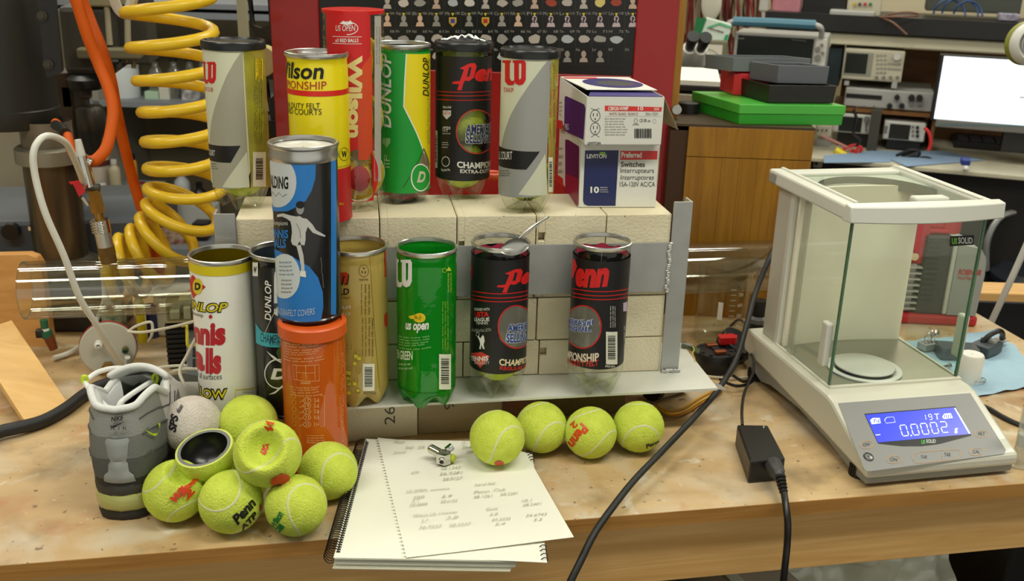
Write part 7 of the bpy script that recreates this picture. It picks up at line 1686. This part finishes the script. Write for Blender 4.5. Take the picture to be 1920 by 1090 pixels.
for i, (pts, m, lab) in enumerate([([(1540, 255), (1570, 268), (1600, 285), (1590, 300)], mat('pink_wire', (176, 120, 110), .5), 'pink lead curving over the left blue pad'), ([(1600, 280), (1595, 290), (1602, 302), (1592, 318)], RDW, 'red clip lead hanging off the rear bench edge'), ([(1612, 275), (1604, 285), (1608, 300), (1601, 316)], RDW, 'second red clip lead twisted beside the first'),
        ([(1575, 285), (1590, 276), (1606, 272), (1616, 280), (1604, 290)], RDW, 'red clips bunched under the small oscilloscope'), ([(1600, 205), (1606, 225), (1600, 250), (1612, 262), (1606, 275)], M_black, 'black probe cord hanging down over the amplifier'),
        ([(1733, 240), (1742, 250), (1745, 270), (1740, 282)], RDW, 'red lead bowing out from the meter to the bench'), ([(1690, 290), (1720, 284), (1722, 292), (1700, 300), (1715, 306), (1740, 306), (1744, 298), (1728, 296), (1705, 308)], M_black, 'black cord coiled in a figure of eight on the blue pad'),
        ([(1680, 292), (1705, 282), (1722, 284), (1705, 292), (1690, 296)], M_black, 'black cord loop lying beside the figure of eight')]):
    o = MB().tube([GF.p(x, y, -.03-.01*(i % 3)) for x, y in pts], .0045, 7, smooth=5).build('clip_lead', m); tag(o, lab, 'cable', 'leads on the rear bench')
o = MB().tube([GF.p(1566, 281, -.06), GF.p(1585, 292, -.06)], .010, 8, smooth=1).build('yellow_clip', mat('clip_yellow', (220, 200, 30), .5)); tag(o, 'yellow insulated clip on the blue pad', 'clip')
cl = FT('blue_clamp', 'blue plastic clamp gripping the rear bench edge', 'clamp', GF, 1802, 300, 1822, 316, -.18); cl.box('jaw', mat('clamp_blue', (30, 50, 130), .5), 1802, 300, 1820, 311, 0, .04, .003); c = cl.l(1811, 316); MB().sphere((c.x, .0, c.z), .008, 12, 8).build('screw_tip', M_white, cl.t)
stl = thing('stool', 'black padded stool with grey tube legs at the right edge', 'stool', Vector((atY(1935, 525, 2.3).x, 2.3, -.9)))
zs_ = atY(1935, 520, 2.3).z+.9; MB().lathe([(0, -.03), (.11, -.03), (.13, -.015), (.13, .0), (.11, .018), (0, .02)], 36, 0, Matrix.Translation((0.03, 0, zs_))).build('seat', mat('stool_pad', (26, 30, 38), .5), stl)
for a in range(4): x, y = .10*cos(a*pi/2+.6)+.03, .10*sin(a*pi/2+.6); MB().cyl((x*1.9, y*1.9, 0), (x, y, zs_-.03), .009).build('leg', M_steel, stl)
MB().tube([(-.07, .1, zs_-.01), (-.085, .1, zs_+.08), (-.05, .1, zs_+.15), (.05, .1, zs_+.16)], .009).build('back_rail', M_steel, stl)
tb = thing('side_table', 'wooden side table just beyond the bench corner at the right', 'table', Vector((1.62, 1.93, -.9)), radians(-12))
zt2 = atY(1880, 556, 1.84).z+.9; MB().box(-.28, .5, -.10, -.02, zt2-.02, zt2).build('tabletop', M_rail, tb, bevel=.002)
for x in (-.25, .45):
    for y in (-.095, -.06): MB().box(x, x+.04, y, y+.03, 0, zt2-.02).build('leg', M_rail, tb)
MB().box(-.24, .46, -.05, -.03, .02, zt2-.04).build('dark_panel', M_black, tb)
mg = thing('magnifier_lamp', 'round white magnifier lamp head entering at the right edge', 'lamp', atY(1934, 82, 1.45)); q_ = (CAM-mg.location).to_track_quat('Z', 'Y').to_matrix().to_4x4() @ Matrix.Rotation(.5, 4, 'Y')
MB().lathe([(.022, .006), (.026, .010), (.030, .006), (.034, -.004), (.034, -.012), (.0, -.014)], 40, 0, q_).build('lamp_head', M_lab, mg); MB().lathe([(.0342, -.004), (.0345, -.018), (.030, -.022)], 40, 0, q_).build('green_band', mat('olive_band', (130, 134, 50), .5), mg); MB().torus((0, 0, .006), .018, .002, M=q_).build('lens_ring', M_alu, mg)
MB().tube([(.02, 0, 0), (.10, .02, .02), (.14, .05, -.2), (.10, .12, -.6)], .006).build('lamp_arm', M_lab, mg)
# ------------------------------------------------------------------ back left: shelves, drill press, coil hose
LF = Frame(300, 200, 3.3, radians(-11))
struct(fstruct('wall_back_left', LF, -700, 0, 1250, 400, .40, .05, mat('dim_wall', (128, 118, 92), .8, var=.05), -.9, 1.75))
M_shl = mat('grey_shelf', (132, 138, 144), .5)
sh_ = FT('wall_shelving', 'grey metal wall shelving with bottles behind the yellow coil', 'shelf', LF, 120, 5, 600, 480)
for y0, y1, nm in ((4, 15, 'shelf_board'), (22, 34, 'shelf_board'), (192, 203, 'shelf_board')):
    MB().box(sh_.l(60, y0).x, sh_.l(620, y0).x, 0, .38, sh_.l(300, y1).z, sh_.l(300, y0).z).build(nm, M_shl, sh_.t, bevel=.001)
MB().box(sh_.l(60, 480).x, sh_.l(700, 480).x, -.05, .38, sh_.l(300, 478).z, sh_.l(300, 458).z).build('counter', M_shl, sh_.t); MB().box(sh_.l(60, 480).x, sh_.l(700, 480).x, -.03, .38, -.9-sh_.o.z, sh_.l(300, 478).z).build('drawer_front', mat('drawer_grey', (92, 92, 90), .5), sh_.t)
MB().box(sh_.l(205, 480).x, sh_.l(217, 480).x, 0, .38, sh_.l(300, 458).z, sh_.l(300, 30).z).build('shelf_upright', mat('upright_grey', (150, 146, 134), .5), sh_.t)
def fz_(px, py, back=.1): return LF.p(px, py, back)
def bottle(px, yt, yb, rpx, lab, m, cap=None, prof=BOT, nm='bottle', group=None, back=.1, cat=None):
    p = LF.p(px, yb, back); return vcyl(nm, lab, cat or nm, px, yt, yb, p.y, rpx, prof, m, group, cap)
M_gls = clear('bottle_glass', (225, 228, 222), .08, .6, .05, body=.3, bcol=(150, 150, 140)); G1 = 'glass bottles on the upper shelf'
for i, x in enumerate((297, 331, 361, 384)): bottle(x, 112, 192, 14, ['grey glass bottle with black cap, first on the upper shelf behind the coil', 'grey glass bottle with black cap, second on the upper shelf behind the coil', 'grey glass bottle with black cap, third on the upper shelf behind the coil', 'grey glass bottle half hidden by the cream and grey can'][i], M_gls, (.5, .93, 1.0, M_black), group=G1)
M_mw = mat('milky_white', (208, 214, 214), .5)
bottle(232, 108, 191, 32, 'big milky white tub with lid on the upper shelf', M_mw, (1.04, .80, .88, M_lab), JAR, 'tub'); 
def lbox(nm, lab, x0, y0, x1, y1, m, back=.06, dep=.06, cat='box'): return inst(nm, lab, x0, y0, x1, y1, back, dep, m, cat, LF, .002)
lbox('carton', 'pale green carton on the upper shelf below the coil', 271, 172, 297, 191, mat('pale_green_box', (176, 206, 176), .6)); lbox('carton', 'cream carton beside the pale green one', 298, 164, 317, 191, mat('cream_box', (206, 206, 190), .6)); lbox('parts_bin', 'white parts bin with black bits on the upper shelf', 340, 160, 372, 192, mat('bin_white', (206, 204, 206), .5, c2=(60, 60, 60), vs=40), cat='bin'); lbox('white_case', 'low white case at the left of the upper shelf', 134, 172, 160, 193, M_lab, cat='case'); lbox('white_case', 'white case half hidden behind the drill chuck', 160, 105, 200, 192, mat('soft_white', (190, 192, 186), .6), .16, cat='case')
mid = FT('lower_rack', 'grey slanted steel rack carrying jars behind the valve', 'rack', LF, 145, 372, 262, 430, -.1)
MB().box(mid.l(150, 380).x, mid.l(262, 380).x, 0, .25, mid.l(200, 378).z, mid.l(200, 372).z).build('rack_top', M_shl, mid.t); MB().box(mid.l(150, 380).x, mid.l(262, 380).x, 0, .24, -.9-mid.o.z, mid.l(200, 378).z).build('rack_body', mat('rack_grey', (110, 108, 98), .5), mid.t)
for a, b_ in (((205, 388), (262, 378)), ((190, 402), (240, 420))): MB().tube([mid.l(*a, -.01), mid.l(*b_, -.01)], .006, 6, smooth=1).build('brace', M_black, mid.t)
bottle(190, 270, 372, 22, 'wide white jar with dark red band on the grey rack', mat('jar_white', (190, 180, 164), .5), (1.03, .62, .72, mat('dark_red_band', (90, 40, 34), .5)), JAR, 'jar', back=-.02); bottle(218, 300, 352, 10, 'cream bottle with white cap on the grey rack', mat('bottle_cream', (180, 170, 140), .5), (.55, .85, 1.0, M_lab), back=-.06)
bottle(218, 350, 372, 13, 'white cone cap upside down on the grey rack', M_lab, None, [(0, 0), (1.6, 0), (1.6, .12), (.7, .3), (.65, .9), (0, .95)], 'cap', back=-.07); bottle(192, 338, 372, 9, 'small white lid standing on the grey rack', M_lab, None, JAR, 'lid_jar', back=-.08, cat='jar')
bottle(252, 290, 372, 10, 'amber yellow bottle with black cap on the grey rack', mat('amber_bottle', (206, 150, 40), .4), (.85, .86, 1.0, M_black), JAR, back=-.03); bottle(268, 338, 372, 7, 'small dark red bottle beside the amber one', mat('dark_red', (120, 30, 40), .5), None, JAR, back=-.05)
bottle(310, 352, 458, 27, 'grey steel drum standing on the counter inside the coil', mat('drum_grey', (84, 78, 76), .5), (.92, .98, .99, mat('deep_black')), [(0, 0), (1, 0), (1, 1), (.92, 1.0), (.9, .9)], 'drum'); lbox('white_carton', 'white carton on the counter behind the coil', 330, 385, 405, 460, mat('soft_white'), .14); bottle(377, 342, 400, 14, 'dark brown bottle standing behind the coil', mat('brown_bottle', (40, 28, 26), .3), (.45, .9, 1, M_black), back=.2); bottle(345, 318, 392, 15, 'pale bottle with blue ring behind the coil', M_mw, (.6, .3, .38, mat('blue_ring', (40, 80, 170), .5)), back=.22)
lbox('dark_part', 'small dark block in front of the white carton', 360, 420, 388, 450, M_black, .04); lbox('paper_tray', 'cream tray of odds and ends on the counter', 275, 435, 345, 459, mat('odds_tray', (190, 170, 140), .7, c2=(120, 60, 50), vs=50), .0)
lbox('steel_locker', 'tall beige steel panel at the far left edge', -60, 150, 46, 520, mat('beige_panel', (160, 150, 128), .5, var=.2, vs=5), -.5, .03, 'panel')
# drill press
DY = 2.0
def col(px, py): return atY(px, py, DY)
cb_ = col(118, 492); K_ = ppm(cb_); dp_ = thing('drill_press', 'old drill press with steel column and big black motor at the left', 'drill press', (cb_.x, DY, -.9)); zb = -.9
def cz(py, px=100): return col(px, py).z-zb
cx_ = 0; M_col = mat('oily_steel', (128, 112, 86), .24, .7, var=.5, vs=7, stretch=(1, 1, .3)); M_cst = mat('dark_casting', (62, 58, 48), .55)
rc_ = 47/K_
MB().lathe([(rc_*1.9, cz(505)), (rc_*1.9, cz(500)), (rc_*1.25, cz(486)), (rc_, cz(478))], 40).build('column_foot', M_cst, dp_); MB().lathe([(rc_, 0), (rc_, cz(300))], 48).build('column', M_col, dp_)
MB().lathe([(rc_, cz(304)), (rc_*1.22, cz(302)), (rc_*1.22, cz(276)), (rc_*1.1, cz(272)), (rc_*.95, cz(272))], 40).build('collar', mat('worn_collar', (150, 146, 130), .35, .6), dp_); MB().lathe([(rc_*.93, cz(274)), (rc_*.93, cz(225))], 40).build('upper_column', mat('worn_upper', (140, 130, 112), .4, .4, var=.4, vs=14), dp_)
mr = 84/K_; mc = col(14, 238).x-cb_.x; MB().lathe([(0, cz(238)), (mr*.98, cz(238)), (mr, cz(234)), (mr, cz(205)), (mr*.98, cz(203)), (mr*.98, cz(-330)), (0, cz(-330))], 48, 0, Matrix.Translation((mc, .03, 0))).build('motor', mat('motor_black', (34, 35, 31), .45), dp_)
b = MB().prism([(col(x, y).x-cb_.x, col(x, y).z-zb) for x, y in ((84, -20), (116, -20), (130, 128), (103, 138), (98, 120))], -.02, .0, M=Matrix.Translation((0, -.06, 0)) @ Matrix.Rotation(pi/2, 4, 'X')); b.build('motor_bracket', M_black, dp_, bevel=.003)
for x, y in ((95, 25), (106, 113)): p = col(x, y); MB().cyl((p.x-cb_.x, -.066, p.z-zb), (p.x-cb_.x, -.055, p.z-zb), .009, n=8).cyl((p.x-cb_.x, -.07, p.z-zb), (p.x-cb_.x, -.06, p.z-zb), .005, n=8).build('bolt', M_cst, dp_)
# head, chuck and table (further back)
HY = 2.25; ph = atY(165, 250, HY); hd = thing('drill_machine', 'dark drill head with chuck, depth stop and table behind the orange hoses', 'drill press', (ph.x, HY, -.9))
def hx(px, py): q = atY(px, py, HY); return q.x-ph.x, q.z+.9
def hbox(nm, m, x0, y0, x1, y1, d0, d1, bevel=.004): a = hx(x0, y1); b_ = hx(x1, y0); return MB().box(a[0], b_[0], d0, d1, a[1], b_[1]).build(nm, m, hd, bevel=bevel)
hbox('head_casting', M_cst, 122, 12, 205, 142, 0, .2, .012); hbox('head_top', mat('beige_enamel', (140, 132, 96), .5), 148, -330, 190, 12, -.01, .15); hbox('head_side', M_cst, 205, -330, 232, 130, .08, .2)
def hl(nm, m, px, prof): MB().lathe([(max(.0003, r/ppm(ph)), hx(px, y)[1]) for r, y in prof], 28, 0, Matrix.Translation((hx(px, 200)[0], .0, 0))).build(nm, m, hd)
hl('spindle_flange', M_black, 164, [(0, 168), (28, 167), (31, 160), (31, 148), (22, 140), (0, 140)]); hl('spindle', M_cst, 162, [(7, 198), (7, 185), (12, 182), (13, 168)]); hl('chuck', mat('chuck_steel', (70, 66, 58), .35, .6), 167, [(0, 292), (13, 290), (17, 262), (25, 245), (26, 236), (26, 204), (22, 198), (0, 197)])
hbox('stop_bracket', mat('olive_bracket', (104, 98, 72), .5), 150, 89, 266, 108, -.03, .02); hbox('stop_knob', M_black, 208, 108, 228, 118, -.03, .0)
for x0, y0, x1, y1, r in ((200, 12, 206, 84, 5.5), (238, 0, 240, 90, 5.5)): MB().cyl((hx(x0, y0)[0], 0, hx(x0, y0)[1]), (hx(x1, y1)[0], 0, hx(x1, y1)[1]), r/ppm(ph)).build('stop_rod', mat('pale_rod', (176, 168, 140), .4, .3), hd)
MB().cyl((hx(238, 108)[0], 0, hx(238, 108)[1]), (hx(238, 117)[0], 0, hx(238, 117)[1]), .005).cyl((hx(251, 100)[0], 0, hx(251, 100)[1]), (hx(251, 128)[0], 0, hx(251, 128)[1]), .005).build('pin', mat('worn_brass', (130, 120, 84), .4, .5), hd)
MB().sphere((hx(204, 126)[0], .0, hx(204, 126)[1]), 14/ppm(ph), 20, 12, sc=(1, .6, 1.3)).build('quill_clamp', M_cst, hd); hbox('guard_strip', mat('chrome'), 114, 165, 128, 205, .02, .03, .002); hbox('back_plate', mat('brown_plate', (66, 50, 34), .5), 100, 138, 128, 480, .02, .10)
# grey round table of the press and arm
tp_ = atY(10, 395, 2.3); tbm = mat('table_grey', (88, 88, 84), .5, var=.15); t = thing('press_table', 'round grey drill press table with raised rim at the left', 'machine table', (tp_.x, 2.3, -.9)); zt3 = tp_.z+.9; rt = .115
MB().lathe([(0, zt3-.02), (rt*.9, zt3-.02), (rt*.92, zt3+.004), (rt, zt3+.004), (rt, zt3-.075), (rt*.8, zt3-.10), (.03, zt3-.10), (.03, 0)], 48).build('round_table', tbm, t); MB().lathe([(0, zt3+.012), (.028, zt3+.012), (.034, zt3-.02)], 24).build('hub', tbm, t)
t = thing('machine_base', 'slate grey machine bed with a black knob behind the upright board', 'machine', atY(40, 478, 2.05)); MB().box(-.3, .22, 0, .3, -.5, .07).build('bed', mat('slate_bed', (78, 84, 90), .4), t, bevel=.01); MB().cyl((-.010, -.02, .052), (-.010, .0, .052), .016, n=18).build('knob', M_black, t); MB().box(.02, .05, -.003, .0, .05, .058).build('handle_bar', M_chrome, t)
# black frame with holes and cream roll by the red cabinet
KF2 = Frame(520, 220, 2.0, radians(-12))
fr2 = FT('perforated_frame', 'black upright metal frame with cut-outs beside the red cabinet', 'frame', KF2, 462, -20, 545, 225)
def hp(*pts): return [(lambda q: (q.x, q.z))(fr2.l(x, y)) for x, y in pts]
outer = hp((458, -30), (506, -30), (541, 222), (534, 226), (508, 226), (490, 130), (474, 55)); holes = [hp((466, -25), (500, -25), (505, 47), (488, 53), (468, 46)), hp((498, 148), (512, 150), (513, 180), (503, 187), (497, 182))]
V = [p for l in [outer]+holes for p in l]; F_ = tessellate_polygon([[Vector((*p, 0)) for p in l] for l in [outer]+holes]); N0 = len(V)
fs = [tuple(f) for f in F_]+[tuple(N0+i for i in reversed(f)) for f in F_]; o_ = 0
for l in [outer]+holes:
    n = len(l); fs += [(o_+i, o_+(i+1) % n, N0+o_+(i+1) % n, N0+o_+i) for i in range(n)]; o_ += n
MB().add([(x, 0, z) for x, z in V]+[(x, .02, z) for x, z in V], fs).build('plate', M_black, fr2.t); MB().box(fr2.l(480, 226).x, fr2.l(540, 226).x, -.01, .06, -.9-fr2.o.z, 0).build('plinth', mat('plinth_black', (24, 24, 22), .6), fr2.t)
fr2.tube('edge_trim', mat('trim_pale', (150, 110, 96), .5), [(508, -30, -.003), (525, 105, -.003), (543, 222, -.003)], .003)
rl = FT('cable_reel', 'cream and yellow cable reel hung on the black frame', 'reel', KF2, 490, 82, 512, 142, -.03); c = rl.l(497, 112); MB().cyl((c.x, -.03, c.z), (c.x, .0, c.z), .028, n=28).build('reel_flange', mat('reel_cream', (206, 200, 150), .5), rl.t); MB().torus((c.x, -.016, c.z), .022, .007, M=Matrix.Translation((c.x, -.016, c.z)) @ Matrix.Rotation(pi/2, 4, 'X') @ Matrix.Translation((-c.x, .016, -c.z))).build('yellow_wrap', mat('wrap_yellow', (206, 180, 40), .5), rl.t)
po2 = FT('cream_post', 'cream upright post left of the black frame', 'post', KF2, 444, -40, 460, 70, .2); MB().box(po2.l(444, 20).x, po2.l(460, 20).x, 0, .02, -.9-po2.o.z, po2.l(450, -40).z).build('post_body', mat('cream_paint', (150, 146, 118), .6), po2.t)
# yellow coil hose
M_coil = mat('yellow_hose', (226, 188, 34), .35, coat=.2); CY = 1.645
SP = [(314, -325, 82, 0), (314, -260, 82, 0), (314, -195, 82, 0), (315, -128, 81, 0), (316, -60, 80, 0), (316, -8, 80, 0), (320, 60, 78, 0), (330, 122, 75, 0), (338, 182, 72, 0), (342, 238, 70, 0), (346, 292, 68, 0), (349, 345, 68, .12), (343, 395, 66, .45), (318, 440, 62, .85), (286, 472, 60, 1.15), (254, 494, 58, 1.35), (222, 508, 56, 1.45), (196, 516, 50, 1.5)]
pts = []; turns = len(SP)-1
for i in range(turns*22+1):
    u = i/22; k = min(turns-1, int(u)); f = u-k; a, b_ = SP[k], SP[k+1]; m4 = [a[q]*(1-f)+b_[q]*f for q in range(4)]
    c = atY(m4[0], m4[1], CY); R = m4[2]/ppm(c)*(1.0); th_ = 2*pi*u*1.0+pi
    e1 = Vector((cos(m4[3]), .15*sin(m4[3]), sin(m4[3])*-1)); e2 = Vector((0, 1, 0)); ax_ = Vector((sin(m4[3]), 0, cos(m4[3])))
    e2 = ax_.cross(e1).normalized(); pts.append(c+(e1*cos(th_)*-1+e2*sin(th_))*R)
cp = MB().tube(pts, .0089, 10, smooth=1).build('coil_hose', M_coil); tag(cp, 'yellow coiled air hose hanging in loops at the left', 'hose')
# orange hoses and valve
M_oh = mat('orange_hose', (196, 84, 6), .6, spec=.25)
def hose(lab, pts, r=.0085, m=M_oh, nm='orange_hose', g='orange air hoses'): o = MB().tube([atY(*p) for p in pts], r, 10, smooth=6).build(nm, m); return tag(o, lab, 'hose', g)
hose('front orange hose curving down to the chrome valve', [(128, -330, 1.62), (130, -180, 1.61), (135, -30, 1.6), (146, 10, 1.6), (165, 70, 1.6), (185, 120, 1.6), (203, 165, 1.58), (212, 205, 1.56), (208, 245, 1.54), (198, 280, 1.52), (180, 300, 1.51), (168, 303, 1.51)])
hose('second orange hose running straight down behind the coil', [(138, -330, 1.7), (142, -180, 1.69), (148, -30, 1.68), (166, 30, 1.68), (190, 90, 1.66), (208, 150, 1.66), (217, 200, 1.66), (232, 270, 1.68), (250, 340, 1.7), (270, 405, 1.7), (285, 450, 1.72), (300, 520, 1.74)])
hose('short orange hose with black sleeve below the black motor', [(104, 230, 1.75), (115, 240, 1.7), (127, 255, 1.65), (135, 285, 1.6), (145, 300, 1.56)], .007)
o = MB().tube([atY(105, 235, 1.73), atY(114, 240, 1.69), atY(123, 251, 1.65)], .0085, 10).build('rubber_sleeve', M_black); tag(o, 'black sleeve on the short orange hose under the motor', 'sleeve')
VYd = 1.5; vv = thing('hose_valve', 'chrome air valve with red lever hanging above the clear tube', 'valve', atY(205, 490, VYd)); I_ = Matrix.Translation(-vv.location)
V_ = lambda x, y, Y=VYd: I_ @ atY(x, y, Y)
MB().cyl(V_(146, 262), V_(152, 292), .0045, .0065).build('barbed_tip', M_lab, vv); b = MB().cyl(V_(152, 292), V_(168, 350), .0095, .0085, n=18); b.build('air_gun_body', M_chrome, vv); MB().cyl(V_(160, 300), V_(172, 305), .006).build('side_port', M_chrome, vv)
MB().cyl(V_(176, 356), V_(184, 398), .0085, .010, n=6).build('brass_body', M_brass, vv); MB().cyl(V_(165, 352), V_(187, 352), .006).build('ball_stem', M_cst, vv)
p0 = V_(131, 340, VYd-.02); MB().hexa([V_(128, 341, VYd-.022), V_(150, 338, VYd-.022), V_(150, 338, VYd-.012), V_(128, 341, VYd-.012)], [V_(133, 346, VYd-.022), V_(155, 344, VYd-.022), V_(155, 344, VYd-.012), V_(133, 346, VYd-.012)]).hexa([V_(136, 344, VYd-.024), V_(150, 340, VYd-.024), V_(150, 340, VYd-.01), V_(136, 344, VYd-.01)][::-1], [V_(148, 369, VYd-.024), V_(161, 360, VYd-.024), V_(161, 360, VYd-.01), V_(148, 369, VYd-.01)][::-1]).build('lever', M_red, vv)
MB().cyl(V_(155, 370), V_(166, 385), .003).build('lever_shank', M_alu, vv)
for i, (y0, y1, r, m) in enumerate([(398, 412, .0065, M_brass), (412, 436, .0125, M_chrome), (436, 462, .0115, M_alu), (462, 478, .0125, mat('rust_brass', (110, 84, 40), .5, .5)), (478, 492, .0115, mat('rust_brass'))]): MB().cyl(V_(184+(y0-398)*.22, y0), V_(184+(y1-398)*.22, y1), r, n=20 if i != 3 else 6).build(['nipple', 'coupler', 'sleeve', 'hex_nut', 'tail'][i], m, vv)
for i in range(5): MB().torus((0, 0, 0), .0122, .0012, 20, 6, M=Matrix.Translation(V_(186+i*1.0, 414+i*5))).build('knurl_ring', M_chrome, vv)
o = MB().tube([atY(212, -10, 1.7), atY(218, 10, 1.7), atY(228, 24, 1.7), atY(240, 22, 1.7), atY(250, -5, 1.7)], .008, 8).build('white_hook', M_lab); tag(o, 'white plastic hook at the top of the yellow coil', 'hook')
# things under the bench and inside the tube's reach
t = FT('plastic_bag', 'crumpled translucent grey plastic bag on the bench lower shelf', 'bag', Frame(1650, 1080, 1.10, 0), 1470, 1015, 1830, 1240)
b = MB(); n = 26; vs = []; pa, pb = t.l(1470, 1240), t.l(1832, 985)
for i in range(n+1):
    for j in range(n+1):
        u, v = i/n, j/n; x = pa.x+(pb.x-pa.x)*u; z = pa.z+(pb.z-pa.z)*v; y = .05*noise.noise(Vector((x*9, z*9, 1)))+.022*noise.noise(Vector((x*30, z*30, 4)))+.05*(u-.5)**2+.03*abs(noise.noise(Vector((x*14, z*5, 9))))
        vs.append((x+.01*noise.noise(Vector((z*20, 0, 0))), y, z))
b.add(vs, [(i*(n+1)+j, (i+1)*(n+1)+j, (i+1)*(n+1)+j+1, i*(n+1)+j+1) for i in range(n) for j in range(n)], 0, True).build('bag_skin', clear('bag_film', (200, 206, 190), .10, .5, .25, body=.85, bcol=(226, 230, 208), wav=.6), t.t, ang=180)
lsF = MB().box(-1.3, 1.12, 1.03, 1.70, -.42, -.40); wbp(lsF, 'lower_shelf', [M_rail])
wq = at(1450, 1092, -.18); t = thing('white_sheet', 'white sheets of paper lying on the lower shelf of the bench', 'paper', (wq.x, wq.y, -.20), .2); MB().box(-.035, .035, -.1, .15, 0, .02).build('sheets', M_paper, t)
t2_ = thing('paper_carton', 'carton under the white sheets on the lower shelf', 'box', (wq.x, wq.y, -.40), .2); MB().box(-.04, .04, -.1, .16, 0, .198).build('carton', mat('kraft_card'), t2_)
for i, (x, w, lab) in enumerate([(.30, .16, 'black tool case on the lower shelf under the notepad'), (1.02, .06, 'black bin on the lower shelf next to the plastic bag'), (-.2, .3, 'long black case on the lower shelf at the left')]): c_ = thing('tool_case', lab, 'case', (x, 1.2, -.40)); MB().box(-w, w, -.12, .14, 0, .24).build('case_shell', M_black, c_, bevel=.006); MB().box(-.05, .05, -.13, -.12, .14, .155).build('case_handle', M_black, c_, bevel=.003)
# yellow bottle, tubs behind the tube at the left
def bt(nm, lab, px, yt, yb, r, m, cap=None, prof=JAR, cat='bottle', z=0): 
    p = at(px, yb, z); return vcyl(nm, lab, cat, px, yt, yb, p.y, r, prof, m, None, cap)
bt('yellow_bottle', 'slim bright yellow bottle behind the clear tube', 268, 545, 640, 8, mat('bright_yellow', (222, 206, 30), .4)); bt('blue_cap_bottle', 'white bottle with blue cap behind the round end plate', 188, 590, 635, 10, M_lab, (1.02, .55, .95, mat('cap_blue', (40, 60, 160), .5)))
bt('green_label_can', 'can with green and white label behind the clear tube', 218, 560, 636, 22, mat('green_label', (60, 110, 80), .5, c2=(190, 196, 184), vs=60), (.7, .84, 1.0, M_lab), cat='can'); bt('blue_bottle', 'dark blue bottle beside the yellow one behind the tube', 288, 560, 632, 10, mat('dark_blue', (50, 56, 110), .4))
p = at(320, 633, 0); t = thing('white_tub', 'square white tub with orange dot behind the clear tube', 'tub', p, radians(-10)); MB().box(-.025, .03, 0, .05, 0, .07).build('tub_body', M_white, t, bevel=.006); MB().box(-.027, .032, -.002, .052, .07, .078).build('tub_lid', M_white, t, bevel=.002); MB().cyl((.004, -.001, .052), (.004, .001, .052), .003).build('dot', mat('orange_dot', (196, 120, 40), .5), t)
t = thing('dark_bin', 'dark parts bin behind the left half of the clear tube', 'bin', (at(150, 632, 0).x, at(150, 632, 0).y+.02, 0), radians(-8)); MB().box(-.055, .06, 0, .08, 0, .075).build('bin_shell', mat('bin_dark', (34, 32, 30), .5), t, bevel=.003)
